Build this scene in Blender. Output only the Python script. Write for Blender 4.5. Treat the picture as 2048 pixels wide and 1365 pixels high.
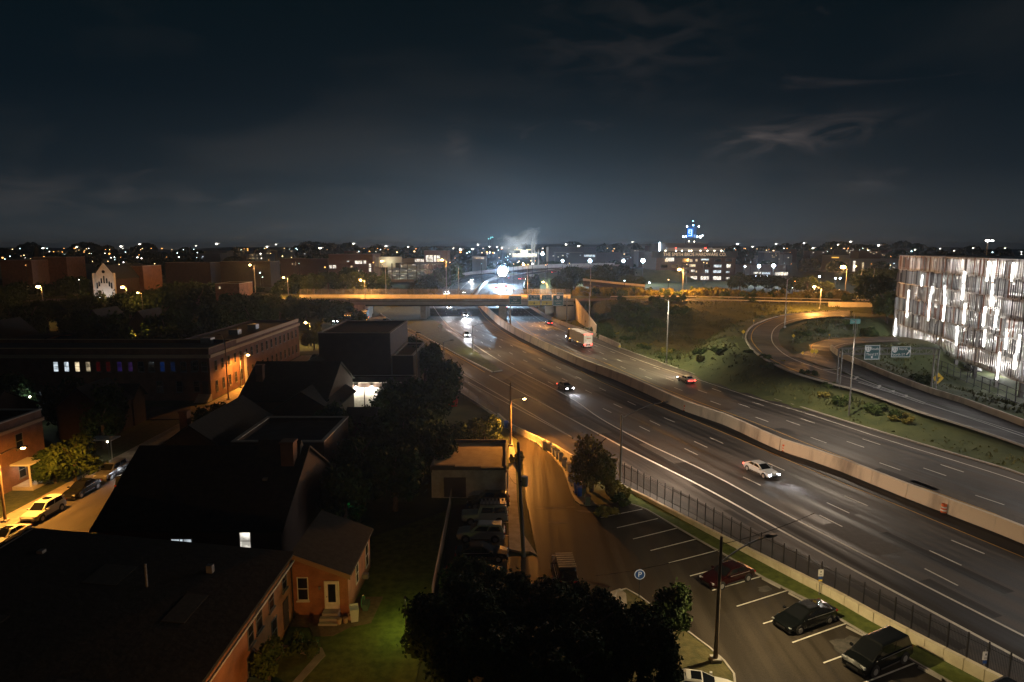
import bpy, math, random
import numpy as np
from mathutils import Vector, Matrix
S = bpy.context.scene
for o in list(bpy.data.objects): bpy.data.objects.remove(o)
COL = S.collection
R = math.radians
# ------------------------------------------------------------------ camera
CAM_H, FPX, HOR = 28.0, 1300.0, 495.0          # eye height (m), focal length and horizon row of the 2048 px frame
PITCH = math.atan((682.5 - HOR) / FPX)
cam = bpy.data.cameras.new('camera'); cam.sensor_width = 36; cam.lens = 36 * FPX / 2048
cam.clip_end = 20000; cam.clip_start = 0.5
co = bpy.data.objects.new('camera', cam); COL.objects.link(co)
co.location = (0, 0, CAM_H); co.rotation_euler = (math.pi / 2 - PITCH, 0, 0)
S.camera = co
# ------------------------------------------------------------------ sky: night, city glow on cloud
W = bpy.data.worlds.new('World'); S.world = W; W.use_nodes = True
nt = W.node_tree; nt.nodes.clear(); N = nt.nodes.new; LK = nt.links.new
def math_node(t, op, a, b=None, clamp=False):
    n = t.nodes.new('ShaderNodeMath'); n.operation = op; n.use_clamp = clamp
    for i, v in enumerate((a, b)):
        if v is None: continue
        if isinstance(v, (int, float)): n.inputs[i].default_value = v
        else: t.links.new(v, n.inputs[i])
    return n.outputs[0]
tc = N('ShaderNodeTexCoord'); sep = N('ShaderNodeSeparateXYZ'); LK(tc.outputs['Generated'], sep.inputs[0])
ramp = N('ShaderNodeValToRGB'); cr = ramp.color_ramp
el = [(0.0, (.030, .032, .034)), (.03, (.022, .028, .033)), (.10, (.0062, .0118, .0172)), (.20, (.0026, .0070, .0112)), (.36, (.0018, .0056, .0080)), (.7, (.0016, .0044, .0060)), (1, (.0034, .0042, .0055))]
while len(cr.elements) < len(el): cr.elements.new(.5)
for e, (p, c) in zip(cr.elements, el): e.position = p; e.color = (*c, 1)
LK(math_node(nt, 'MAXIMUM', sep.outputs[2], 0.0), ramp.inputs[0])
# glow of the town centre low on the horizon, ahead and a little left
hl = math_node(nt, 'SQRT', math_node(nt, 'ADD', math_node(nt, 'MULTIPLY', sep.outputs[0], sep.outputs[0]), math_node(nt, 'MULTIPLY', sep.outputs[1], sep.outputs[1])))
az = math_node(nt, 'DIVIDE', sep.outputs[0], math_node(nt, 'MAXIMUM', hl, .001))
g1 = math_node(nt, 'MULTIPLY', math_node(nt, 'MULTIPLY', az, az), -7.0)
g2 = math_node(nt, 'MULTIPLY', math_node(nt, 'MULTIPLY', sep.outputs[2], sep.outputs[2]), -60.0)
gl = math_node(nt, 'POWER', 2.718, math_node(nt, 'ADD', g1, g2))
gl = math_node(nt, 'MULTIPLY', gl, math_node(nt, 'GREATER_THAN', sep.outputs[1], 0.0))
glow = N('ShaderNodeMixRGB'); glow.blend_type = 'ADD'; glow.inputs[0].default_value = 1
gc = N('ShaderNodeMixRGB'); gc.blend_type = 'MULTIPLY'; gc.inputs[0].default_value = 1
LK(gl, gc.inputs[1]); gc.inputs[2].default_value = (.027, .042, .053, 1)
LK(ramp.outputs[0], glow.inputs[1]); LK(gc.outputs[0], glow.inputs[2])
mp = N('ShaderNodeMapping'); mp.inputs['Scale'].default_value = (1.3, 1.1, 4.2); LK(tc.outputs['Generated'], mp.inputs[0])
nz = N('ShaderNodeTexNoise'); nz.inputs['Scale'].default_value = 1.7; nz.inputs['Detail'].default_value = 7; nz.inputs['Roughness'].default_value = .52; nz.inputs['Distortion'].default_value = .5
LK(mp.outputs[0], nz.inputs[0])
cl = math_node(nt, 'MULTIPLY', math_node(nt, 'SUBTRACT', nz.outputs[0], .50), 5.0, True)
fade = math_node(nt, 'POWER', 2.718, math_node(nt, 'MULTIPLY', math_node(nt, 'MAXIMUM', sep.outputs[2], 0.0), -3.2))
cm = N('ShaderNodeMixRGB'); cm.blend_type = 'MULTIPLY'; cm.inputs[0].default_value = 1
LK(math_node(nt, 'MULTIPLY', cl, fade), cm.inputs[1]); cm.inputs[2].default_value = (.0150, .0120, .0095, 1)
# a few thin lit wisps
mp2 = N('ShaderNodeMapping'); mp2.inputs['Scale'].default_value = (3.2, 2.6, 11); mp2.inputs['Location'].default_value = (5.3, 2.2, 3.7); LK(tc.outputs['Generated'], mp2.inputs[0])
nz2 = N('ShaderNodeTexNoise'); nz2.inputs['Scale'].default_value = 1.6; nz2.inputs['Detail'].default_value = 6; nz2.inputs['Distortion'].default_value = .9
LK(mp2.outputs[0], nz2.inputs[0])
w2 = math_node(nt, 'MULTIPLY', math_node(nt, 'SUBTRACT', nz2.outputs[0], .64), 7.0, True)
wm = N('ShaderNodeMixRGB'); wm.blend_type = 'MULTIPLY'; wm.inputs[0].default_value = 1
LK(math_node(nt, 'MULTIPLY', w2, fade), wm.inputs[1]); wm.inputs[2].default_value = (.034, .025, .023, 1)
ad = N('ShaderNodeMixRGB'); ad.blend_type = 'ADD'; ad.inputs[0].default_value = 1; LK(glow.outputs[0], ad.inputs[1]); LK(cm.outputs[0], ad.inputs[2])
ad2 = N('ShaderNodeMixRGB'); ad2.blend_type = 'ADD'; ad2.inputs[0].default_value = 1; LK(ad.outputs[0], ad2.inputs[1]); LK(wm.outputs[0], ad2.inputs[2])
# the lit cloud scraps seen that night: right of centre, left of centre and low at left
blobs = None
for (bx, by, wx, wz, s) in ((1600, 275, .085, .020, 1.0), (1510, 268, .05, .012, .7), (912, 288, .018, .022, .8), (1745, 362, .035, .012, .6), (740, 388, .045, .009, .5), (480, 400, .05, .012, .35), (1250, 90, .13, .06, .28), (150, 400, .16, .03, .35), (1040, 265, .012, .008, .5), (600, 455, .08, .008, .3)):
    p_ = Vector(((bx - 1024) / FPX, math.cos(PITCH) - (by - 682.5) / FPX * math.sin(PITCH) * 1, -(math.sin(PITCH) + (by - 682.5) / FPX * math.cos(PITCH)))).normalized()
    ex = math_node(nt, 'DIVIDE', math_node(nt, 'SUBTRACT', sep.outputs[0], p_.x), wx); ez = math_node(nt, 'DIVIDE', math_node(nt, 'SUBTRACT', math_node(nt, 'SUBTRACT', sep.outputs[2], p_.z), math_node(nt, 'MULTIPLY', math_node(nt, 'SUBTRACT', sep.outputs[0], p_.x), .12 if wx < .1 and bx > 1400 else 0)), wz)
    g_ = math_node(nt, 'MULTIPLY', math_node(nt, 'POWER', 2.718, math_node(nt, 'MULTIPLY', math_node(nt, 'ADD', math_node(nt, 'MULTIPLY', ex, ex), math_node(nt, 'MULTIPLY', ez, ez)), -1.0)), s)
    blobs = g_ if blobs is None else math_node(nt, 'ADD', blobs, g_)
mp3 = N('ShaderNodeMapping'); mp3.inputs['Scale'].default_value = (9, 7, 30); mp3.inputs['Rotation'].default_value = (0, R(14), 0); LK(tc.outputs['Generated'], mp3.inputs[0])
nz3 = N('ShaderNodeTexNoise'); nz3.inputs['Scale'].default_value = 1.3; nz3.inputs['Detail'].default_value = 7; nz3.inputs['Distortion'].default_value = 1.2; LK(mp3.outputs[0], nz3.inputs[0])
w3 = math_node(nt, 'MULTIPLY', math_node(nt, 'MULTIPLY', math_node(nt, 'SUBTRACT', nz3.outputs[0], .40), 4.0, True), math_node(nt, 'MULTIPLY', blobs, math_node(nt, 'GREATER_THAN', sep.outputs[1], 0.0)))
wm3 = N('ShaderNodeMixRGB'); wm3.blend_type = 'MULTIPLY'; wm3.inputs[0].default_value = 1; LK(w3, wm3.inputs[1]); wm3.inputs[2].default_value = (.040, .030, .026, 1)
ad3 = N('ShaderNodeMixRGB'); ad3.blend_type = 'ADD'; ad3.inputs[0].default_value = 1; LK(ad2.outputs[0], ad3.inputs[1]); LK(wm3.outputs[0], ad3.inputs[2]); ad2 = ad3
bg = N('ShaderNodeBackground'); LK(ad2.outputs[0], bg.inputs[0]); bg.inputs[1].default_value = 1.0
wo = N('ShaderNodeOutputWorld'); LK(bg.outputs[0], wo.inputs[0])
S.view_settings.view_transform = 'Standard'; S.view_settings.look = 'None'
S.view_settings.exposure = 0; S.view_settings.gamma = 1; S.view_settings.use_curve_mapping = False
S.cycles.max_bounces = 5; S.cycles.diffuse_bounces = 2; S.cycles.glossy_bounces = 2; S.cycles.transmission_bounces = 2; S.cycles.volume_bounces = 0
S.cycles.transparent_max_bounces = 6; S.cycles.sample_clamp_indirect = 2.0; S.cycles.caustics_reflective = False; S.cycles.caustics_refractive = False
S.cycles.use_light_tree = True
S.cycles.use_denoising = True
# ------------------------------------------------------------------ site survey: turns a bearing into a point on the ground at height z
def G(px, py, z=0.0):
    u = (px - 1024) / FPX; v = (py - 682.5) / FPX
    d = math.sin(PITCH) + v * math.cos(PITCH); w = math.cos(PITCH) - v * math.sin(PITCH)
    t = (CAM_H - z) / d
    return Vector((u * t, w * t, z))
def AY(px, py, Y):                                # the point of that bearing at distance Y ahead
    u = (px - 1024) / FPX; v = (py - 682.5) / FPX
    d = math.sin(PITCH) + v * math.cos(PITCH); w = math.cos(PITCH) - v * math.sin(PITCH)
    t = Y / w
    return Vector((u * t, Y, CAM_H - d * t))
# ------------------------------------------------------------------ materials
MATS = {}
def mat(name, c, rough=.8, metal=0, c2=None, scale=1.0, bump=0, stretch=None, det=5, lo=.38, hi=.64, spec=None, coat=0):
    if name in MATS: return MATS[name]
    m = bpy.data.materials.new(name); m.use_nodes = True; t = m.node_tree; b = t.nodes['Principled BSDF']
    b.inputs['Base Color'].default_value = (*c, 1); b.inputs['Roughness'].default_value = rough; b.inputs['Metallic'].default_value = metal
    if spec is not None: b.inputs['Specular IOR Level'].default_value = spec
    if coat: b.inputs['Coat Weight'].default_value = coat
    if c2 or bump:
        g = t.nodes.new('ShaderNodeNewGeometry'); mpn = t.nodes.new('ShaderNodeMapping'); t.links.new(g.outputs['Position'], mpn.inputs[0])
        if stretch: mpn.inputs['Rotation'].default_value = (0, 0, stretch[3]); 
        if stretch: mpn.inputs['Scale'].default_value = stretch[:3]
        n = t.nodes.new('ShaderNodeTexNoise'); n.inputs['Scale'].default_value = scale; n.inputs['Detail'].default_value = det; n.inputs['Roughness'].default_value = .6
        t.links.new(mpn.outputs[0], n.inputs[0])
        if c2:
            r = t.nodes.new('ShaderNodeValToRGB'); r.color_ramp.elements[0].position = lo; r.color_ramp.elements[1].position = hi
            r.color_ramp.elements[0].color = (*c, 1); r.color_ramp.elements[1].color = (*c2, 1)
            t.links.new(n.outputs[0], r.inputs[0]); t.links.new(r.outputs[0], b.inputs['Base Color'])
        if bump:
            bp = t.nodes.new('ShaderNodeBump'); bp.inputs['Strength'].default_value = bump; bp.inputs['Distance'].default_value = .1
            t.links.new(n.outputs[0], bp.inputs['Height']); t.links.new(bp.outputs[0], b.inputs['Normal'])
    MATS[name] = m; return m
def emat(name, c, s, mottled=False):
    if name in MATS: return MATS[name]
    m = bpy.data.materials.new(name); m.use_nodes = True; t = m.node_tree; b = t.nodes['Principled BSDF']
    b.inputs['Base Color'].default_value = (*[min(1, x) * .3 for x in c], 1); b.inputs['Emission Color'].default_value = (*c, 1); b.inputs['Emission Strength'].default_value = s
    if mottled:
        g = t.nodes.new('ShaderNodeNewGeometry'); n = t.nodes.new('ShaderNodeTexNoise'); n.inputs['Scale'].default_value = .9; n.inputs['Detail'].default_value = 3
        t.links.new(g.outputs['Position'], n.inputs[0])
        r = t.nodes.new('ShaderNodeValToRGB'); r.color_ramp.elements[0].position = .4; r.color_ramp.elements[1].position = .6
        r.color_ramp.elements[0].color = (*[x * .25 for x in c], 1); r.color_ramp.elements[1].color = (*c, 1)
        t.links.new(n.outputs[0], r.inputs[0]); t.links.new(r.outputs[0], b.inputs['Emission Color'])
    MATS[name] = m; return m
def brick_mat(name, c1, c2, mortar, scale=1.0):
    if name in MATS: return MATS[name]
    m = bpy.data.materials.new(name); m.use_nodes = True; t = m.node_tree; b = t.nodes['Principled BSDF']; b.inputs['Roughness'].default_value = .9
    g = t.nodes.new('ShaderNodeNewGeometry'); sp = t.nodes.new('ShaderNodeSeparateXYZ'); t.links.new(g.outputs['Position'], sp.inputs[0])
    cb = t.nodes.new('ShaderNodeCombineXYZ'); t.links.new(math_node(t, 'ADD', sp.outputs[0], sp.outputs[1]), cb.inputs[0]); t.links.new(sp.outputs[2], cb.inputs[1])
    bt = t.nodes.new('ShaderNodeTexBrick'); bt.inputs['Scale'].default_value = 4.2 * scale; t.links.new(cb.outputs[0], bt.inputs[0])
    bt.inputs['Color1'].default_value = (*c1, 1); bt.inputs['Color2'].default_value = (*c2, 1); bt.inputs['Mortar'].default_value = (*mortar, 1); bt.inputs['Mortar Size'].default_value = .02
    n = t.nodes.new('ShaderNodeTexNoise'); n.inputs['Scale'].default_value = .8; n.inputs['Detail'].default_value = 6; t.links.new(g.outputs['Position'], n.inputs[0])
    mx = t.nodes.new('ShaderNodeMixRGB'); mx.blend_type = 'MULTIPLY'; mx.inputs[0].default_value = .7
    r = t.nodes.new('ShaderNodeValToRGB'); r.color_ramp.elements[0].position = .3; r.color_ramp.elements[0].color = (.45, .43, .4, 1); r.color_ramp.elements[1].position = .65
    t.links.new(n.outputs[0], r.inputs[0]); t.links.new(bt.outputs[0], mx.inputs[1]); t.links.new(r.outputs[0], mx.inputs[2]); t.links.new(mx.outputs[0], b.inputs['Base Color'])
    bp = t.nodes.new('ShaderNodeBump'); bp.inputs['Strength'].default_value = .3; bp.inputs['Distance'].default_value = .02; t.links.new(bt.outputs[1], bp.inputs['Height']); bp.invert = True; t.links.new(bp.outputs[0], b.inputs['Normal'])
    MATS[name] = m; return m
def road_mat(name, c, c2, ang, spec=.35):
    """asphalt: wheel-track streaks along the road, large patches, cracks and fine grain"""
    m = bpy.data.materials.new(name); m.use_nodes = True; t = m.node_tree; b = t.nodes['Principled BSDF']; b.inputs['Specular IOR Level'].default_value = spec
    g = t.nodes.new('ShaderNodeNewGeometry')
    def noise(sc, rot, s, det):
        r0 = t.nodes.new('ShaderNodeMapping'); r0.inputs['Rotation'].default_value = (0, 0, rot); t.links.new(g.outputs['Position'], r0.inputs[0])
        mpn = t.nodes.new('ShaderNodeMapping'); mpn.inputs['Scale'].default_value = sc; t.links.new(r0.outputs[0], mpn.inputs[0])
        n = t.nodes.new('ShaderNodeTexNoise'); n.inputs['Scale'].default_value = s; n.inputs['Detail'].default_value = det; t.links.new(mpn.outputs[0], n.inputs[0]); return n.outputs[0]
    a = noise((1, .018, 1), -ang, .85, 4); p = noise((1, 1, 1), 0, .09, 5); f = noise((1, 1, 1), 0, 9, 3)
    h = math_node(t, 'ADD', math_node(t, 'MULTIPLY', a, .60), math_node(t, 'ADD', math_node(t, 'MULTIPLY', p, .27), math_node(t, 'MULTIPLY', f, .13)))
    r = t.nodes.new('ShaderNodeValToRGB'); r.color_ramp.elements[0].position = .455; r.color_ramp.elements[1].position = .555
    r.color_ramp.elements[0].color = (*c, 1); r.color_ramp.elements[1].color = (*c2, 1); t.links.new(h, r.inputs[0]); t.links.new(r.outputs[0], b.inputs['Base Color'])
    rr = t.nodes.new('ShaderNodeMapRange'); rr.inputs[1].default_value = .4; rr.inputs[2].default_value = .6; rr.inputs[3].default_value = .5; rr.inputs[4].default_value = .78
    t.links.new(a, rr.inputs[0]); t.links.new(rr.outputs[0], b.inputs['Roughness'])
    bp = t.nodes.new('ShaderNodeBump'); bp.inputs['Strength'].default_value = .25; bp.inputs['Distance'].default_value = .03; t.links.new(f, bp.inputs['Height']); t.links.new(bp.outputs[0], b.inputs['Normal'])
    MATS[name] = m; return m
# ------------------------------------------------------------------ mesh helpers
class MB:
    def __init__(s): s.v = []; s.f = []
    def quad(s, a, b, c, d):
        n = len(s.v); s.v += [tuple(a), tuple(b), tuple(c), tuple(d)]; s.f.append((n, n + 1, n + 2, n + 3))
    def tri(s, a, b, c):
        n = len(s.v); s.v += [tuple(a), tuple(b), tuple(c)]; s.f.append((n, n + 1, n + 2))
    def hexa(s, p):                                # 8 points: bottom 4 ccw, top 4 ccw
        n = len(s.v); s.v += [tuple(q) for q in p]
        s.f += [(n + 3, n + 2, n + 1, n), (n + 4, n + 5, n + 6, n + 7), (n, n + 1, n + 5, n + 4), (n + 1, n + 2, n + 6, n + 5), (n + 2, n + 3, n + 7, n + 6), (n + 3, n, n + 4, n + 7)]
    def box(s, x0, x1, y0, y1, z0, z1):
        s.hexa([(x0, y0, z0), (x1, y0, z0), (x1, y1, z0), (x0, y1, z0), (x0, y0, z1), (x1, y0, z1), (x1, y1, z1), (x0, y1, z1)]); return s
    def obox(s, c, sx, sy, sz, ang=0):             # centre of the bottom, turned about z
        ca, sa = math.cos(ang), math.sin(ang); p = []
        for z in (0, sz):
            for x, y in ((-1, -1), (1, -1), (1, 1), (-1, 1)):
                X, Y = x * sx / 2, y * sy / 2; p.append((c[0] + X * ca - Y * sa, c[1] + X * sa + Y * ca, c[2] + z))
        s.hexa(p); return s
    def tube(s, a, b, r0, r1=None, n=8, cap=True):
        a = Vector(a); b = Vector(b); r1 = r0 if r1 is None else r1; d = (b - a).normalized()
        x = d.orthogonal().normalized(); y = d.cross(x); k = len(s.v)
        for i in range(n):
            t = 2 * math.pi * i / n; o = x * math.cos(t) + y * math.sin(t); s.v.append(tuple(a + o * r0)); s.v.append(tuple(b + o * r1))
        for i in range(n):
            j = (i + 1) % n; s.f.append((k + 2 * i, k + 2 * j, k + 2 * j + 1, k + 2 * i + 1))
        if cap: s.f.append(tuple(k + 2 * i for i in range(n))[::-1]); s.f.append(tuple(k + 2 * i + 1 for i in range(n)))
        return s
    def prism(s, poly, z0, z1):
        n = len(s.v); m = len(poly); s.v += [(p[0], p[1], z0) for p in poly] + [(p[0], p[1], z1) for p in poly]
        s.f.append(tuple(range(n + m - 1, n - 1, -1))); s.f.append(tuple(range(n + m, n + 2 * m)))
        for i in range(m):
            j = (i + 1) % m; s.f.append((n + i, n + j, n + m + j, n + m + i))
        return s
    def loft(s, rings, cap=True, close=True):
        k = len(s.v); m = len(rings[0])
        for r in rings: s.v += [tuple(p) for p in r]
        for a in range(len(rings) - 1):
            for i in range(m if close else m - 1):
                j = (i + 1) % m; s.f.append((k + a * m + i, k + a * m + j, k + (a + 1) * m + j, k + (a + 1) * m + i))
        if cap: s.f.append(tuple(range(k + m - 1, k - 1, -1))); s.f.append(tuple(k + (len(rings) - 1) * m + i for i in range(m)))
        return s
    def sphere(s, c, r, n=8, m=5, sz=1):
        rings = []
        for a in range(m + 1):
            t = math.pi * a / m; rr = max(r * math.sin(t), r * .02); rings.append([(c[0] + rr * math.cos(2 * math.pi * i / n), c[1] + rr * math.sin(2 * math.pi * i / n), c[2] - r * sz * math.cos(t)) for i in range(n)])
        return s.loft(rings)
    def mesh(s, name, m, smooth=False):
        me = bpy.data.meshes.new(name); me.from_pydata(s.v, [], s.f); me.update()
        if m: me.materials.append(m)
        if smooth: me.shade_smooth()
        return me
    def build(s, name, m, parent=None, loc=None, rz=0, smooth=False, bevel=0):
        return link(name, s.mesh(name, m, smooth), parent, loc, rz, bevel)
def link(name, me, parent=None, loc=None, rz=0, bevel=0):
    o = bpy.data.objects.new(name, me); COL.objects.link(o)
    if parent: o.parent = parent
    if loc is not None: o.location = loc
    o.rotation_euler[2] = rz
    if bevel:
        b = o.modifiers.new('bevel', 'BEVEL'); b.width = bevel; b.segments = 2; b.limit_method = 'ANGLE'
    return o
def tag(o, label, cat, group=None):
    o['label'] = label; o['category'] = cat
    if group: o['group'] = group
    return o
def thing(name, label, cat, loc=(0, 0, 0), rz=0, group=None):
    o = bpy.data.objects.new(name, None); COL.objects.link(o); o.location = loc; o.rotation_euler[2] = rz; o.empty_display_size = .2
    return tag(o, label, cat, group)
def kind(o, k): o['kind'] = k; return o
def copy_tree(o, parent=None):
    c = o.copy(); COL.objects.link(c)
    if parent: c.parent = parent
    for ch in [x for x in o.children]: copy_tree(ch, c)
    return c
def lamp(loc, e, c=(1, .9, .8), r=.15, spot=None, aim=(0, 0, -1), blend=.5, parent=None, name='light_source'):
    l = bpy.data.lights.new(name, 'SPOT' if spot else 'POINT'); l.energy = e; l.color = c; l.shadow_soft_size = r
    o = bpy.data.objects.new(name, l); COL.objects.link(o); o.location = loc
    if spot: l.spot_size = R(spot); l.spot_blend = blend; o.rotation_euler = Vector(aim).to_track_quat('-Z', 'Y').to_euler()
    if parent: o.parent = parent
    return o
NA, WH = (1, .47, .10), (.95, .98, 1)
SODIUM = (1, .42, .09); LEDW = (.80, .90, 1); WARM = (1, .82, .60)
E_SOD = emat('sodium_lens', (1, .62, .22), 30); E_LED = emat('cool_led_lens', (.72, .88, 1), 40); E_WARM = emat('warm_lens', (1, .86, .6), 16)
E_WIN = emat('lit_room_warm', (1, .80, .50), 1.1, True); E_WIN2 = emat('lit_room_white', (1, .93, .80), 1.6, True); E_WINC = emat('lit_room_cool', (.8, .92, 1), 1.2, True)
E_RED = emat('tail_lamp_lit', (1, .05, .03), 14); E_HEAD = emat('head_lamp_lit', (.92, .95, 1), 60); E_AMB = emat('amber_marker', (1, .45, .08), 12)
CONC = mat('concrete', (.30, .28, .25), .85, c2=(.40, .37, .33), scale=.7, bump=.15)
CONC_ST = mat('stained_wall_concrete', (.27, .23, .19), .85, c2=(.62, .54, .43), scale=.30, bump=.1, det=8, lo=.3, hi=.5, stretch=(1, 1, .25, 0))
STEEL = mat('galvanised_steel', (.30, .30, .29), .5, .6, c2=(.22, .22, .22), scale=3)
DARKM = mat('dark_metal', (.03, .03, .032), .5, .4)
WOODP = mat('weathered_pole_wood', (.13, .09, .06), .9, c2=(.20, .15, .10), scale=3, bump=.3, stretch=(1, 1, .1, 0))
ROOF = mat('dark_shingle', (.007, .009, .009), .95, c2=(.018, .019, .018), scale=2.2, bump=.3)
ROOFM = mat('membrane_roof', (.012, .014, .017), .85, c2=(.028, .030, .034), scale=.5)
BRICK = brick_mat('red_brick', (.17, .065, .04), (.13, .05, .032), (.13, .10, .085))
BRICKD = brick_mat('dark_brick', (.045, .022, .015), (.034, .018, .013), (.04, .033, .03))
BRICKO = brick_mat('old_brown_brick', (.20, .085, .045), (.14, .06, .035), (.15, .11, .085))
WHITEP = mat('white_paint', (.75, .74, .70), .6, c2=(.62, .60, .56), scale=2)
LINEW = mat('road_paint_white', (.70, .68, .62), .7, c2=(.48, .46, .42), scale=4, lo=.3, hi=.75)
LINEY = mat('road_paint_yellow', (.62, .36, .05), .7, c2=(.42, .24, .05), scale=4, lo=.3, hi=.75)
GLASSD = mat('dark_window_glass', (.012, .014, .018), .08, spec=.6)
BLACK = mat('black_rubber', (.012, .012, .012), .85)
LEAF = mat('leaf_green', (.030, .055, .014), .7, spec=.12, c2=(.075, .105, .028), scale=1.3, lo=.35, hi=.65)
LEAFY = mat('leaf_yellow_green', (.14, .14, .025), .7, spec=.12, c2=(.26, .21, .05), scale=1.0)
LEAFD = mat('leaf_dark_green', (.018, .036, .012), .8, spec=.06, c2=(.035, .06, .018), scale=1.1)
BARK = mat('tree_bark', (.06, .045, .035), .95, c2=(.10, .08, .06), scale=5, bump=.5)
# ================================================================== TERRAIN AND ROADS
def ss(t): t = np.clip(t, 0, 1); return t * t * (3 - 2 * t)
def P3(l): return [G(a, b, c) for a, b, c in l]
RA_OUT = P3([(1700, 622, 7.9), (1671, 622, 7.8), (1600, 627, 7.4), (1547, 636, 7), (1507, 652, 6.4), (1493, 671, 6), (1499, 690, 5.4), (1524, 714, 5), (1578, 742, 4.2), (1650, 764, 3.4), (1725, 784, 2.8), (1831, 821, 2), (1952, 859, 1.4), (2048, 892, 1), (2180, 940, .6)])
RA_IN = P3([(1700, 634, 7.9), (1671, 633, 7.8), (1610, 638, 7.4), (1575, 648, 7), (1560, 660, 6.4), (1556, 676, 6), (1562, 692, 5.4), (1590, 714, 5), (1640, 733, 4.2), (1700, 752, 3.4), (1754, 770, 2.8), (1880, 812, 2), (1990, 846, 1.4), (2090, 878, 1), (2230, 925, .6)])
RB_L = P3([(1790, 674, 5.2), (1757, 674, 5.2), (1687, 677, 5.1), (1645, 681, 5), (1618, 690, 4.8), (1622, 706, 4.4), (1650, 722, 4), (1687, 742, 3.5), (1757, 770, 2.8), (1848, 800, 2.1), (1960, 838, 1.4), (2100, 885, .9)])
RB_R = P3([(1800, 684, 5.2), (1760, 685, 5.2), (1712, 688, 5.1), (1690, 692, 5), (1676, 700, 4.8), (1690, 712, 4.4), (1716, 724, 4), (1745, 736, 3.5), (1797, 758, 2.8), (1874, 787, 2.1), (1960, 815, 1.4), (2130, 878, .9)])
HS = [((846, 611, 0), (938, 611, 0), (1062, 611, 0)), ((853, 590, 3.2), (953, 590, 3.2), (1052, 590, 3)), ((864, 574, 5), (964, 575, 5), (1046, 576, 5)),
      ((887, 562, 7), (973, 566, 6.5), (1049, 564, 6.5)), ((908, 557, 8), (985, 560, 7.5), (1066, 557, 8)), ((940, 550, 10), (1002, 554.4, 9), (1090, 553, 8.5)),
      ((996, 544.5, 12), (1037, 548.5, 10), (1119, 551, 9)), ((1049, 538, 14), (1096, 540, 13), (1160, 544, 11)), ((1119, 534.5, 15), (1160, 535.6, 14), (1220, 540, 12)), ((1230, 532, 15.5), (1240, 533.5, 15), (1300, 537, 13))]
HL = [G(*s[0]) for s in HS]; HC = [G(*s[1]) for s in HS]; HR = [G(*s[2]) for s in HS]
YR = [(-3000, 252), (20, 252), (60, 247), (125, 228), (180, 205), (320, 140), (3000, 140)]
def yroad(x): return np.interp(x, [a for a, b in YR], [b for a, b in YR])
def seg_field(X, Y, pts):
    best = np.full(X.shape, 1e9); z = np.zeros(X.shape)
    for a, b in zip(pts, pts[1:]):
        dx, dy = b[0] - a[0], b[1] - a[1]; L2 = dx * dx + dy * dy
        t = np.clip(((X - a[0]) * dx + (Y - a[1]) * dy) / L2, 0, 1)
        d = np.hypot(X - a[0] - t * dx, Y - a[1] - t * dy); m = d < best
        best = np.where(m, d, best); z = np.where(m, a[2] + t * (b[2] - a[2]), z)
    return best, z
def mid(A, B): return [(a + b) / 2 for a, b in zip(A, B)]
def terrain(X, Y, rough=True):
    X = np.asarray(X, float); Y = np.asarray(Y, float)
    yr = yroad(X)
    L = np.where(X > 25, 62, 20)
    south = 8 * (1 - ss((yr - Y) / L))
    north = 8 - 2 * ss((Y - yr - 15) / 60)
    T = np.where(Y < yr, south, np.where(Y < yr + 15, np.interp(X, [23, 40, 60, 90], [7.0, 7.2, 7.6, 7.9]), north))
    gap = ss((X + 62) / 6) * (1 - ss((X - 20) / 3))           # the cutting under the bridge
    far = 6 * ss((Y - 300) / 90)
    T = T * (1 - gap) + far * gap
    T = np.where((X < -70), T * ss((Y - 190) / 45) + 0, T)
    if rough:
        hump = (np.sin(X * .21) * np.cos(Y * .17 + 1) + .5 * np.sin(X * .43 + Y * .31)) * .2
        T = T + hump * ss((X - 20) / 20) * ss((Y - 90) / 20) * (Y < 300)
    for A, B, fade in ((RA_OUT, RA_IN, 11), (RB_L, RB_R, 10)):
        c = mid(A, B); hw = 8.5; d, z = seg_field(X, Y, c); w = 1 - ss((d - hw) / fade); T = T * (1 - w) + (z - .3) * w
    c = [(a + b) / 2 for a, b in zip(HL, HR)]
    d, z = seg_field(X, Y, c); w = (1 - ss((d - 34) / 16)) * (Y > 300); T = T * (1 - w) + (z - 1.2) * w
    # the flat corridor of the carriageways, lot and streets
    ex = np.interp(Y, [0, 40, 55, 90, 105, 160, 200, 252], [60, 58, 62.5, 50, 70, 38, 29, 24])
    hwy = (1 - ss((X - np.interp(Y, [0, 60, 85, 105, 125, 160, 200, 252], [75, 70, 60, 52, 44, 31, 25, 23])) / 12)) * (Y < 262)
    T = T * (1 - hwy) + (-.12) * hwy
    return T
xs = np.concatenate([[-5200, -3000, -1500, -800, -450, -300, -240], np.arange(-200, 240, 3.0), [250, 300, 400, 600, 1000, 1800, 3200, 5200]])
ys = np.concatenate([[-300, -100, -30, 0], np.arange(12, 420, 3.0), [430, 450, 480, 520, 580, 660, 760, 900, 1200, 1800, 3000, 5600]])
XX, YY = np.meshgrid(xs, ys); ZZ = terrain(XX, YY)
nx, ny = len(xs), len(ys)
gv = np.stack([XX.ravel(), YY.ravel(), ZZ.ravel()], 1).tolist()
gf = [(j * nx + i, j * nx + i + 1, (j + 1) * nx + i + 1, (j + 1) * nx + i) for j in range(ny - 1) for i in range(nx - 1)]
GRASS = mat('grass_ground', (.028, .045, .010), .95, c2=(.080, .092, .028), scale=.22, bump=1, det=12, lo=.3, hi=.66)
me = bpy.data.meshes.new('ground'); me.from_pydata(gv, [], gf); me.materials.append(GRASS); me.shade_smooth()
ground = kind(link('ground', me), 'structure')
def tz(x, y): return float(terrain(np.array([x]), np.array([y]))[0])
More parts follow.
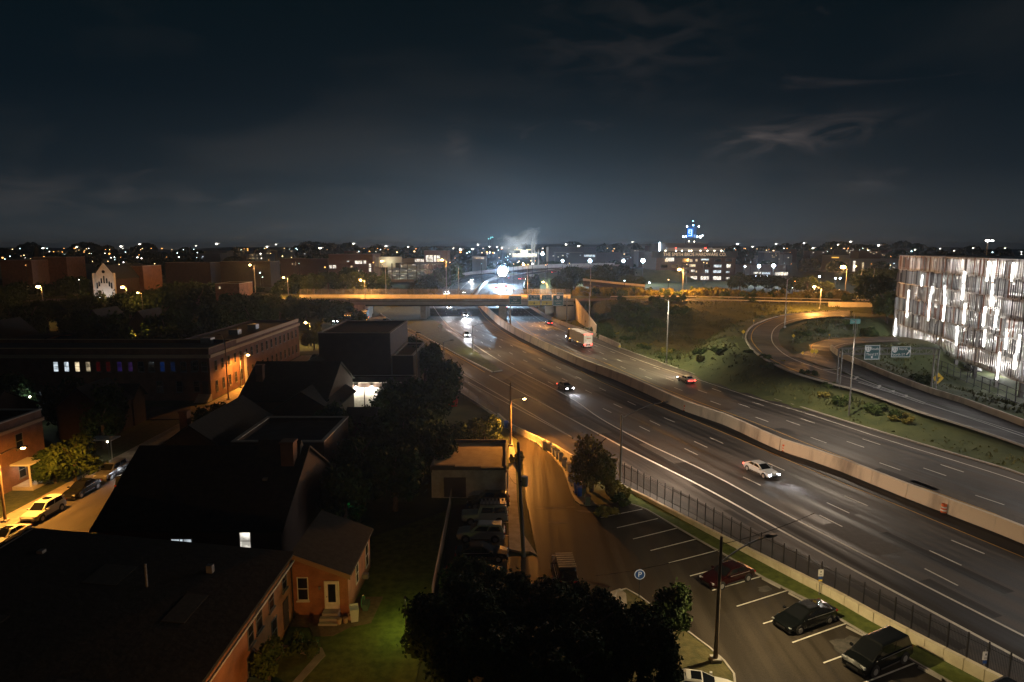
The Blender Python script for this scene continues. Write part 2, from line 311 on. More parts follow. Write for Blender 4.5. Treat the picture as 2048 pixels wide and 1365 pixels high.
def ribbon(name, A, B, m, dz=0, parent=None, n=6, kindof='structure'):
    k = len(A); v = []; f = []
    for a, b in zip(A, B):
        for i in range(n + 1): p = a.lerp(b, i / n); v.append((p[0], p[1], p[2] + dz))
    for j in range(k - 1):
        for i in range(n): q = j * (n + 1) + i; f.append((q, q + 1, q + n + 2, q + n + 1))
    me = bpy.data.meshes.new(name); me.from_pydata(v, [], f); me.materials.append(m)
    o = link(name, me, parent)
    if parent is None: kind(o, kindof)
    return o
def smooth(pts, n=6):
    out = []; P = [pts[0]] + list(pts) + [pts[-1]]
    for i in range(1, len(P) - 2):
        p0, p1, p2, p3 = P[i - 1:i + 3]
        for k in range(n):
            t = k / n; out.append(.5 * ((2 * p1) + (p2 - p0) * t + (2 * p0 - 5 * p1 + 4 * p2 - p3) * t * t + (3 * p1 - p0 - 3 * p2 + p3) * t ** 3))
    return out + [pts[-1]]
HWA = R(20)
ASPH = road_mat('highway_asphalt', (.022, .020, .019), (.074, .064, .057), HWA)
ASPH2 = road_mat('ramp_asphalt', (.05, .047, .044), (.085, .078, .072), R(55))
ASPHL = road_mat('lot_asphalt', (.034, .028, .021), (.056, .046, .035), 0, .08)
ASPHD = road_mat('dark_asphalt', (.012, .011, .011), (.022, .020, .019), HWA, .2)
ASPHS = road_mat('street_asphalt', (.05, .045, .04), (.08, .07, .06), 0, .25)
def flat(l, z): return [G(a, b, 0) + Vector((0, 0, z)) for a, b in l]
# near carriageway with the merging ramp at its left
nearL = [(2200, 1480), (2048, 1395), (1848, 1300), (1600, 1165), (1440, 1080), (1240, 975), (1145, 918), (1080, 885), (1020, 850), (972, 822), (916, 786), (850, 740), (800, 702), (750, 660), (730, 632), (735, 606)]
wallB = [(2200, 1155), (2048, 1088), (1925, 1040), (1820, 1000), (1650, 931), (1560, 902.6), (1450, 851), (1365, 821.3), (1290, 786.7), (1224.5, 758), (1147.6, 727.4), (1051, 681), (1002.6, 653.8), (975, 630), (951, 606)]
def resamp(pts, n):
    pts = [Vector(p) for p in pts]; L = [0]
    for a, b in zip(pts, pts[1:]): L.append(L[-1] + (b - a).length)
    out = []
    for k in range(n):
        s = L[-1] * k / (n - 1); i = 0
        while i < len(L) - 2 and L[i + 1] < s: i += 1
        out.append(pts[i].lerp(pts[i + 1], (s - L[i]) / max(L[i + 1] - L[i], 1e-6)))
    return out
NL = resamp(smooth(flat(nearL, 0), 5), 90); WB = resamp(smooth(flat(wallB, 0), 5), 90)
NL[-1].y = 318; 
ribbon('near_carriageway', NL, WB, ASPH, 0)
farR = [(2250, 1040), (2048, 952), (1885.7, 902.6), (1710, 850), (1600, 815), (1507.6, 787), (1393, 751), (1290, 715), (1218, 688), (1189, 674), (1132, 653), (1092, 636), (1057.5, 613), (1050, 606)]
FR = resamp(smooth(flat(farR, 0), 5), 90)
def off(pts, d):
    out = []
    for i, p in enumerate(pts):
        t = (pts[min(i + 1, len(pts) - 1)] - pts[max(i - 1, 0)]).normalized(); out.append(p + Vector((t.y, -t.x, 0)) * d)
    return out
ribbon('far_carriageway', off(WB, .8), FR, ASPH, 0)
ribbon('near_carriageway_beyond', smooth(HL, 5), smooth(HC, 5), ASPH, .02)
ribbon('far_carriageway_beyond', smooth(HC, 5), smooth(HR, 5), ASPH, .02)
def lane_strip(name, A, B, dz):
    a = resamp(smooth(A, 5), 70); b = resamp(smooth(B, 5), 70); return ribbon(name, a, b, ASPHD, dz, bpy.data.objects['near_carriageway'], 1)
YL = flat([(2180, 1170), (2048, 1115.4), (1769, 1000), (1650, 952), (1419.7, 854.2), (1290, 802), (1200, 763), (1147.6, 736), (1040, 684), (1000, 660)], 0)
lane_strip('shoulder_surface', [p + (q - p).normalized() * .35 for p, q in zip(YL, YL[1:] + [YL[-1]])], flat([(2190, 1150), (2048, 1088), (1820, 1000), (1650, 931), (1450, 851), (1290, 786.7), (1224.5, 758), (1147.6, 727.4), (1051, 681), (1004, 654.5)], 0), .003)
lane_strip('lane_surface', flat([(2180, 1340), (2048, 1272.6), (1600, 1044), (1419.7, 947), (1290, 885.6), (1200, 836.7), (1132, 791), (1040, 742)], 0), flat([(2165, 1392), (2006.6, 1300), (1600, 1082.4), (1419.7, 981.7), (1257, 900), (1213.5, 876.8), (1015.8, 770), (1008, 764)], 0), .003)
# painted lines: each solid line and each dash lies on its road
def line(parent, name, pts, w, m, dz=.008, sm=5):
    p = smooth(pts, sm) if sm else pts
    return ribbon(name, off(p, -w / 2), off(p, w / 2), m, dz, parent, 1)
near = bpy.data.objects['near_carriageway']; farc = bpy.data.objects['far_carriageway']
def F(l): return flat(l, 0)
line(near, 'edge_line', F([(2180, 1170), (2048, 1115.4), (1769, 1000), (1650, 952), (1419.7, 854.2), (1290, 802), (1200, 763), (1147.6, 736), (1040, 684), (993.8, 655), (966, 630), (953, 606)]), .16, LINEY)
line(near, 'edge_line', F([(2180, 1340), (2048, 1272.6), (1600, 1044), (1419.7, 947), (1290, 885.6), (1200, 836.7), (1132, 791), (1010, 728), (945.5, 688), (892.7, 648.3), (866.4, 613)]), .24, LINEW)
line(near, 'edge_line', F([(2150, 1380), (2006.6, 1300), (1600, 1082.4), (1419.7, 981.7), (1257, 900), (1213.5, 876.8), (1015.8, 770), (978.4, 750.5)]), .30, LINEW)
line(near, 'edge_line', F([(969.6, 745), (920, 716), (873, 690), (840, 674.7), (790, 650), (765, 632), (752, 615)]), .2, LINEY)
line(near, 'edge_line', F([(926.8, 749), (1013.6, 798.8), (1145.4, 875.7)]), .22, LINEW)
line(near, 'edge_line', F([(936.7, 764.8), (1020, 809.8), (1145.4, 875.7)]), .22, LINEW)
line(near, 'edge_line', F([(905, 735), (878.4, 718.6), (840, 692), (800, 668), (765, 645)]), .2, LINEW)
line(near, 'edge_line', F([(958, 706), (905, 673), (880, 655)]), .14, LINEW)
DASHM = MB().box(-.08, .08, -1.52, 1.52, 0, .009).mesh('lane_dash', LINEW)
def dashes(parent, pts, start, n, period=12.19):
    p = smooth(pts, 6); L = [0]
    for a, b in zip(p, p[1:]): L.append(L[-1] + (b - a).length)
    # arc position of the surveyed first dash
    q = G(*start); s0 = min(range(len(p)), key=lambda i: (p[i] - q).length); s0 = L[s0] + (q - p[s0]).dot((p[min(s0 + 1, len(p) - 1)] - p[max(s0 - 1, 0)]).normalized())
    for k in range(-40, n):
        s = s0 + k * period
        if s < 2 or s > L[-1] - 2: continue
        i = 0
        while i < len(L) - 2 and L[i + 1] < s: i += 1
        pt = p[i].lerp(p[i + 1], (s - L[i]) / (L[i + 1] - L[i])); t = p[i + 1] - p[i]
        link('lane_dash', DASHM, parent, pt + Vector((0, 0, .003)), math.atan2(-t.x, t.y))
dashes(near, F([(2120, 1170), (1650, 976), (1380, 858.2), (1296.7, 822), (1230.7, 791.6), (1100, 728), (1020, 690), (960, 650), (932, 618)]), (1263, 807), 40)
dashes(near, F([(2120, 1228), (2048, 1190), (1577.2, 970.2), (1452.6, 913), (1270.7, 828.3), (1201, 795.6), (1102, 746), (1020, 706), (945, 655), (912, 620)]), (1236, 812), 40)
dashes(near, F([(2120, 1278), (2030, 1230), (1563, 992.2), (1435, 929.6), (1330, 878.4), (1248.8, 838.4), (1080, 756), (1005, 716), (958, 681), (900, 638), (890, 620)]), (1289, 858), 40)
line(farc, 'edge_line', F([(2230, 1200), (2048, 1057), (1907.7, 998), (1775.8, 953), (1688, 916), (1600, 882), (1518.6, 849), (1393, 803), (1290, 762), (1200, 722), (1147.6, 705), (1100, 682), (1060, 664), (1030, 640), (1005, 613)]), .15, LINEY)
line(farc, 'edge_line', F([(2200, 1025), (2048, 966.4), (1907.7, 921.3), (1775.8, 880.7), (1655, 841), (1600, 823.5), (1507.6, 796), (1393, 758.7), (1290, 725), (1200, 690), (1150, 671), (1088.3, 645), (1041, 613)]), .18, LINEW)
dashes(farc, F([(2180, 1090), (2048, 1025), (1972, 998), (1790, 937), (1657, 888), (1545, 847), (1447, 812), (1368, 783), (1303, 758), (1240, 733), (1150, 690), (1080, 662), (1016, 613)]), (1972, 1002), 40)
dashes(farc, F([(2180, 1060), (2040, 1003), (1869, 944), (1722, 893), (1600, 851), (1501, 816), (1415, 787), (1330, 756), (1240, 722), (1160, 688), (1090, 659), (1024, 613)]), (1869, 944), 40)
dashes(farc, F([(2180, 1040), (2048, 985), (1904, 937), (1755, 888), (1633, 848), (1531, 813), (1443, 784), (1350, 750), (1250, 714), (1160, 680), (1090, 652), (1032, 613)]), (1904, 937), 40)
for A, zz in ((HL, 0), (HC, 0)): 
    line(bpy.data.objects['near_carriageway_beyond'], 'edge_line', [a.lerp(b, .12 if A is HL else .9) for a, b in zip(HL, HC)], .3, LINEW if A is HL else LINEY, .04)
for q in (.37, .62): line(bpy.data.objects['near_carriageway_beyond'], 'edge_line', [a.lerp(b, q) for a, b in zip(HL, HC)], .16, LINEW, .04)
# ramps on the right
ribbon('outer_ramp', RA_OUT, RA_IN, ASPH2, 0); ribbon('inner_ramp', RB_L, RB_R, ASPH2, .03)
ra = bpy.data.objects['outer_ramp']; rb = bpy.data.objects['inner_ramp']
line(ra, 'edge_line', [a.lerp(b, .16) for a, b in zip(RA_OUT, RA_IN)][:10], .2, LINEY, .05)
line(ra, 'edge_line', [a.lerp(b, .80) for a, b in zip(RA_OUT, RA_IN)], .2, LINEW, .05)
line(rb, 'edge_line', [a.lerp(b, .10) for a, b in zip(RB_L, RB_R)][:7], .2, LINEY, .06)
line(rb, 'edge_line', [a.lerp(b, .82) for a, b in zip(RB_L, RB_R)], .18, LINEW, .06)
# gore between the ramps: two boundary lines and chevrons
goreU = P3([(1640, 716, 4.1), (1687, 743.7, 3.5), (1757, 773, 2.85), (1810, 792, 2.45), (1850, 807, 2.1)])
goreL = P3([(1600, 724, 4.5), (1644.5, 739.6, 3.9), (1700, 760, 3.1), (1754, 777.5, 2.85), (1848, 809.5, 2.1)])
ribbon('gore_paving', P3([(1585, 712, 4.9), (1640, 731, 4.2), (1700, 748, 3.45), (1754, 768, 2.9), (1850, 803, 2.1)]), P3([(1625, 700, 4.6), (1665, 722, 3.9), (1715, 745, 3.3), (1775, 770, 2.7), (1880, 808, 2)]), ASPH2, .045)
gore = bpy.data.objects['gore_paving']
line(gore, 'edge_line', goreU, .3, LINEW, .09); line(gore, 'edge_line', goreL, .3, LINEW, .09)
line(gore, 'edge_line', P3([(1848, 808.5, 2.1), (1914, 829, 1.75), (2048, 875, 1.05), (2150, 912, .7)]), .22, LINEW, .09)
for q in ([(1645, 740, 3.9), (1672, 741, 3.75), (1679, 736, 3.65)], [(1700, 757, 3.4), (1709, 760, 3.3), (1716, 754, 3.2)], [(1746, 776, 2.9), (1757, 777, 2.85), (1760, 771.5, 2.8)], [(1778, 784, 2.7), (1786, 786, 2.65), (1787, 782, 2.6)], [(1806, 794, 2.5), (1813, 796, 2.45), (1812, 791, 2.4)]):
    line(gore, 'chevron_bar', P3(q), .45, LINEW, .10, 0)
# repairs in the asphalt of both carriageways
for i, (px, py, w, l, k) in enumerate(((1330, 905, 3.0, 9, 0), (1480, 1010, 3.1, 14, 1), (1720, 1075, 3.2, 7, 0), (1240, 800, 3.0, 16, 1), (1560, 960, 1.4, 22, 0), (1880, 1120, 1.2, 12, 1), (1100, 745, 3.0, 12, 0), (1640, 1130, .9, 26, 1), (1800, 960, 3.1, 8, 1), (1500, 838, 3.0, 12, 0), (1960, 1010, 1.3, 16, 0), (1180, 850, 2.6, 10, 0), (1900, 1200, 3.2, 6, 1), (1450, 1075, 2.0, 14, 0))):
    p = G(px, py, .0045); MB().box(-w / 2, w / 2, -l / 2, l / 2, 0, .0015).build('asphalt_patch', ASPHD if k else mat('pale_asphalt_patch', (.075, .066, .058), .85, c2=(.055, .048, .042), scale=2), near if py > 900 or px < 1300 and py > 730 else farc, p, HWA * .98)
# kerb-like concrete barrier along the inner ramp
def wall_along(parent, name, pts, w, h, m, seg=None, closegap=.02, taper=.55):
    """concrete barrier panels end to end; h may be a list"""
    P = resamp(pts, seg + 1) if seg else pts
    hs = h if isinstance(h, (list, tuple)) else [h] * len(P)
    if len(hs) != len(P): hs = list(np.interp(np.linspace(0, 1, len(P)), np.linspace(0, 1, len(hs)), hs))
    for i in range(len(P) - 1):
        a, b = P[i], P[i + 1]; t = (b - a).normalized(); n = Vector((t.y, -t.x, 0)); a2 = a + t * closegap; b2 = b - t * closegap
        mb = MB(); wt = w * taper
        ra_ = [a2 - n * w / 2 + Vector((0, 0, -.3)), a2 + n * w / 2 + Vector((0, 0, -.3)), a2 + n * w / 2 + Vector((0, 0, .2)), a2 + n * wt / 2 + Vector((0, 0, hs[i])), a2 - n * wt / 2 + Vector((0, 0, hs[i])), a2 - n * w / 2 + Vector((0, 0, .2))]
        rb_ = [b2 - n * w / 2 + Vector((0, 0, -.3)), b2 + n * w / 2 + Vector((0, 0, -.3)), b2 + n * w / 2 + Vector((0, 0, .2)), b2 + n * wt / 2 + Vector((0, 0, hs[i + 1])), b2 - n * wt / 2 + Vector((0, 0, hs[i + 1])), b2 - n * w / 2 + Vector((0, 0, .2))]
        mb.loft([ra_, rb_]).build(name, m, parent)
mw = thing('median_wall', 'long tan concrete wall between the two carriageways', 'wall')
MWP = resamp(off(WB, .4), 62)
wall_along(mw, 'wall_panel', MWP, .8, [1.55, 1.6, 1.7, 1.8, 1.85, 2.0, 2.2, 2.5, 2.7, 2.6, 1.2, 1.1], CONC_ST)
bw = thing('ramp_barrier', 'low stained concrete barrier curving along the inner ramp below the lit garage', 'barrier')
wall_along(bw, 'barrier_panel', off(smooth(RB_R[4:], 3), 1.4), .6, 1.1, CONC_ST)
sb = thing('shoulder_barrier', 'concrete barrier on the right shoulder passing under the overpass', 'barrier')
wall_along(sb, 'barrier_panel', smooth(F([(1240, 697), (1196, 677), (1132, 653), (1092, 636), (1057.5, 613)]), 3), .6, 1.3, CONC)
fb = thing('outer_parapet', 'bright concrete parapet on the outside of the highway bend beyond the bridge', 'barrier')
wall_along(fb, 'barrier_panel', off(smooth(HL, 2), -.8), .7, 2.0, mat('pale_parapet_concrete', (.55, .56, .56), .7, c2=(.4, .42, .43), scale=.5))
cb_ = thing('centre_parapet', 'concrete parapet dividing the highway bend beyond the bridge', 'barrier')
wall_along(cb_, 'barrier_panel', smooth(HC, 2), .8, 1.5, CONC)
rp_ = thing('inner_parapet', 'dim concrete parapet on the inside of the highway bend beyond the bridge', 'barrier')
wall_along(rp_, 'barrier_panel', off(smooth(HR, 2), .6), .6, 1.0, CONC)
def kerb(name, A, B, h, m):
    mb = MB(); u = Vector((0, 0, -.1)); v = Vector((0, 0, h)); mb.loft([[p + u, p + v, q + v, q + u] for p, q in zip(A, B)]); return kind(mb.build(name, m), 'structure')
# kerb at the far edge of the far carriageway
kerb('far_kerb', FR, off(FR, .35), .15, CONC)
kerb('ramp_kerb', smooth(RA_OUT, 3), off(smooth(RA_OUT, 3), .4), .16, CONC)
# grass island between the service ramp and the highway
isl = F([(1003, 742), (985.5, 745), (912, 708), (840, 669), (790, 646), (764, 630), (754, 616), (752, 608), (838, 608), (848, 622), (858, 633), (880, 650), (912, 676), (945, 700), (975, 722)])
GRI = mat('island_grass', (.035, .055, .012), .95, c2=(.085, .10, .03), scale=.8, bump=1, det=9)
ISL = MB().prism([(p.x, p.y) for p in isl], -.1, .14)
kind(ISL.build('grass_island', GRI), 'structure')
kp = isl[:7]
kerb('island_kerb', kp, off(kp, -.28), .19, WHITEP)
# ------------------------------------------------------------------ the cross road and its bridge
CR = [(-190, 7.25), (-57, 7.25), (23, 7.25), (40, 7.5), (60, 7.9), (90, 8.05), (125, 8), (150, 8), (180, 8)]
crS = [Vector((x, float(yroad(x)), z)) for x, z in CR]; crN = [p + Vector((0, 14, 0)) for p in crS]
ribbon('cross_road', crS, crN, ASPH2, .02)
cro = bpy.data.objects['cross_road']
for q in (.48, .52): line(cro, 'centre_line', [a.lerp(b, q) for a, b in zip(crS, crN)], .12, LINEY, .05, 0)
br = thing('overpass_bridge', 'concrete road bridge glowing orange over the highway', 'bridge', (0, 0, 0))
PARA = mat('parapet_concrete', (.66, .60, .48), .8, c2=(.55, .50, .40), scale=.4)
x0, x1 = -87, 24
for i in range(27):
    a = x0 + (x1 - x0) * i / 27; b = x0 + (x1 - x0) * (i + 1) / 27
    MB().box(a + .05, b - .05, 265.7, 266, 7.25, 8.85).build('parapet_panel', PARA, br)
MB().box(x0, x1, 251.5, 252.0, 7.2, 8.25).build('outer_parapet', CONC, br)
MB().box(x0, x1, 252.1, 265.6, 7.0, 7.24).build('deck', ASPH2, br)
MB().box(x0, x1, 251.55, 266, 5.9, 6.98).build('girder', mat('girder_concrete', (.30, .30, .28), .8, c2=(.38, .38, .36), scale=.2, stretch=(1, 1, 3, 0)), br)
MB().box(x0, x1, 252.2, 265.5, 5.3, 5.88).build('girder_flange', DARKM, br)
for (px, w) in ((845, 2.2), (1005, 3.0)):
    X = G(px, 641).x; MB().box(X - w / 2, X + w / 2, 253, 254.3, -.2, 5.4).box(X - w / 2, X + w / 2, 258.5, 259.8, -.2, 5.4).box(X - w / 2, X + w / 2, 264, 265.2, -.2, 5.4).build('pier', CONC, br)
MB().box(-63, -57, 251.8, 266, -.2, 6.1).build('abutment', CONC_ST, br)
MB().box(13.5, 24.5, 262, 266, -.2, 6.1).box(17.2, 24.5, 252.4, 262, -.2, 6.1).build('abutment', CONC_ST, br)
# fence on the far side of the deck
fm = MB()
for i in range(38):
    X = x0 + 2.9 * i + .5; MB().box(X - .05, X + .05, 265.75, 265.85, 8.87, 11.2).build('fence_post', STEEL, br)
for i in range(700):
    X = x0 + .155 * i + .5; fm.quad((X, 265.80, 8.9), (X + .03, 265.80, 8.9), (X + .03, 265.80, 11.1), (X, 265.80, 11.1))
for k in range(16): fm.box(x0, x1, 265.79, 265.81, 8.95 + k * .14, 8.975 + k * .14)
kind(fm.build('fence_mesh', STEEL, br), 'stuff')
# wing wall on the right
ww = thing('wing_wall', 'sloping beige retaining wall right of the overpass', 'wall')
mb = MB(); a = Vector((24.6, 251.9, 0)); b = G(1192, 637, 5.6)
mb.hexa([(24.6, 251.9, -.3), (b.x, b.y, -.3), (b.x + .4, b.y + .5, -.3), (25, 252.6, -.3), (24.6, 251.9, 8.3), (b.x, b.y, 3.4), (b.x + .4, b.y + .5, 3.4), (25, 252.6, 8.3)])
mb.build('wall_face', CONC_ST, ww)
# guard rails of the cross road to the right
for nm, lab, offy, h, col in (('guard_rail', 'orange lit guard rail along the near side of the cross road right of the bridge', .2, .75, PARA), ('guard_rail', 'orange lit guard rail along the far side of the cross road right of the bridge', 13.8, .9, PARA)):
    g = thing(nm, lab, 'guard rail'); pts = [p + Vector((0, offy, 0)) for p in resamp([q for q in crS if q.x > 23], 46)]
    rail = MB()
    for a, b in zip(pts, pts[1:]):
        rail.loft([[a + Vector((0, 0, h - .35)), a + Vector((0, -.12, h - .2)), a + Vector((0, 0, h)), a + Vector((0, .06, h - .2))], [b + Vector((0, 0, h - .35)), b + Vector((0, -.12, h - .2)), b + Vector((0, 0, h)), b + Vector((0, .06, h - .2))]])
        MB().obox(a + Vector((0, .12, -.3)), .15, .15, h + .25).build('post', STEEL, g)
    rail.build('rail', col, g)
wp = thing('bridge_parapet', 'pale orange lit parapet where the ramp passes under the cross road at right', 'wall')
a = G(1655, 611, 8); b = G(1742, 613, 8)
for i in range(6):
    p = a.lerp(b, i / 6); q = a.lerp(b, (i + 1) / 6)
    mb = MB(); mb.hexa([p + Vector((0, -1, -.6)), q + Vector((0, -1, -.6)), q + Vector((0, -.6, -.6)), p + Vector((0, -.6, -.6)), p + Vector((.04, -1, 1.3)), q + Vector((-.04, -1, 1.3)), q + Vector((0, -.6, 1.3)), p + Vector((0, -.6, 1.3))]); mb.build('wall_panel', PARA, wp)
# ------------------------------------------------------------------ parking lot, alley, pavements
lot = F([(1075, 1113), (1052, 1000), (1046, 930), (1036, 880), (1022, 868), (1040, 872), (1075, 890), (1105, 915), (1125, 940), (1135, 965), (1142, 990), (1150, 1005), (1175, 1014), (1260, 1003), (1290, 1018), (1395, 1079), (1443, 1106), (1525, 1155), (1640, 1213), (1695, 1248), (1770, 1290), (1900, 1365), (2100, 1480), (1600, 1600), (1300, 1600), (1000, 1500), (900, 1330), (880, 1180), (905, 1010), (1010, 1010), (1018, 1113)])
kind(MB().prism([(p.x, p.y) for p in lot], -.1, .02).build('parking_lot', ASPHL), 'structure')
lo = bpy.data.objects['parking_lot']
def seg(parent, name, a, b, w, m, z=.02, h=.008):
    a = G(*a); b = G(*b); t = (b - a).normalized(); n = Vector((t.y, -t.x, 0)) * w / 2
    MB().hexa([a - n + Vector((0, 0, z)), a + n + Vector((0, 0, z)), b + n + Vector((0, 0, z)), b - n + Vector((0, 0, z)), a - n + Vector((0, 0, z + h)), a + n + Vector((0, 0, z + h)), b + n + Vector((0, 0, z + h)), b - n + Vector((0, 0, z + h))][0:8]).build(name, m, parent) if 0 else None
    mb = MB(); u = Vector((0, 0, z)); v = Vector((0, 0, z + h))
    mb.hexa([a - n + u, a + n + u, b + n + u, b - n + u, a - n + v, a + n + v, b + n + v, b - n + v]); return mb.build(name, m, parent)
for a, b in (((1201.6, 1036), (1289.5, 1018)), ((1233.8, 1056.5), (1315.9, 1037.8)), ((1266, 1078.8), (1356.9, 1056.5)), ((1301, 1102), (1396.4, 1078)), ((1337.8, 1126.8), (1437.5, 1100.8)), ((1380, 1153), (1480, 1126)), ((1424, 1182), (1524.6, 1153)),
             ((1473.5, 1213.6), (1575.7, 1181.5)), ((1526.4, 1248.3), (1640, 1212)), ((1584.9, 1286), (1692.6, 1247.6)), ((1647, 1326.9), (1760, 1285)), ((1715, 1372), (1832, 1326)), ((1800, 1425), (1905, 1372))):
    seg(lo, 'stall_line', a, b, .11, LINEW)
seg(lo, 'stall_line', (1005, 1045.5), (1036, 1045.5), .1, LINEW); seg(lo, 'stall_line', (1005, 1072), (1036, 1072), .1, LINEW); seg(lo, 'stall_line', (1005, 1000), (1033, 1000), .1, LINEW)
for i, (a, b) in enumerate((((1524.6, 1158.9), (1561, 1177.8)), ((1577.6, 1188), (1606, 1203)), ((1692.6, 1255.6), (1734.6, 1276.5)), ((1836.8, 1336), (1884, 1361.5)), ((1655, 1233), (1672, 1242)))):
    lab = ['concrete wheel stop right of the maroon car', 'concrete wheel stop in the empty stall left of the black fastback', 'concrete wheel stop between the two black cars', 'concrete wheel stop right of the black minivan', 'concrete wheel stop behind the black fastback'][i]
    a_, b_ = G(*a), G(*b); t = (b_ - a_).normalized(); n = Vector((t.y, -t.x, 0))
    mb = MB(); mb.loft([[a_ - n * .09 + Vector((0, 0, .02)), a_ + n * .09 + Vector((0, 0, .02)), a_ + n * .06 + Vector((0, 0, .15)), a_ - n * .06 + Vector((0, 0, .15))], [b_ - n * .09 + Vector((0, 0, .02)), b_ + n * .09 + Vector((0, 0, .02)), b_ + n * .06 + Vector((0, 0, .15)), b_ - n * .06 + Vector((0, 0, .15))]])
    tag(mb.build('wheel_stop', CONC), lab, 'wheel stop', 'wheel stops in the lot')
# pale worn patches on the lot
for (px, py, sx, sy, an) in ((1700, 1290, 1.6, 1.1, .4), (1110, 1016, 2.6, .35, .1), (1170, 1024, 1.3, .3, -.2), (1530, 1178, .8, .5, .3), (1118, 1046, 1.2, .3, 0), (1578, 1170, .7, .5, 0)):
    p = G(px, py); rnd = random.Random(px); pl = []
    for k in range(14): t = 2 * math.pi * k / 14; r = rnd.uniform(.6, 1.1); x, y = math.cos(t) * sx * r, math.sin(t) * sy * r; pl.append((p.x + x * math.cos(an) - y * math.sin(an), p.y + x * math.sin(an) + y * math.cos(an)))
    MB().prism(pl, .018, .024).build('worn_patch', mat('pale_worn_patch', (.09, .08, .068), .95, c2=(.05, .045, .038), scale=2), lo)
# retaining wall and strip between lot and highway
rwb = [(2060, 1412), (1848, 1300), (1740.7, 1241.8), (1672.5, 1202), (1600, 1165), (1500, 1112), (1440, 1080), (1350, 1032), (1290, 1000), (1240, 975)]
RW = thing('retaining_wall', 'low cream retaining wall between parking lot and highway shoulder', 'wall')
rwp = resamp(F(rwb), 34); wall_along(RW, 'wall_panel', rwp, .35, [.95, .9, .8, .6, .5, .45], mat('cream_wall', (.72, .64, .46), .8, c2=(.52, .43, .28), scale=.6, lo=.35, hi=.7), taper=1)
RW2 = thing('alley_wall', 'short white retaining wall behind the row of bins', 'wall')
wall_along(RW2, 'wall_panel', resamp(F([(1215, 962), (1145, 925), (1110, 903), (1080, 889), (1050, 874), (1018, 858), (996, 838)]), 14), .3, .95, mat('white_block', (.62, .60, .55), .8, c2=(.45, .42, .38), scale=1.5), taper=1)
# iron fence on top
IF = thing('iron_fence', 'black picket fence along the highway edge above the parking lot', 'fence')
fp = resamp(F([(2060, 1400), (1848, 1290), (1672.5, 1196), (1500, 1106), (1389, 1041), (1309, 1000), (1264, 974), (1235, 960)]), 36); bars = MB()
for i, (a, b) in enumerate(zip(fp, fp[1:])):
    MB().obox(a, .07, .07, 2.5).build('fence_post', DARKM, IF)
    for k in range(1, 14):
        q = a.lerp(b, k / 14); bars.obox(q + Vector((0, 0, .55)), .018, .018, 1.75)
    t = (b - a).normalized(); n = Vector((t.y, -t.x, 0)) * .02
    for z in (.65, 2.05): bars.hexa([a - n + Vector((0, 0, z)), b - n + Vector((0, 0, z)), b + n + Vector((0, 0, z)), a + n + Vector((0, 0, z)), a - n + Vector((0, 0, z + .04)), b - n + Vector((0, 0, z + .04)), b + n + Vector((0, 0, z + .04)), a + n + Vector((0, 0, z + .04))])
kind(bars.build('pickets', DARKM, IF), 'stuff')
IF2 = thing('wire_fence', 'dark wire fence and low wall beside the merging ramp left of the bins', 'fence')
fp = resamp(F([(996, 838), (972, 822), (940, 802), (916, 787), (880, 760), (850, 741), (800, 703), (755, 664)]), 26); bars = MB()
for i, (a, b) in enumerate(zip(fp, fp[1:])):
    MB().obox(a, .07, .07, 1.9).build('fence_post', STEEL, IF2)
    for k in range(1, 12): bars.obox(a.lerp(b, k / 12), .012, .012, 1.8)
    bars.tube(a + Vector((0, 0, 1.85)), b + Vector((0, 0, 1.85)), .03, n=4)
kind(bars.build('fence_wire', STEEL, IF2), 'stuff')
wall_along(IF2, 'kerb_wall', off(fp, .25), .25, .35, CONC, taper=1)
# grass strip between lot kerb and wall
GRL = mat('mown_grass', (.060, .085, .010), .95, c2=(.12, .145, .024), scale=1.4, bump=1, det=9)
st = F([(1230, 1000), (1290, 1018), (1395, 1079), (1443, 1106), (1525, 1155), (1640, 1213), (1695, 1248), (1770, 1290), (1900, 1365), (2060, 1455)]); sw = F([(1210, 962), (1290, 1001), (1362, 1040), (1440, 1081), (1500, 1113), (1600, 1166), (1672.5, 1203), (1740.7, 1243), (1848, 1301), (2060, 1413)])
ribbon('verge', resamp(st, 60), resamp(sw, 60), GRL, .09)
kbp = resamp(st, 40)
kerb('lot_kerb', kbp, off(kbp, .16), .13, CONC)
# alley pavement with flagstones
pv_in = resamp(F([(1022, 866), (1040, 871), (1075, 889), (1105, 914), (1125, 939), (1135, 964), (1142, 989), (1150, 1004), (1160, 1011)]), 30)
pv_out = resamp(F([(1016, 858), (1048, 873), (1080, 889), (1112, 904), (1146, 924), (1160, 945), (1166, 970), (1172, 995), (1195, 1012)]), 30)
PAVE = mat('pavement_concrete', (.34, .30, .24), .85, c2=(.25, .21, .16), scale=1.2)
pv = thing('pavement', 'x', 'x'); 
for k in ('label', 'category'): del pv[k]
kind(pv, 'structure')
for i in range(29):
    a, b, c, d = pv_in[i], pv_in[i + 1], pv_out[i + 1], pv_out[i]; e = .012
    mb = MB(); u = Vector((0, 0, -.05)); w_ = Vector((0, 0, .13)); mb.hexa([a.lerp(b, e) + u, b.lerp(a, e) + u, c.lerp(d, e) + u, d.lerp(c, e) + u, a.lerp(b, e) + w_, b.lerp(a, e) + w_, c.lerp(d, e) + w_, d.lerp(c, e) + w_]); mb.build('paving_slab', PAVE, pv)
kerb('alley_kerb', pv_in, off(pv_in, -.2), .15, CONC)
# left pavement of the alley beside the white building
pv2 = F([(1022, 868), (1030, 905), (1034, 1000), (1040, 1060), (1075, 1113), (1060, 1105), (1040, 1105), (1018, 1100), (1016, 1000), (1018, 905), (1018, 868)])
kind(MB().prism([(p.x, p.y) for p in pv2], -.1, .10).build('side_pavement', PAVE), 'structure')
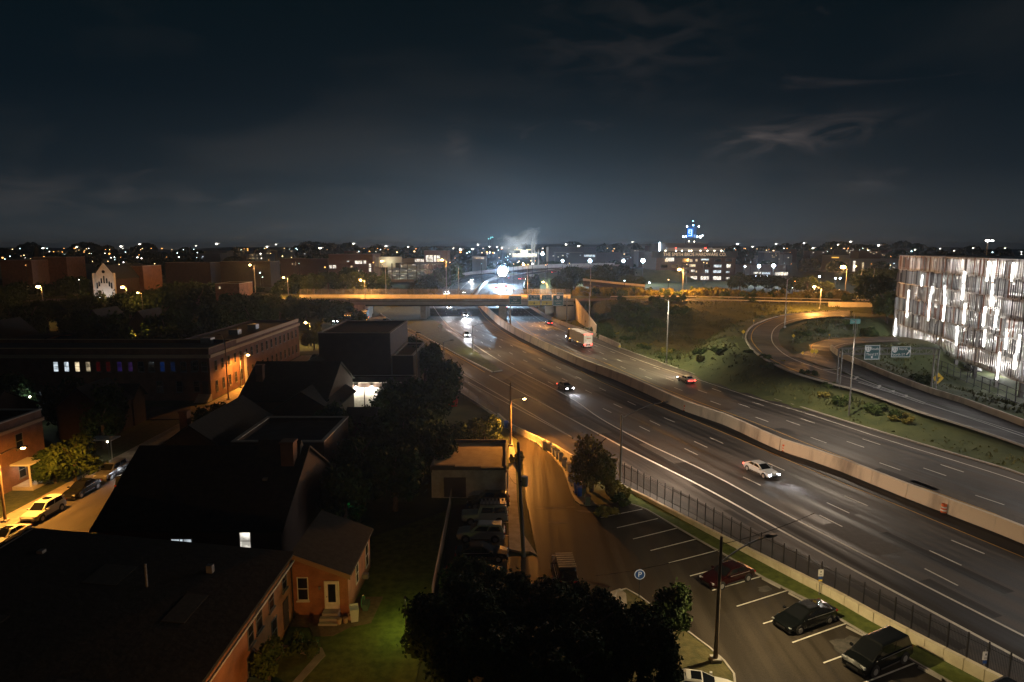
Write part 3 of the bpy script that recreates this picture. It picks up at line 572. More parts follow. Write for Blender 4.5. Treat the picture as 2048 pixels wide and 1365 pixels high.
# planted island and grass at the right foreground
gi = F([(1345, 1245), (1380, 1268), (1420, 1298), (1450, 1325), (1470, 1352), (1476, 1400), (1330, 1480), (1180, 1420), (1190, 1300), (1215, 1230), (1232, 1185), (1252, 1180), (1280, 1195), (1300, 1210)])
kind(MB().prism([(p.x, p.y) for p in gi], -.1, .12).build('planted_island', mat('dry_grass', (.07, .065, .02), .95, c2=(.12, .10, .035), scale=1.6, bump=1, det=8)), 'structure')
kerb('kerb_island', gi + [gi[0]], off(gi + [gi[0]], .15), .17, CONC)
ap = F([(1212, 1190), (1240, 1180), (1252, 1190), (1254, 1215), (1246, 1238), (1216, 1240)])
kind(MB().prism([(p.x, p.y) for p in ap], -.1, .14).build('concrete_apron', PAVE), 'structure')
# back yard lawn left
yard = F([(745, 1075), (900, 1020), (872, 1180), (800, 1500), (545, 1500), (546, 1338), (590, 1232), (700, 1235)])
kind(MB().prism([(p.x, p.y) for p in yard], -.1, .04).build('lawn', GRL), 'structure')
# streets on the left
def rect_struct(name, x0, x1, y0, y1, z, m): return kind(MB().box(x0, x1, y0, y1, -.15, z).build(name, m), 'structure')
rect_struct('street', -50.6, -42, 20, 190, .02, ASPHS); rect_struct('side_street', -190, -50.6, 104, 112.5, .018, ASPHS)
sp = thing('street_pavement', 'x', 'x')
for k in ('label', 'category'): del sp[k]
kind(sp, 'structure')
for i in range(54):
    y = 28 + i * 1.4
    MB().box(-53.2, -50.75, y + .015, y + 1.385, -.1, .13).build('paving_slab', PAVE, sp)
for i in range(30):
    y = 113 + i * 1.8
    MB().box(-54.8, -50.75, y + .015, y + 1.785, -.1, .13).build('paving_slab', PAVE, sp)
kind(MB().box(-50.74, -50.58, 28, 103.6, -.1, .15).box(-50.74, -50.58, 113, 167, -.1, .15).build('street_kerb', CONC), 'structure')
rect_struct('front_gardens', -58, -53.25, 25, 103, .08, mat('dark_garden_grass', (.025, .035, .012), .95, c2=(.05, .06, .02), scale=1.5, bump=1))
# ================================================================== BUILDINGS
_wm = {}
def window(parent, face, u, z, w, h, at, m=GLASSD, name='window', frame=None, sill=False, bars=1, prefix=None):
    """face: '-y' (towards the camera), '+x', '-x'; u = position along the wall, at = the wall plane"""
    frame = frame or mat('window_frame_dark', (.12, .11, .10), .7)
    key = (round(w, 2), round(h, 2), frame.name, sill, bars)
    if key not in _wm:
        mb = MB(); e = .07
        mb.box(-w / 2 - e, -w / 2, -.05, 0, -e, h + e).box(w / 2, w / 2 + e, -.05, 0, -e, h + e).box(-w / 2, w / 2, -.05, 0, h, h + e).box(-w / 2, w / 2, -.05, 0, -e, 0)
        if bars: mb.box(-w / 2, w / 2, -.04, 0, h / 2 - .03, h / 2 + .03)
        if sill: mb.box(-w / 2 - .15, w / 2 + .15, -.14, 0, -e - .1, -e)
        f = mb.mesh('window', frame); p = {}
        _wm[key] = (f, p)
    f, p = _wm[key]
    if m.name not in p: p[m.name] = MB().box(-w / 2, w / 2, -.022, -.004, 0, h).mesh('pane', m)
    rz = {'-y': 0, '+x': math.pi / 2, '-x': -math.pi / 2, '+y': math.pi}[face]
    loc = (u, at, z) if face in ('-y', '+y') else (at, u, z)
    o = link(name, f, parent, loc, rz); link('pane', p[m.name], o); return o
def flat_block(label, cat, x0, x1, y0, y1, h, m=BRICKD, name='brick_building', roofm=ROOFM, z0=0, par=.6, group=None, coping=CONC):
    t = thing(name, label, cat, ((x0 + x1) / 2, (y0 + y1) / 2, z0), 0, group); dx, dy = (x1 - x0) / 2, (y1 - y0) / 2
    MB().box(-dx, dx, -dy, dy, -1, h).build('wall', m, t)
    mb = MB(); e = .3
    mb.box(-dx, dx, -dy, -dy + e, h, h + par).box(-dx, dx, dy - e, dy, h, h + par).box(-dx, -dx + e, -dy + e, dy - e, h, h + par).box(dx - e, dx, -dy + e, dy - e, h, h + par); mb.build('parapet', m, t)
    mb = MB(); g = .08
    mb.box(-dx - g, dx + g, -dy - g, -dy + e + g, h + par, h + par + .12).box(-dx - g, dx + g, dy - e - g, dy + g, h + par, h + par + .12).box(-dx - g, -dx + e + g, -dy + e + g, dy - e - g, h + par, h + par + .12).box(dx - e - g, dx + g, -dy + e + g, dy - e - g, h + par, h + par + .12); mb.build('coping', coping, t)
    MB().box(-dx + e, dx - e, -dy + e, dy - e, h, h + .06).build('roof', roofm, t)
    return t
def gable_house(label, x0, x1, y0, y1, ze, zr, axis='y', m=BRICKD, roofm=ROOF, ridge=None, over=.35, name='house', cat='house', chim=(), z0=0, group=None):
    t = thing(name, label, cat, ((x0 + x1) / 2, (y0 + y1) / 2, z0), 0, group); dx, dy = (x1 - x0) / 2, (y1 - y0) / 2
    mb = MB(); r = (ridge - (x0 + x1) / 2) if (ridge is not None and axis == 'y') else ((ridge - (y0 + y1) / 2) if ridge is not None else 0)
    def pent(k):
        return [(-dx, k, -1), (dx, k, -1), (dx, k, ze), (r, k, zr), (-dx, k, ze)] if axis == 'y' else [(k, dy, -1), (k, -dy, -1), (k, -dy, ze), (k, r, zr), (k, dy, ze)]
    K = dy if axis == 'y' else dx
    mb.loft([pent(-K), pent(K)] if axis == 'y' else [pent(-K), pent(K)]).build('wall', m, t)
    rf = MB(); o = over; th = .18
    D = dx if axis == 'y' else dy
    for s in (-1, 1):
        run = D - s * r if axis == 'y' else D - s * r; slope = (zr - ze) / max(run, .1); e = s * (D + o); ez = ze - o * slope
        def pt(a, b, z): return (a, b, z) if axis == 'y' else (b, a, z)
        q = [pt(r, -K - o, zr + .02), pt(e, -K - o, ez + .02), pt(e, K + o, ez + .02), pt(r, K + o, zr + .02), pt(r, -K - o, zr + .02 + th), pt(e, -K - o, ez + .02 + th), pt(e, K + o, ez + .02 + th), pt(r, K + o, zr + .02 + th)]
        rf.hexa(q)
    ro = rf.build('roof', roofm, t)
    for (cx, cy, w, zt) in chim:
        MB().box(cx - w / 2, cx + w / 2, cy - w / 2, cy + w / 2, ze - .5, zt).box(cx - w / 2 - .08, cx + w / 2 + .08, cy - w / 2 - .08, cy + w / 2 + .08, zt, zt + .18).build('chimney', BRICKO, ro)
    t['_c'] = ((x0 + x1) / 2, (y0 + y1) / 2); return t
def fa(t, v, ax): return v - (t.location.x if ax == 'x' else t.location.y)
WFR = mat('white_trim', (.62, .60, .54), .6)
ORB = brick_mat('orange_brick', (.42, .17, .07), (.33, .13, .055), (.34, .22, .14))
# -- long dark-roofed brick house in the foreground
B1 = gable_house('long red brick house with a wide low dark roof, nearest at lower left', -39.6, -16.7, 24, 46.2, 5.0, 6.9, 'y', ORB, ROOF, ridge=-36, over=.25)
for (y, z, w, h) in ((44.6, 3.2, .8, 1.2), (42.0, 3.2, .8, 1.2), (39.8, 3.0, .9, 1.5), (38.4, 2.9, .8, 1.3), (42.3, .5, .9, 1.7), (38.2, .6, 1.0, 1.7)):
    window(B1, '+x', fa(B1, y, 'y'), z, w, h, fa(B1, -16.7, 'x'), GLASSD, sill=True)
d = MB().box(-.05, .08, -.5, .5, 0, 2.1).build('door', mat('dark_door', (.05, .035, .03), .6), B1, (fa(B1, -16.72, 'x'), fa(B1, 44.6, 'y'), .25)); MB().box(.08, .13, .3, .36, 1, 1.1).build('handle', STEEL, d)
for v in ((-30, 34), (-24, 40), (-41, 38)):
    MB().tube((fa(B1, v[0], 'x'), fa(B1, v[1], 'y'), 5.2), (fa(B1, v[0], 'x'), fa(B1, v[1], 'y'), 7.5), .08).build('roof_vent', STEEL, bpy.data.objects[B1.children[1].name])
MB().box(.22, .36, -22.2, 0, 4.62, 4.76).build('gutter', mat('pale_gutter', (.45, .42, .36), .5), B1, (fa(B1, -16.7, 'x'), fa(B1, 46.3, 'y'), 0))
MB().box(-.12, .12, -11.2, 11.2, 6.98, 7.12).build('ridge_cap', mat('ridge_grey', (.04, .04, .04), .8), B1, (fa(B1, -36, 'x'), 0, .06))
for (x, y, w, l) in ((-22, 30, 3, 1.6), (-27, 41, 2.2, 2.6), (-20.5, 38, 1.4, 3.2), (-31, 35, 2.8, 1.2), (-24, 26, 3.4, 2)):
    s_ = (6.9 - 5.0) / (39.6 - 16.7 - 3.6); za = lambda X: 5.0 + (-16.7 - X) * (1.9 / 19.3) + .215
    mb = MB(); mb.hexa([(x - w / 2, y - l / 2, za(x - w / 2)), (x + w / 2, y - l / 2, za(x + w / 2)), (x + w / 2, y + l / 2, za(x + w / 2)), (x - w / 2, y + l / 2, za(x - w / 2)), (x - w / 2, y - l / 2, za(x - w / 2) + .02), (x + w / 2, y - l / 2, za(x + w / 2) + .02), (x + w / 2, y + l / 2, za(x + w / 2) + .02), (x - w / 2, y + l / 2, za(x - w / 2) + .02)])
    mb.build('shingle_patch', mat('newer_shingle', (.025, .03, .03), .9, c2=(.04, .044, .042), scale=3), B1, (-B1.location.x, -B1.location.y, 0))
for (x, y) in ((-21, 42.5), (-28, 31), (-33, 43)): MB().box(x - .2, x + .2, y - .2, y + .2, 5.3, 6.15 if x > -30 else 7.0).build('roof_vent', STEEL, B1, (-B1.location.x, -B1.location.y, 0))
MB().tube((.1, 0, 0), (.1, 0, 4.9), .05).build('downpipe', DARKM, B1, (fa(B1, -16.7, 'x'), fa(B1, 45.95, 'y'), 0))
# -- brick annex with the white door
B2 = thing('house', 'small brick annex with a white glazed door and lean-to roof', 'house', (-14.6, 50, 0))
MB().hexa([(-2.1, -3.6, -1), (2.1, -3.6, -1), (2.1, 4, -1), (-2.1, 4, -1), (-2.1, -3.6, 5.0), (2.1, -3.6, 3.4), (2.1, 4, 3.4), (-2.1, 4, 5.0)]) if 0 else None
mb = MB(); mb.hexa([(-2.1, -3.6, -1), (2.1, -3.6, -1), (2.1, 4, -1), (-2.1, 4, -1), (-2.1, -3.6, 5.0), (2.1, -3.6, 3.4), (2.1, 4, 3.4), (-2.1, 4, 5.0)]); mb.build('wall', ORB, B2)
mb = MB(); mb.hexa([(-2.1, -3.9, 5.02), (2.4, -3.9, 3.32), (2.4, 4.3, 3.32), (-2.1, 4.3, 5.02), (-2.1, -3.9, 5.2), (2.4, -3.9, 3.5), (2.4, 4.3, 3.5), (-2.1, 4.3, 5.2)]); mb.build('roof', ROOF, B2)
mb = MB(); mb.hexa([(-2.1, -3.97, 4.8), (2.4, -3.97, 3.1), (2.4, -3.91, 3.1), (-2.1, -3.91, 4.8), (-2.1, -3.97, 5.18), (2.4, -3.97, 3.48), (2.4, -3.91, 3.48), (-2.1, -3.91, 5.18)]); mb.build('fascia', mat('brown_fascia', (.30, .19, .10), .7), B2)
window(B2, '-y', -1.35, 1.35, .72, 1.75, -3.62, GLASSD, frame=WFR, sill=True)
d = MB().box(-.46, .46, -.09, 0, 0, 2.15).build('door', WHITEP, B2, (.85, -3.6, .62)); MB().box(-.27, .30, -.11, -.08, .55, 2.0).build('pane', GLASSD, d); MB().tube((-.38, -.15, 1.0), (-.38, -.09, 1.0), .04).build('handle', STEEL, d)
MB().box(-.56, -.46, -.1, 0, 0, 2.25).box(.46, .56, -.1, 0, 0, 2.25).box(-.46, .46, -.1, 0, 2.15, 2.25).build('door_frame', WFR, B2, (.85, -3.6, .62))
MB().box(-.6, .6, -.75, 0, -.62, 0).box(-.7, .7, -1.15, -.75, -.62, -.2).box(-.7, .7, -1.5, -1.15, -.62, -.4).build('steps', CONC, B2, (.85, -3.6, .62))
MB().box(-.08, .08, -.16, 0, 0, .12).sphere((0, -.2, -.03), .06).build('wall_lamp', STEEL, B2, (-.05, -3.6, 2.3))
window(B2, '+x', -.9, 1.3, .7, 1.5, 2.12, GLASSD, frame=WFR); window(B2, '+x', 2.6, .9, .9, 1.9, 2.12, GLASSD, frame=WFR)
MB().box(-.3, .3, -.2, .2, .6, 1.0).build('meter_box', STEEL, B2, (2.3, 1, 0))
# patio, planter path
kind(MB().prism([(-16.6, 46.3), (-16.6, 44.9), (-15, 44.7), (-14.4, 43.6), (-13, 43.7), (-12, 44.8), (-10.6, 45.3), (-10.4, 49), (-12.4, 49)], -.1, .075).build('patio', mat('brick_patio', (.20, .13, .08), .9, c2=(.13, .085, .05), scale=3)), 'structure')
kind(MB().prism([(-16.5, 42.6), (-13.4, 42.3), (-12.9, 41.4), (-14.4, 36), (-14.9, 36), (-13.6, 41.2), (-14.6, 41.6), (-16.5, 41.7)], -.1, .08).build('garden_path', PAVE), 'structure')
t = thing('cellar_hatch', 'green slanted cellar hatch against the orange brick wall', 'cellar hatch', (-15.4, 36.2, 0))
mb = MB(); mb.hexa([(-1.2, -1, 0), (1.1, -1, 0), (1.1, 1.6, 0), (-1.2, 1.6, 0), (-1.2, -1, 1.0), (1.1, -1, .35), (1.1, 1.6, .35), (-1.2, 1.6, 1.0)]); mb.build('frame', mat('green_metal', (.06, .10, .07), .6), t)
for y in (-.95, .35): mb = MB(); mb.hexa([(-1.15, y, 1.0), (1.1, y, .36), (1.1, y + 1.2, .36), (-1.15, y + 1.2, 1.0), (-1.15, y, 1.06), (1.1, y, .42), (1.1, y + 1.2, .42), (-1.15, y + 1.2, 1.06)]); mb.build('leaf', mat('green_metal', (.06, .10, .07), .6), t)
def bin_mesh(m_body, m_lid, parent, w=.6, h=1.05, name='body'):
    mb = MB(); a = w * .40; b = w * .5; mb.hexa([(-a, -a, .08), (a, -a, .08), (a, a, .08), (-a, a, .08), (-b, -b, h), (b, -b, h), (b, b, h), (-b, b, h)]); mb.box(-b - .02, b + .02, -b - .02, b + .02, h - .1, h - .04); mb.build(name, m_body, parent)
    mb = MB(); mb.hexa([(-b - .03, -b - .05, h), (b + .03, -b - .05, h), (b + .03, b + .05, h), (-b - .03, b + .05, h), (-b, -b, h + .06), (b, -b, h + .06), (b, b, h + .12), (-b, b, h + .12)]); mb.build('lid', m_lid, parent)
    MB().tube((-b, b * .9, .1), (-b - .06, b * .9, .1), .11).tube((b, b * .9, .1), (b + .06, b * .9, .1), .11).build('wheels', BLACK, parent)
    MB().tube((-b * .8, b + .1, h - .08), (b * .8, b + .1, h - .08), .02).build('handle', m_lid, parent)
GREYB = mat('grey_bin_plastic', (.50, .51, .50), .55); GREYD = mat('dark_lid_plastic', (.05, .05, .055), .5); BLUEB = mat('blue_bin_plastic', (.03, .14, .75), .5)
t = thing('trash_bin', 'pale wheeled bin with its lid open beside the annex corner', 'bin', (-11.9, 45.6, .06), .3)
mb = MB(); mb.hexa([(-.26, -.26, .05), (.26, -.26, .05), (.26, .26, .05), (-.26, .26, .05), (-.33, -.33, 1.05), (.33, -.33, 1.05), (.33, .33, 1.05), (-.33, .33, 1.05)]); mb.build('body', mat('pale_bin_plastic', (.5, .5, .5), .5), t)
MB().box(-.3, .3, .34, .38, .5, 1.2).build('lid', mat('pale_bin_plastic', (.5, .5, .5), .5), t)
for i, (x, y) in enumerate(((-12.95, 45.2), (-12.5, 45.35), (-12.25, 45.75))):
    t = thing('bucket', ['tan pot at the foot of the annex steps', 'tan pot between the steps and the pale bin', 'tan pot touching the pale bin'][i], 'pot', (x, y, .06)); MB().tube((0, 0, 0), (0, 0, .42), .15, .2, 10).build('pot', mat('tan_pot', (.42, .28, .18), .8), t)
t = thing('hose_reel', 'tangle of hose and garden gear leaning on the annex wall', 'garden gear', (-11.7, 47.3, .05)); mb = MB()
for k in range(24): a, b = k * .55, (k + 1) * .55; mb.tube((.1 * k / 24, .45 * math.cos(a), .6 + .45 * math.sin(a)), (.1 * (k + 1) / 24, .45 * math.cos(b), .6 + .45 * math.sin(b)), .03, n=5, cap=False)
mb.build('hose', mat('green_hose', (.05, .16, .08), .5), t); MB().box(.1, .5, -.4, .5, 0, .5).build('box', mat('green_metal', (.06, .10, .07), .6), t)
# -- hipped house behind with lit windows
B3 = gable_house('dark roofed brick house with three lit back windows and a tall chimney', -34.8, -19.4, 51.6, 67, 4.7, 9.3, 'x', BRICKD, ROOF, chim=((6.6, -1.6, 1.15, 10.3),))
for px, z, w, h, m in ((355, 3.1, .95, 1.0, E_WINC), (372, 3.1, .95, 1.0, E_WINC), (491, 2.3, .85, 1.5, E_WIN2)):
    p = AY(px, 1082, 51.6); window(B3, '-y', fa(B3, p.x, 'x'), p.z - .5 if px < 400 else p.z - .75, w, h if px > 400 else .65, fa(B3, 51.58, 'y'), m, frame=WFR)
mb = MB(); mb.loft([[(3.4, 1.5, 7.9), (3.4, -2.6, 5.9), (3.4, -.5, 10.2)], [(7.4, 1.5, 7.9), (7.4, -2.6, 5.9), (7.4, -.5, 10.2)]]); mb.build('dormer', ROOF, B3)
MB().box(-.2, .2, -.6, .6, 0, .35).build('roof_box', STEEL, B3, (5, -3, 7.2))
# dark roofs and houses of the block, mostly silhouettes
H = []
def dh(label, *a, **k): t = gable_house(label, *a, **k); H.append(t); return t
dh('dark house with steep gable just left of the chimney roof', -40.5, -31, 70, 84, 5.0, 8.4, 'y', mat('near_black_wall', (.03, .022, .018), .9), chim=((-2, -4, .9, 9.2),))
flat_block('low flat roofed building with pale grey roof behind the chimney', 'building', -30.5, -20.5, 68.5, 79, 6.4, BRICKD)
dh('dark gabled house whose eave cuts across the orange lit street corner', -39.5, -27, 92, 108, 6.0, 10.2, 'x', BRICKD, chim=((-4.6, -4, 1.0, 10.4),))
dh('dark gabled house with pale gutter left of the garage doors', -34, -25.6, 90, 103, 5.0, 7.6, 'y', BRICKD)
dh('small dark outbuilding in front of the lit garage doors', -23.4, -19.6, 88, 95, 3.8, 5.0, 'x', BRICKD)
dh('dark house with a big plain roof at the centre left', -41, -31, 108, 121, 4.2, 8.0, 'y', BRICKD)
dh('dark house with a steep plain gable left of the street trees', -67, -60, 93, 100, 4.6, 7.6, 'y', BRICKD)
dh('large dark hipped house at the far left below the lit shop windows', -100, -84, 80, 94, 5, 8.4, 'x', BRICKD)
dh('dark house between the lit shop windows and the porch', -82, -72, 84, 96, 4.6, 7.8, 'x', BRICKD)
dh('dark gabled house left of the entrance steps', -72, -60, 100.5, 103.8, 4.5, 6.2, 'x', BRICKD)
# -- brick terrace at left lit by street lamp
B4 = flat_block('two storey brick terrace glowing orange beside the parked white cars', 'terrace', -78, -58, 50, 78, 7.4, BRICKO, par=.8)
for y in (52.5, 56, 59.5, 66, 69.5, 74): 
    window(B4, '+x', fa(B4, y, 'y'), 4.6, 1.0, 1.7, 10.02, GLASSD, sill=True)
    if y not in (66,): window(B4, '+x', fa(B4, y, 'y'), 1.1, 1.0, 1.8, 10.02, GLASSD, sill=True)
MB().box(10, 10.3, -14, 14, 6.9, 7.3).build('cornice', mat('brown_fascia', (.30, .19, .10), .7), B4)
d = MB().box(0, .08, -.5, .5, 0, 2.1).build('door', mat('dark_door', (.05, .035, .03), .6), B4, (10.0, 2, .5)); MB().box(.08, .12, .3, .36, 1, 1.1).build('handle', STEEL, d)
def porch(label, x, y, lampx):
    t = thing('porch', label, 'porch', (x, y, 0)); MB().box(0, 2.2, -1.4, 1.4, 3.0, 3.18).build('roof', mat('white_trim', (.62, .60, .54), .6), t); MB().box(2.0, 2.15, -1.3, -1.15, 0, 3).box(2.0, 2.15, 1.15, 1.3, 0, 3).build('columns', WFR, t); MB().box(0, 2.4, -1.4, 1.4, 0, .5).build('floor', CONC, t)
    b = MB().sphere((.5, 0, 2.7), .13).build('lamp_globe', E_WARM, t); lamp((.6, 0, 2.6), 90, WARM, .1, parent=t)
porch('porch with a curved white hood and lit lamp on the orange terrace', -57.9, 61.5, 0); porch('darker porch with a lit lamp farther along the terrace', -57.9, 73.5, 0)
# -- long two storey brick corner building
B5 = flat_block('long two storey brick corner building with coloured lit upper windows', 'building', -140, -55.6, 117.6, 129.6, 8.9, BRICKO, par=.7, coping=mat('tan_cornice', (.38, .28, .17), .8))
MB().box(30.2, 42.2, 6.05, 44.4, -1, 8.9).build('rear_wing', BRICKO, B5); MB().box(30.5, 41.9, 6.3, 44.1, 8.91, 8.97).build('roof', ROOFM, B5)
MB().box(41.9, 42.25, 6.05, 44.5, 8.9, 9.62).build('parapet', mat('tan_cornice', (.38, .28, .17), .8), B5); MB().box(30.1, 41.85, 44.1, 44.5, 8.9, 9.3).box(30.1, 30.4, 6.05, 44.1, 8.9, 9.3).build('parapet', BRICKD, B5)
MB().box(42.2, 42.6, -6.2, 44.5, 7.9, 8.5).build('cornice', mat('tan_cornice', (.38, .28, .17), .8), B5); MB().box(-42.2, 42.2, -6.4, -6.0, 7.9, 8.5).build('cornice', mat('tan_cornice', (.38, .28, .17), .8), B5)
for px, m in ((112, E_WINC), (133.5, E_WINC), (155, E_WIN), (176.5, emat('lit_room_dim', (1, .8, .5), .5, True))):
    p = AY(px, 733, 117.6); window(B5, '-y', fa(B5, p.x, 'x'), p.z - .95, .78, 1.75, fa(B5, 117.58, 'y'), m, sill=True)
for px, c, n in ((197, (.5, .01, .02), 'red_glow'), (217, (.35, .01, .01), 'dim_red_glow'), (239.5, (.22, .08, .9), 'violet_glow'), (261, (.3, .10, .6), 'dim_violet_glow'), (325, (.01, .13, .75), 'blue_glow'), (346, (.01, .07, .35), 'dim_blue_glow')):
    p = AY(px, 733, 117.6); window(B5, '-y', fa(B5, p.x, 'x'), p.z - .95, .78, 1.75, fa(B5, 117.58, 'y'), emat(n, c, .055, True), sill=True)
for px in (282, 303, 367, 388, 409): p = AY(px, 733, 117.6); window(B5, '-y', fa(B5, p.x, 'x'), p.z - .95, .95, 1.75, fa(B5, 117.58, 'y'), sill=True)
for x in (-58.2, -61.4, -65): window(B5, '-y', fa(B5, x, 'x'), 1.6, 1.0, 1.9, fa(B5, 117.58, 'y'), sill=True)
for x in (-58.2,): window(B5, '-y', fa(B5, x, 'x'), 5.6, 1.0, 1.8, fa(B5, 117.58, 'y'), sill=True)
for i in range(17):
    y = 120 + i * 2.85
    window(B5, '+x', fa(B5, y, 'y'), 5.2, .85, 1.8, 42.22, sill=True); window(B5, '+x', fa(B5, y, 'y'), 1.2, .85, 2.0, 42.22, sill=True)
d = MB().box(-.55, .55, -.08, 0, 0, 2.3).build('door', mat('dark_door', (.05, .035, .03), .6), B5, (fa(B5, -58.2, 'x') + 1.6, -6.0, 1.2)); MB().box(.35, .4, -.13, -.08, 1, 1.1).build('handle', STEEL, d)
st_ = MB()
for k in range(6): st_.box(-1.2, 1.2, -.35 * (k + 1) - .2, -.35 * k - .2, 0, 1.2 - .2 * k)
st_.build('steps', CONC, B5, (fa(B5, -58.2, 'x') + 1.6, -6.0, 0))
MB().box(42.25, 42.34, 9.2, 10.4, .1, 6.4).build('white_panel', mat('white_trim', (.62, .60, .54), .6), B5)
for y in (128, 141, 151): MB().box(fa(B5, -62, 'x'), fa(B5, -60, 'x'), fa(B5, y, 'y'), fa(B5, y + 2, 'y'), 9.0, 10.1).build('roof_unit', STEEL, B5)
# -- tall dark warehouse and the lit garage
BLACKW = mat('near_black_wall', (.03, .022, .018), .9)  # one even near-black wall colour
B6 = flat_block('tall windowless dark warehouse at the centre left', 'warehouse', -35.8, -22.5, 119, 139, 12.0, brick_mat('blackish_brick', (.045, .024, .018), (.035, .02, .015), (.04, .03, .03)), par=.3)  # brick in near-black tones
B6b = flat_block('lower dark wing of the warehouse stepping down to the highway', 'warehouse', -22.4, -18.5, 120, 136, 7.6, BLACKW, par=.3)
B7 = flat_block('low garage with two floodlit white roller doors', 'garage', -29.8, -18.0, 112.2, 118.9, 4.1, BRICKD, par=.25)
for i, px in enumerate((712.5, 744, 768)):
    p = AY(px, 780, 112.2); w = (2.6, 2.5, 1.9)[i]; d = MB()
    for k in range(13): d.box(-w / 2, w / 2, -.08 if k % 2 else -.10, 0, .27 * k, .27 * k + .262)
    d.build('roller_door', WHITEP if i < 2 else mat('grey_siding', (.25, .25, .24), .8), B7, (fa(B7, p.x, 'x'), -3.36, 0))
    if i < 2:
        l = MB().box(-.15, .15, -.35, 0, 3.8, 4.0).build('wall_lamp', DARKM, B7, (fa(B7, p.x, 'x'), -3.36, 0)); MB().box(-.12, .12, -.32, -.05, 3.70, 3.79).build('lens', E_WARM, l); lamp((fa(B7, p.x, 'x'), -3.85, 3.62), 900, (1, .88, .68), .08, parent=B7)
B8 = thing('garage', 'low white building with a broad tan roof lit orange beside the alley', 'garage', (-4.9, 75.2, 0))
mb = MB(); mb.hexa([(-4.2, -4.8, -.5), (4.2, -4.8, -.5), (4.2, 4.8, -.5), (-4.2, 4.8, -.5), (-4.2, -4.8, 3.3), (4.2, -4.8, 3.3), (4.2, 4.8, 3.2), (-4.2, 4.8, 3.2)]); mb.build('wall', mat('white_block', (.62, .60, .55), .8), B8)
MB().box(-4.1, 4.1, -4.6, 4.7, 3.31, 3.40).build('roof', mat('tan_membrane', (.40, .31, .20), .85, c2=(.30, .23, .15), scale=.9), B8)
MB().box(4.1, 4.3, -4.9, 4.9, 2.9, 3.75).box(-4.3, -4.1, -4.9, 4.9, 2.9, 3.6).box(-4.1, 4.1, 4.7, 4.9, 3.0, 3.8).box(-4.1, -1.5, -4.95, -4.6, 3.2, 3.75).box(-1.5, 1.4, -4.95, -4.6, 3.2, 3.6).box(1.4, 4.1, -4.95, -4.6, 3.2, 3.5).build('parapet', mat('dark_cap', (.10, .08, .06), .8), B8)
MB().tube((4.4, -4.9, 0), (4.4, -4.9, 3.2), .08).build('downpipe', mat('white_trim', (.62, .60, .54), .6), B8)
MB().box(-2.8, -.3, -4.86, -4.8, 0, 2.3).build('roller_door', mat('dark_door', (.05, .035, .03), .6), B8)
# wooden fence left of the parked cars
WF = thing('wooden_fence', 'long leaning board fence between the lawn and the parked cars', 'fence')
fq = resamp(F([(903, 1008), (895, 1050), (888, 1090), (880, 1130), (872, 1170), (864, 1215)]), 46)
for a, b in zip(fq, fq[1:]):
    m_ = (a + b) / 2; MB().obox(m_, (b - a).length * .94, .03, 1.75, math.atan2((b - a).y, (b - a).x)).build('board', WOODP, WF)
# ================================================================== FAR BUILDINGS
def far_block(label, px0, px1, pytop, Y, pybase=None, depth=25, m=BRICKD, cat='building', wins=(), z0=None, name='far_building', par=.4):
    a = AY(px0, pytop, Y); b = AY(px1, pytop, Y); z0 = 6 if z0 is None else z0; t = flat_block(label, cat, a.x, b.x, Y, Y + depth, a.z - z0 - par, m, name, ROOFM, z0, par)
    for (x0_, y0_, x1_, y1_, em) in wins:
        p = AY(x0_, y1_, Y); q = AY(x1_, y0_, Y)
        window(t, '-y', fa(t, (p.x + q.x) / 2, 'x'), p.z - z0, q.x - p.x, max(q.z - p.z, .4), -depth / 2 - .02, em, bars=0)
    return t
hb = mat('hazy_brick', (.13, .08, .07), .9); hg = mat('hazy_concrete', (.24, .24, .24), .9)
SM = far_block('large brick warehouse with rooftop lettering and scattered lit windows', 1313, 1472, 505, 430, depth=60, m=brick_mat('warehouse_brick', (.10, .055, .045), (.085, .048, .04), (.09, .07, .06), .6), cat='warehouse', z0=5,
    wins=[(1330, 518, 1336, 524, E_WIN), (1332, 516, 1348, 523, E_WIN2), (1379, 519, 1385, 524, E_WIN), (1391, 519, 1395, 523, E_WIN), (1402, 518, 1418, 521, E_WINC), (1379, 529, 1391, 534, E_WIN), (1427, 530, 1443, 535, E_WINC), (1453, 529, 1461, 536, E_WIN2),
          (1382, 540, 1389, 544, E_WIN2), (1391, 542, 1394, 546, E_WIN), (1410, 540, 1417, 546, E_WINC), (1426, 541, 1442, 546, E_WINC), (1452, 543, 1459, 546, E_WINC), (1381, 553, 1394, 559, E_WIN2), (1401, 553, 1418, 560, E_WIN2), (1426, 553, 1442, 560, E_WIN2), (1452, 555, 1459, 559, E_WIN2), (1330, 552, 1337, 557, E_WIN), (1340, 552, 1345, 558, E_WIN)])
for r in range(4):
    for c in range(7):
        x = 1322 + c * 21.5; y = 517.5 + r * 11.8
        if (r, c) not in ((0, 0), (0, 1), (0, 3), (1, 3), (1, 5), (1, 6), (2, 3), (2, 4), (2, 5), (2, 6), (3, 3), (3, 4), (3, 5), (3, 6), (0, 4), (3, 0)):
            p = AY(x, y + 6.5, 430); q = AY(x + 13, y, 430); window(SM, '-y', fa(SM, (p.x + q.x) / 2, 'x'), p.z - 5, q.x - p.x, q.z - p.z, -30.02, GLASSD, bars=0)
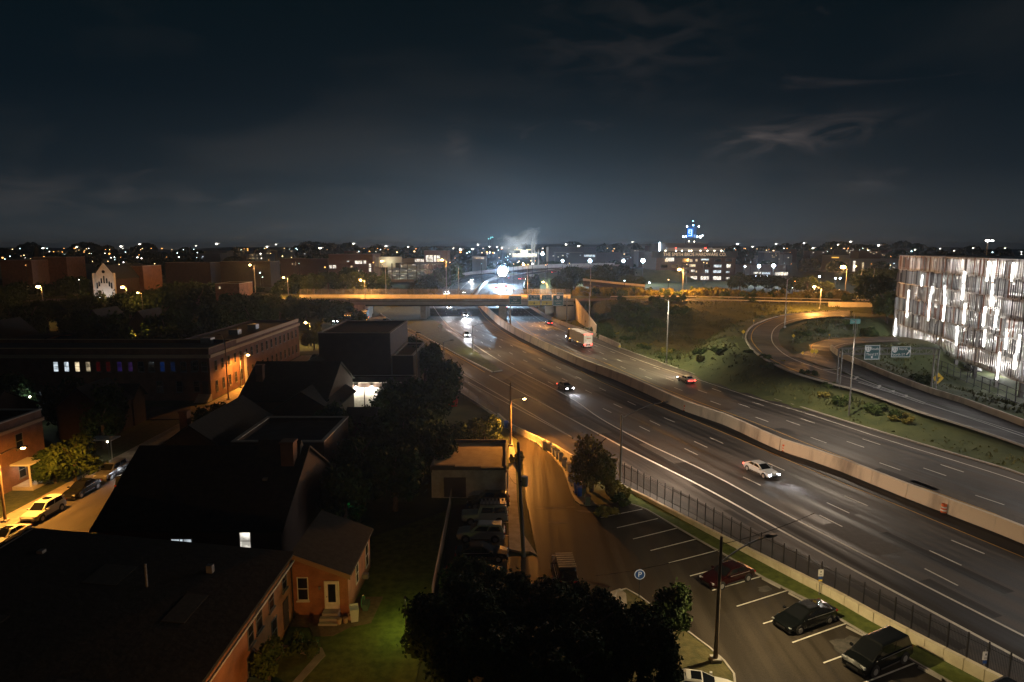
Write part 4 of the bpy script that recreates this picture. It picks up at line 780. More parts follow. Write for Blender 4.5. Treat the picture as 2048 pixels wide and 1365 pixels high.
def text(s, size, m, parent, loc, rz=0, ex=.05, align='CENTER', name='lettering', rx=math.pi / 2, sx=1):
    c = bpy.data.curves.new(name, 'FONT'); c.body = s; c.size = size; c.extrude = ex; c.align_x = align; c.align_y = 'CENTER'; c.materials.append(m)
    o = bpy.data.objects.new(name, c); COL.objects.link(o); bpy.context.view_layer.update()
    me = bpy.data.meshes.new_from_object(o.evaluated_get(bpy.context.evaluated_depsgraph_get())); bpy.data.objects.remove(o)
    t = link(name, me, parent, loc); t.rotation_euler = (rx, 0, rz); t.scale = (sx, 1, 1); return t
p = AY(1389, 509.5, 430); MB().box(-28, 28, -.6, -.1, -2.1, 2.1).build('sign_board', mat('black_sign', (.02, .02, .02), .8), SM, (fa(SM, p.x, 'x'), -30, p.z - 5))
text('THE SMITH BROS HARDWARE CO.', 3.1, emat('sign_letters', (.9, .66, .42), .6), SM, (fa(SM, p.x, 'x'), -30.75, p.z - 5), sx=.86)
a = AY(1320, 487, 436); b = AY(1418, 487, 436); 
MB().box(fa(SM, a.x, 'x'), fa(SM, b.x, 'x'), -24, 10, SM.children[0].bound_box[1][2], a.z - 5).build('penthouse', mat('penthouse_dark', (.05, .055, .06), .8), SM)
a = AY(1335, 496, 432); b = AY(1447, 496, 432); MB().box(fa(SM, a.x, 'x'), fa(SM, b.x, 'x'), -27, 0, SM.children[0].bound_box[1][2], a.z - 5).build('penthouse', mat('penthouse_pale', (.2, .19, .18), .8), SM)
for px in (1331, 1352, 1364, 1378, 1383, 1401, 1415, 1429, 1443):
    p = AY(px, 502, 431.5); MB().box(-.25, .25, -.2, .2, -.3, .3).build('roof_lamp', E_WARM, SM, (fa(SM, p.x, 'x'), -28.4, p.z - 5))
for px in (1352, 1411): p = AY(px, 496.5, 431.5); MB().box(-.3, .3, -.2, .2, -.25, .25).build('roof_lamp', E_RED, SM, (fa(SM, p.x, 'x'), -28.4, p.z - 5))
p = AY(1320.5, 494, 435); MB().box(-.25, .25, -.3, .3, -2.6, 2.8).build('light_column', E_LED, SM, (fa(SM, p.x, 'x') - .4, -25, p.z - 5))
# blue water tower on its roof
p = AY(1381, 484, 445); WT = thing('water_tower', 'blue lit rooftop water tank with conical cap and white square emblem', 'water tower', (p.x, 445, p.z))
mb = MB(); NB = mat('tank_blue', (.02, .07, .16), .5)
MB().tube((0, 0, 2.2), (0, 0, 10.2), 3.7, n=24).build('tank', NB, WT); MB().tube((0, 0, 10.2), (0, 0, 12.4), 4.0, .3, n=24).build('cap', NB, WT); MB().tube((0, 0, 12.4), (0, 0, 13.4), .15).build('finial', NB, WT)
for x, y in ((-2.6, -2.6), (2.6, -2.6), (2.6, 2.6), (-2.6, 2.6)): MB().tube((x, y, -2), (x * .9, y * .9, 2.2), .25).build('leg', NB, WT)
MB().box(-3.3, .3, -4.2, -3.72, 3.2, 8.6).build('emblem_board', emat('emblem_blue', (.0, .22, .95), 1.3), WT, (0, 0, 0), .0)
EW = emat('emblem_white', (.75, .9, 1), 1.6); mb = MB()
for (x0_, x1_, z0_, z1_) in ((-2.7, -.4, 7.6, 8.0), (-.8, -.4, 4.0, 7.6), (-2.7, -.4, 3.8, 4.2), (-2.7, -2.3, 5.6, 7.6), (-2.3, -1.3, 5.4, 5.8), (-2.3, -1.3, 6.7, 7.0)): mb.box(x0_, x1_, -4.3, -4.21, z0_, z1_)
kind(mb.build('emblem', EW, WT), 'stuff')
for (x, z, r, e) in ((-3.9, 10.1, .38, E_LED), (3.9, 10.1, .38, E_LED), (.2, 10.9, .5, emat('blue_lamp', (.2, .6, 1), 18)), (0, 13.6, .3, emat('blue_lamp', (.2, .6, 1), 18)), (-6, 3.3, .5, E_LED), (5.2, 3.3, .75, E_LED), (6.7, 4, .3, E_LED), (-2.2, .2, .35, E_WARM), (1.3, .1, .35, E_WARM), (3.2, 3.4, .35, E_LED), (-4.3, 3.5, .3, E_LED)):
    MB().sphere((x, -4.4, z), r, 6, 4).build('tank_lamp', e, WT)
MB().box(-6.2, 6.9, -4.3, -4.1, 2.6, 2.75).build('catwalk', STEEL, WT)
lamp((3, -9, 6), 900, (.3, .6, 1), .3, parent=WT)
far_block('brick apartment block with lit windows left of the parking structure', 657, 745, 509, 400, m=hb, cat='apartment block', wins=[(659, 531, 664, 537, E_WIN2), (666, 531, 672, 537, E_WIN2), (710, 522, 719, 528, E_WIN2), (719.5, 522, 724, 528, E_WIN2), (727, 522, 732, 528, E_WIN2), (738, 528, 742, 534, E_WIN2), (711, 541, 719, 547, E_WIN2), (720, 541, 725, 547, E_WIN2), (738, 536, 742, 544, E_WIN2), (701, 532, 705, 536, E_WIN), (694, 522, 698, 524, E_WINC)])
far_block('wide dark brick block with few lit windows far left', 560, 655, 518, 420, m=hb, cat='building', wins=[(584, 527, 586, 530, E_WIN), (590, 527, 592, 531, E_WIN), (619, 557, 622, 559, E_WIN)])
CW = far_block('brick block with a tall glazed lit upper hall', 848, 895, 502, 415, m=hb, cat='building', depth=18, wins=[(852, 511, 857.5, 518, E_WIN2), (858.5, 511, 866, 518, E_WIN2), (852, 518.5, 857.5, 524, E_WIN2), (858.5, 518.5, 866, 524, E_WIN2), (868, 511, 872.5, 524, E_WIN2), (874, 511, 880, 517, E_WIN2), (874, 518.5, 882, 524, E_WIN)])
# lit parking structure
PS = thing('parking_structure', 'open parking deck with pale lit floors and cars', 'parking garage', (0, 0, 0)); Yp = 405; pc = mat('deck_concrete', (.5, .48, .40), .8)
def pbox(n, px0, px1, py0, py1, Y0, Y1, m): a = AY(px0, py1, Y0); b = AY(px1, py0, Y0); return MB().box(a.x, b.x, Y0, Y1, a.z, b.z).build(n, m, PS)
pbox('screen_wall', 758, 803, 514, 535, 408, 409, mat('pale_panel', (.6, .57, .46), .8)); pbox('screen_wall', 745, 757.5, 515, 534, 408, 409, mat('grey_siding', (.25, .25, .24), .8))
dk = mat('deck_edge_dark', (.16, .15, .13), .8)
for y, x0_, x1_ in ((528, 800, 884), (540, 775, 884), (549.5, 775, 866), (560, 776, 826)): pbox('deck', x0_, x1_, y, y + 1.6, 400, 432, dk)
pbox('back_wall', 776, 884, 517, 563, 431, 432, pc)
for px in (784, 799, 815, 833, 840, 848, 854, 861, 866.5, 875, 884): pbox('column', px - .5, px + .5, 527, 563, 400.2, 400.9, dk)
pbox('stair_box', 791, 801, 526, 536, 404, 407, mat('green_glass_box', (.07, .10, .08), .5)); pbox('upper_lit_room', 830, 847, 519, 524, 408, 409, E_WIN2); pbox('ramp_parapet', 776, 828, 559.5, 565, 396, 397, mat('tan_parapet', (.5, .40, .28), .8))
for (px, py) in ((780, 543.5), (795, 543.5), (812, 543), (828, 543), (845, 543), (788, 552.5), (806, 552.5), (822, 552.5), (812, 531), (828, 531), (848, 531), (868, 531), (872, 543)):
    a = AY(px, py - 1, 410); MB().box(a.x - 1.0, a.x + 1.0, 409.8, 410.2, a.z - .15, a.z + .15).build('strip_lamp', E_WIN2, PS)
for (px, py) in ((785, 544), (812, 544), (840, 544), (866, 544), (800, 554), (825, 554), (816, 531), (850, 531), (780, 522)):
    a = AY(px, py, 412); lamp((a.x, 404 if py == 522 else 412, a.z), 900, (1, .95, .7), .4, parent=PS)
# other far blocks
far_block('wide dark industrial hall right of the steam plume', 1097, 1192, 495, 620, m=mat('hall_dark', (.10, .105, .11), .9), cat='industrial hall', depth=40, wins=[(1105, 511.5, 1119, 513, E_WIN2), (1152, 511, 1156, 513, E_WIN2), (1168, 510, 1190, 514, E_WINC)])
far_block('long pale grey hall at the right of the industrial hall', 1193, 1245, 506, 640, m=hg, cat='industrial hall', depth=40)
far_block('small pale building behind the trees left of the floodlight', 944, 972, 513, 520, m=mat('pale_siding2', (.45, .44, .36), .8), cat='building', depth=12, wins=[(948, 515, 968, 518, E_WIN)])
far_block('tower block on the skyline left of the hardware warehouse', 1300, 1319, 492, 640, m=hb, cat='tower block')
far_block('dark block with two small lit windows left of the hardware warehouse', 1278, 1308, 503, 560, m=hg, cat='building', wins=[(1287, 508, 1290, 510, E_WINC), (1292, 508, 1294, 510, E_WINC)])
far_block('low mall hall with pale lit shopfront', 1470, 1572, 531, 480, m=hg, cat='hall', depth=30, wins=[(1507, 544.5, 1522, 548, E_WIN2), (1524, 545, 1540, 549, E_WINC), (1550, 545, 1576, 551, E_WIN2), (1560, 545, 1570, 551, E_WIN)])
far_block('hazy office block with lit vertical bays right of the skyline masts', 1645, 1700, 511, 600, m=mat('office_grey', (.28, .28, .28), .8), cat='office block', wins=[(1663, 514.5, 1678, 516.5, emat('amber_band', (1, .55, .1), 1.4)), (1697, 523, 1699, 527, E_WIN2), (1697, 529, 1699, 533, E_WIN2), (1697, 535, 1699, 540, E_WIN2)])
far_block('wide office block with bright vertical windows at the right', 1701, 1800, 518, 590, m=mat('office_grey', (.28, .28, .28), .8), cat='office block', wins=[(1705, 522, 1711, 543, E_WIN2), (1724, 525, 1728, 537, E_WIN), (1742, 532, 1745, 540, E_WIN), (1760, 524, 1763, 541, E_WIN2), (1765, 530, 1769, 541, E_WIN2), (1780, 534, 1790, 541, E_WIN2)])
far_block('domed roof building on the skyline at right', 1690, 1702, 502, 640, m=hg, cat='building')
far_block('dark tank like tower block on the right skyline', 1581, 1594, 499, 900, m=hb, cat='tower block', z0=8)
for i, (x0_, x1_, y_) in enumerate(((0, 62, 521), (64, 132, 515), (330, 420, 526), (440, 540, 524))):
    far_block(['long orange lit brick block at the far left edge', 'stepped orange lit brick block beside the dark spire', 'low dark brick terrace beyond the church trees', 'low dark brick terrace left of the lit apartments'][i], x0_, x1_, y_, 330 + 12 * i, m=BRICKO if i < 2 else BRICKD, cat='building', z0=0, depth=15)
far_block('brick hall with a lamp lit side right of the church', 232, 285, 533, 262, m=BRICKO, cat='hall', z0=0, depth=14, wins=[(243, 540, 247, 544, E_WIN2), (256, 541, 260, 545, E_WIN)])
far_block('small brick shop lit orange beyond the trees', 430, 478, 568, 232, m=BRICKO, cat='shop', z0=0, depth=12, wins=[(438, 573, 441, 578, E_WIN)])
far_block('low brick shop with an awning lit orange by the bridge end', 585, 640, 583, 275, m=BRICKO, cat='shop', z0=3, depth=10, wins=[(589, 594, 606, 599, emat('orange_shopfront', (1, .6, .25), 1.2))]) if 0 else None
rnd = random.Random(21); lastx = []
for i in range(34):
    x0_ = rnd.choice((rnd.uniform(300, 840), rnd.uniform(1110, 1270), rnd.uniform(1480, 1780))); w_ = rnd.uniform(18, 52); y_ = rnd.uniform(499, 513); Yb = rnd.uniform(560, 900); hh_ = y_ + 2
    wl = []; em = rnd.choice((E_WIN, E_WINC, E_WIN2, E_WIN))
    for k in range(rnd.randint(2, 6)): a_ = x0_ + 2 + rnd.random() * (w_ - 6); b_ = y_ + 2 + rnd.choice((0, 3, 6)); wl.append((a_, b_, a_ + rnd.uniform(1.2, 4.5), b_ + rnd.uniform(1.0, 1.8), em))
    t = far_block('low hazy building with ' + {'lit_room_warm': 'yellowish', 'lit_room_cool': 'bluish', 'lit_room_white': 'white'}[em.name] + ' windows along the skyline', x0_, x0_ + w_, y_, Yb, m=rnd.choice((hb, hg, mat('hall_dark', (.10, .105, .11), .9))), wins=wl, depth=16); t['group'] = 'far low buildings with ' + em.name.replace('_', ' ')
# spire, church
p = AY(77, 530, 420); t = thing('spire', 'dark slender church spire on the left skyline', 'spire', (p.x, 420, 0)); MB().box(-3, 3, -3, 3, 0, p.z + 3).build('tower', BRICKD, t); MB().tube((0, 0, p.z + 3), (0, 0, AY(77, 487, 420).z), 3.6, .1, 8).build('spire_cone', ROOF, t)
a = AY(189, 566, 245); b = AY(228, 566, 245); CH = thing('church', 'white floodlit gabled church front with arched windows', 'church', ((a.x + b.x) / 2, 245, 0)); w = (b.x - a.x) / 2; ap_ = AY(209, 527, 245).z; ev = AY(228, 552, 245).z; WS = mat('white_stone', (.55, .53, .48), .8, c2=(.45, .43, .38), scale=.6)
MB().loft([[(-w, 0, -1), (w, 0, -1), (w, 0, ev), (0, 0, ap_), (-w, 0, ev)], [(-w, .6, -1), (w, .6, -1), (w, .6, ev), (0, .6, ap_), (-w, .6, ev)]]).build('front_wall', WS, CH)
MB().loft([[(-w + .2, .6, -1), (w - .2, .6, -1), (w - .2, .6, ev - 1), (0, .6, ap_ - 1.4), (-w + .2, .6, ev - 1)], [(-w + .2, 26, -1), (w - .2, 26, -1), (w - .2, 26, ev - 1), (0, 26, ap_ - 1.4), (-w + .2, 26, ev - 1)]]).build('nave_wall', BRICKD, CH)
rf = MB(); rf.hexa([(0, .7, ap_ - 1.1), (w + .1, .7, ev - 1.5), (w + .1, 26.3, ev - 1.5), (0, 26.3, ap_ - 1.1), (0, .7, ap_ - .8), (w + .1, .7, ev - 1.1), (w + .1, 26.3, ev - 1.1), (0, 26.3, ap_ - .8)]); 0 and rf.hexa([(0, -.3, ap_ + .05), (w + .4, -.3, ev - .3), (w + .4, 26.3, ev - .3), (0, 26.3, ap_ + .05), (0, -.3, ap_ + .4), (w + .4, -.3, ev + .1), (w + .4, 26.3, ev + .1), (0, 26.3, ap_ + .4)]); rf.hexa([(0, .7, ap_ - 1.1), (-w - .1, .7, ev - 1.5), (-w - .1, 26.3, ev - 1.5), (0, 26.3, ap_ - 1.1), (0, .7, ap_ - .8), (-w - .1, .7, ev - 1.1), (-w - .1, 26.3, ev - 1.1), (0, 26.3, ap_ - .8)]); 0 and rf.hexa([(0, -.3, ap_ + .05), (-w - .4, -.3, ev - .3), (-w - .4, 26.3, ev - .3), (0, 26.3, ap_ + .05), (0, -.3, ap_ + .4), (-w - .4, -.3, ev + .1), (-w - .4, 26.3, ev + .1), (0, 26.3, ap_ + .4)]); rf.build('roof', ROOF, CH)
for x, z, h in ((-1.0, 14.6, 2.0), (0, 14.6, 2.9), (1.0, 14.6, 2.0), (-2.7, 12.6, 2.4), (2.7, 12.6, 2.4), (1.9, 13.4, 2.0), (-1.9, 13.4, 2.0)):
    mb = MB(); mb.loft([[(x - .28, -.06, z), (x + .28, -.06, z), (x + .28, -.06, z + h - .3), (x, -.06, z + h), (x - .28, -.06, z + h - .3)], [(x - .28, .02, z), (x + .28, .02, z), (x + .28, .02, z + h - .3), (x, .02, z + h), (x - .28, .02, z + h - .3)]]); mb.build('arched_window', GLASSD, CH)
MB().tube((0, -.06, 18.9), (0, .02, 18.9), .6, n=12).build('round_window', GLASSD, CH)
for x in (-w, w): MB().box(x - .35, x + .35, -.4, .6, 0, ev + 1).build('buttress', WS, CH)
l = MB().box(-.4, .4, -.2, .2, 0, .4).build('floodlight', E_LED, CH, (.5, -5, 9.2)); MB().tube((.5, -5, 0), (.5, -5, 9.2), .08).build('light_post', DARKM, CH); lamp((.5, -5, 8.6), 1100, (.85, .92, 1), .3, parent=CH)
# houses at the left edge (far block)
for i, (x0_, x1_, ze, zr, y, m, lab) in enumerate(((-128, -119, 6.5, 10.5, 150, BRICKO, 'brick house with stone banded front at the far left edge'), (-117, -110, 6.5, 6.9, 149, ORB, 'ochre brick house with a lit porch globe'), (-109, -91, 5.6, 6.6, 150, mat('pale_clapboard', (.50, .46, .40), .8), 'pale clapboard house with four dark windows'))):
    h_ = gable_house(lab, x0_, x1_, y, y + 12, ze, zr, 'y' if i < 1 else 'x', m, ROOF)
    for k in range(4 if i == 2 else 2): 
        X = x0_ + (x1_ - x0_) * (k + .5) / (4 if i == 2 else 2); window(h_, '-y', fa(h_, X, 'x'), 3.3, 1.1, 1.9, fa(h_, y - .02, 'y'), frame=WFR); 
        if i < 2: window(h_, '-y', fa(h_, X, 'x'), .6, 1.0, 1.9, fa(h_, y - .02, 'y'), frame=WFR)
t = thing('porch_globe', 'glowing globe lamp on the ochre brick house porch', 'lamp', (-112.5, 147.6, 2.6)); MB().sphere((0, 0, 0), .28).build('globe', E_WARM, t); MB().tube((0, 0, -2.6), (0, 0, -.25), .06).build('post', DARKM, t); lamp((0, -.4, .3), 260, WARM, .2, parent=t)
dh('brick gabled house behind the pale clapboard house', -112, -103, 166, 176, 7, 12, 'y', BRICKD); dh('second brick gabled house right behind the clapboard house', -101, -93, 168, 178, 6.5, 11.5, 'y', BRICKD)
# ================================================================== FINNED PARKING GARAGE
rnd = random.Random(4)
GA = Vector((108.3, 183, 0)); GB = Vector((94.9, 117.7, 0)); gd = (GB - GA).normalized(); gn = Vector((gd.y, -gd.x, 0))   # gn points to the highway side
if gn.x > 0: gn = -gn
GZ = .6; gang = math.atan2(gd.y, gd.x)
PG = thing('parking_garage', 'tall parking garage wrapped in glowing vertical metal fins at the right edge', 'parking garage', GA, gang)
LEN = 92; INW = 1 if (Matrix.Rotation(-gang, 3, 'Z') @ gn).y < 0 else -1      # interior is local +y * INW
def gy(a, b): return (min(a * INW, b * INW), max(a * INW, b * INW))
BH = 3.75; Z0 = 3.2
gc_ = mat('garage_concrete', (.52, .50, .47), .8)
for k in range(7):
    z = Z0 + k * BH; y0, y1 = gy(.6, 30); MB().box(0, LEN, y0, y1, z - .45, z).build('floor_slab', gc_, PG)
    y0, y1 = gy(.45, .6); 
    if k < 6: MB().box(0, LEN, y0, y1, z - .5, z + .55).build('spandrel', gc_, PG)
    y0, y1 = gy(-.02, .12); MB().box(0, LEN, y0, y1, z - .06, z + .06).build('rail', STEEL, PG)
for i in range(11): y0, y1 = gy(.8, 1.4); MB().box(i * 9.0, i * 9.0 + .6, y0, y1, -1, Z0 + 6 * BH).build('column', mat('column_dark', (.13, .12, .11), .8), PG)
for i in range(5): y0, y1 = gy(.14, .3); MB().box(i * 18 + 9.2, i * 18 + 9.35, y0, y1, 0, Z0 + 6 * BH).build('mullion', DARKM, PG)
y0, y1 = gy(9.5, 9.8); MB().box(0, LEN, y0, y1, -1, Z0 + 6 * BH - .5).build('core_wall', mat('core_white', (.62, .60, .57), .8), PG)
MB().box(-.3, 0, *gy(.6, 30), -1, Z0 + 6 * BH).build('end_wall', gc_, PG)
FINM = [mat('fin_white', (.70, .71, .72), .45, .2), mat('fin_grey', (.36, .37, .38), .45, .3), mat('fin_rust', (.22, .09, .05), .6), mat('fin_taupe', (.42, .39, .36), .5), mat('fin_dark', (.10, .09, .09), .5)]
def finmesh(m, h): return MB().box(-.13, .13, -.03, .03, 0, h).mesh('fin', m)
FM = {(i, j): finmesh(m, h) for i, m in enumerate(FINM) for j, h in enumerate((3.62, 3.4, 2.6))}
angs = [.35, .75, 1.15, .55, .95, .25]; rest = {i: MB() for i in range(5)}; sp_ = .78; nfin = 0
for b in range(6):
    for i in range(int(LEN / sp_)):
        x = .3 + i * sp_ + (b % 2) * .3
        fm_w = [3.6, 3, .5, 1.6, 2.6] if b < 4 else [2.2, 2.5, 1.4, 2.2, 3.6]
        if b == 2: fm_w = [1.5, 2, 2, 2.5, 2.5]
        mi = rnd.choices(range(5), fm_w)[0]; h = rnd.choices((0, 1, 2), (6, 3, 1))[0]
        a = angs[b] + .12 * math.sin(i * .4 + b) + rnd.uniform(-.08, .08); zz = Z0 + b * BH + .08 + (rnd.choice((0, 0, .15)))
        y = -.28 * INW
        vis = x < 70
        if vis and nfin < 300 and x > 27: link('fin', FM[(mi, h)], PG, (x, y, zz), a); nfin += 1
        else: rest[mi].obox((x, y, zz), (.26), .06, (3.62, 3.4, 2.6)[h], a)
for i in rest:
    if rest[i].v: kind(rest[i].build('far_fins', FINM[i], PG), 'stuff')
# vertical light blades on the facade
inv = Matrix.Rotation(-gang, 3, 'Z'); E_BL = emat('light_blade', (1, .96, .88), 9)
def onfacade(px, py, o=-.62):
    d = G(px, py, 0) - Vector((0, 0, CAM_H)); p0 = GA + gn * -o; c = Vector((0, 0, CAM_H)); t = (p0 - c).dot(gn) / d.dot(gn); q = c + d * t; return inv @ (q - GA)
for (x, a, b) in ((285, 230, 330), (150, 365, 612), (345, 405, 645), (480, 430, 650), (492, 325, 415), (667, 195, 298), (655, 320, 455), (665, 485, 672), (600, 690, 870), (38, 625, 820), (880, 105, 286), (932, 110, 290), (1105, 120, 285), (915, 310, 512), (845, 520, 692), (955, 545, 706), (850, 725, 882), (1047, 745, 905), (1165, 770, 930), (972, 925, 1182), (1125, 950, 1086), (90, 848, 870), (380, 335, 400)):
    px = 1780 + x * .2198; p = onfacade(px, 500 + a * .2198); q = onfacade(px, 500 + b * .2198)
    MB().box(-.17, .17, -.1, .1, 0, p.z - q.z).build('light_blade', E_BL, PG, (q.x, -.62 * INW, q.z)); lamp((q.x, -1.3 * INW, (p.z + q.z) / 2), 60, (1, .97, .93), .3, parent=PG)
for i in range(9):
    for k in range(6):
        x = 6 + i * 10; z = Z0 + k * BH + BH - .62
        y0, y1 = gy(6, 6.3); MB().box(x - 1.6, x + 1.6, y0, y1, z, z + .1).build('strip_lamp', emat('garage_strip', (1, .98, .95), 14), PG)
        if i % 2 == 0: lamp((x + (k % 2) * 10, 5.5 * INW, z - .3), 3300, (1, .96, .93), .5, parent=PG)
for i in range(5): lamp((6 + i * 18, 8 * INW, 2.4), 2200, (.95, .92, .95), .4, parent=PG)
# fence at the foot of the garage
GF = thing('panel_fence', 'dark steel fence with wide bays at the foot of the parking garage', 'fence', GA + gn * 3.2, gang)
for i in range(30): MB().box(i * 3.05, i * 3.05 + .12, -.06, .06, -.6, 2.6).build('post', DARKM, GF)
for z in (.25, 1.4, 2.5): MB().box(0, 92, -.05, .05, z, z + .1).build('rail', DARKM, GF)
# ================================================================== LAMP POSTS AND LIGHTS
def lamp_post(label, base, h, arm=(0, 0), droop=.4, r=.11, m=STEEL, lens=None, e=0, c=SODIUM, spot=150, tilt=None, cat='street lamp', name='street_lamp', group=None, globe=.28, armz=.6, wood=False, up=None):
    base = Vector(base); t = thing(name, label, cat, base, 0, group)
    MB().tube((0, 0, -.2), (0, 0, h), r * 1.25, r * .7, 10).build('pole', WOODP if wood else m, t)
    MB().obox((0, 0, -.1), r * 5, r * 5, .35).build('base_plate', CONC, t)
    ax, ay = arm; tip = Vector((ax, ay, h + armz)); zr = h - (.4 if not wood else (up or 1.5))
    if ax or ay:
        n = 5; pts = [Vector((ax * k / n, ay * k / n, zr + (tip.z - zr) * math.sin(math.pi / 2 * k / n))) for k in range(n + 1)]; am = MB()
        for a, b in zip(pts, pts[1:]): am.tube(a, b, .05, n=6)
        am.build('arm', m, t)
    d = Vector((ax, ay, 0)).normalized() if (ax or ay) else Vector((1, 0, 0)); ang = math.atan2(d.y, d.x)
    hd = MB(); hd.loft([[(-.05, -.1, -.04), (-.05, .1, -.04), (-.05, .08, .08), (-.05, -.08, .08)], [(.3, -.2, -.06), (.3, .2, -.06), (.3, .12, .12), (.3, -.12, .12)], [(.85, -.14, -.03), (.85, .14, -.03), (.85, .08, .05), (.85, -.08, .05)]])
    ho = hd.build('lamp_head', DARKM, t, tip, ang)
    if lens: 
        MB().sphere((.4, 0, -.10), globe, 8, 5, .6).build('lens', lens, ho)
    if e: 
        L = lamp(tip + d * .4 + Vector((0, 0, -.3 - globe)), e, c, .15, spot, (tilt or (d.x * .42, d.y * .42, -1)), .4, parent=t) if spot else lamp(tip + d * .4 + Vector((0, 0, -.3 - globe)), e, c, .15, parent=t)
    return t
# alley: wooden pole with a glowing sodium head
b = G(1021, 892, .1); q = AY(1049, 799, b.y + .5)
lamp_post('wooden pole with a glowing sodium head over the alley bins', b, AY(1015, 765, b.y).z - .1, (q.x - b.x - .4, .5), lens=E_SOD, e=17000, c=(1, .36, .05), spot=178, tilt=(.2, -1.0, -1), wood=True, armz=q.z + .15 - AY(1015, 765, b.y).z, up=2.6, globe=.26, r=.14)
p2 = G(1240, 972, .1)
HWL = (1, .80, .60)
lamp_post('grey steel pole with a long arm over the highway beside the round tree', p2, AY(1244, 832, p2.y).z, (5.2, 2.4), e=9500, c=HWL, spot=146, r=.13, armz=.9)
p3 = G(1431, 1322, .1)
lamp_post('wooden pole with a long lamp arm standing in the parking lot corner', p3, AY(1443, 1077, p3.y).z, (3.6, 1.5), e=4800, c=(1, .76, .40), spot=174, tilt=(.25, .05, -1), wood=True, r=.13, armz=-.7, up=1.8)
p4 = G(1697, 836, 0); lamp_post('tall thin pole between the far carriageway and the gore', p4, AY(1710, 640, p4.y).z, (-2.6, -1.2), e=14000, c=HWL, spot=146, armz=.4)
p5 = G(1333, 725, .1); lamp_post('tall thin pole on the grass slope right of the truck', p5, AY(1334, 600, p5.y).z, (-2.5, -1), e=21000, c=(1, .88, .52), spot=172, tilt=(.1, .35, -1), armz=.4)
p6 = G(1178, 672, 0); lamp_post('tall thin pole behind the semi trailer', p6, AY(1178, 585, p6.y).z, (-2.4, -.8), e=8000, c=(1, .76, .5), spot=164, armz=.4)
p7 = G(946, 705, .1); lamp_post('thin pole at the tip of the grass island', p7, AY(945, 652, p7.y).z, (2, .6), e=3200, c=(1, .80, .50), spot=150, armz=.3)
p8 = G(888, 739, 0); lamp_post('thin pole between the merging ramp lanes', p8, AY(887, 684, p8.y).z, (1.5, .5), e=1400, c=(1, .7, .45), spot=140, armz=.3)
p9 = G(835, 790, 0); lamp_post('old wooden pole left of the dark tree by the ramp', p9, AY(832, 672, p9.y).z, wood=True)
lamp_post('steel lamp pole further down the highway shoulder', (36, 15, .1), 11, (4.5, 3), e=9500, c=HWL, spot=164)
lamp_post('steel lamp pole on the far highway shoulder beyond the picture edge', (78, 62, 0), 13, (-4.5, -2), e=13000, c=HWL, spot=164)
p = G(1569, 655, 6.5); lamp_post('thin unlit pole on the outer ramp loop', p, 13, (1.5, .3))
p = G(1640, 617, 8); lamp_post('pole with an orange lamp on the cross road left of the junction', p, AY(1640, 577, p.y).z - 8, (-2, 0), lens=E_SOD, e=30000, spot=0, globe=.5)
p = AY(1690, 588, 300); lamp_post('very bright sodium lamp over the far junction', (p.x, 300, 6), 12.5, (-2, -1), lens=E_SOD, e=30000, spot=0, globe=1.2)
p = AY(1708, 580, 296); lamp_post('orange lamp just right of the brightest junction lamp', (p.x + 3, 296, 6), 13, (-3, 0), lens=E_SOD, e=9000, spot=0, globe=.55)
p = AY(1744, 600, 280); lamp_post('tall dark pole right of the junction lamps', (p.x, 280, 6), 13, (-1, 0))
SB = [(503, 531, 1), (724, 561, 1), (887, 521, 1.1), (1050, 530, .9), (1089, 565, .8), (1362, 540, 1.4), (570, 556, .8), (766, 523, .9)]
SL = ['sodium lamp over the brick shop left of the bridge', 'sodium lamp behind the left part of the overpass', 'tall sodium lamp rising above the overpass left of the highway bend', 'sodium lamp beside the dazzling floodlight', 'sodium lamp above the overhead sign', 'sodium lamp in front of the lettered warehouse', 'double orange lamp above the trees left of the bridge', 'pale orange lamp in front of the pale screen wall']
for (px, py, s), lab in zip(SB, SL):
    Y = {1362: 262, 570: 262, 503: 262, 887: 257, 724: 257, 1050: 257, 766: 300, 1089: 257}[px]; p = AY(px, py, Y); zb = 7.2
    lamp_post(lab, (p.x + 1, Y, zb if px > 580 else 2), max(p.z - zb, 3) if px > 580 else p.z - 2, (-1.2, 0), lens=E_SOD if px != 766 else E_WARM, e=(40000 if px == 1362 else 18000) * s, spot=0, globe=.5 * s, armz=.2)
for px, h_ in ((917, 12), (1181, 13)): p = AY(px, 570, 270); lamp_post('thin dark pole behind the overpass ' + ('left of the highway bend' if px < 1000 else 'right of the signs'), (p.x, 270, 8), h_)
# left streets
lamp_post('leaning wooden pole with a glowing sodium head over the white coupe', (-52.0, 63.4, .1), 9.2, (1.6, .7), lens=E_SOD, e=13000, c=(1, .40, .06), spot=175, tilt=(-.1, 0, -1), wood=True, armz=-1.5, up=2.2, globe=.24)
lamp_post('sodium street lamp at the corner brick building', (-54.2, 127.5, .1), 6.9, (1.3, 0), lens=E_SOD, e=8500, c=(1, .36, .05), spot=176, tilt=(-.1, 0, -1), armz=-.1, up=2, globe=.34)
lamp_post('dark leaning utility pole at the brick building corner', (-52.4, 117.4, .1), 11.5, (-.8, .3), wood=True)
lamp_post('sodium street lamp beside a lit tree right of the brick building', (-57.5, 184, .1), 6.6, (-.9, 0), lens=E_SOD, e=2600, c=(1, .55, .14), spot=0, armz=.1, globe=.42)
p = AY(262, 669, 152); lamp_post('sodium lamp glowing inside a small tree behind the brick building', (p.x, 152, 0), p.z, (-.8, 0), lens=E_SOD, e=12000, c=(1, .50, .07), spot=0, armz=.1, globe=.8)
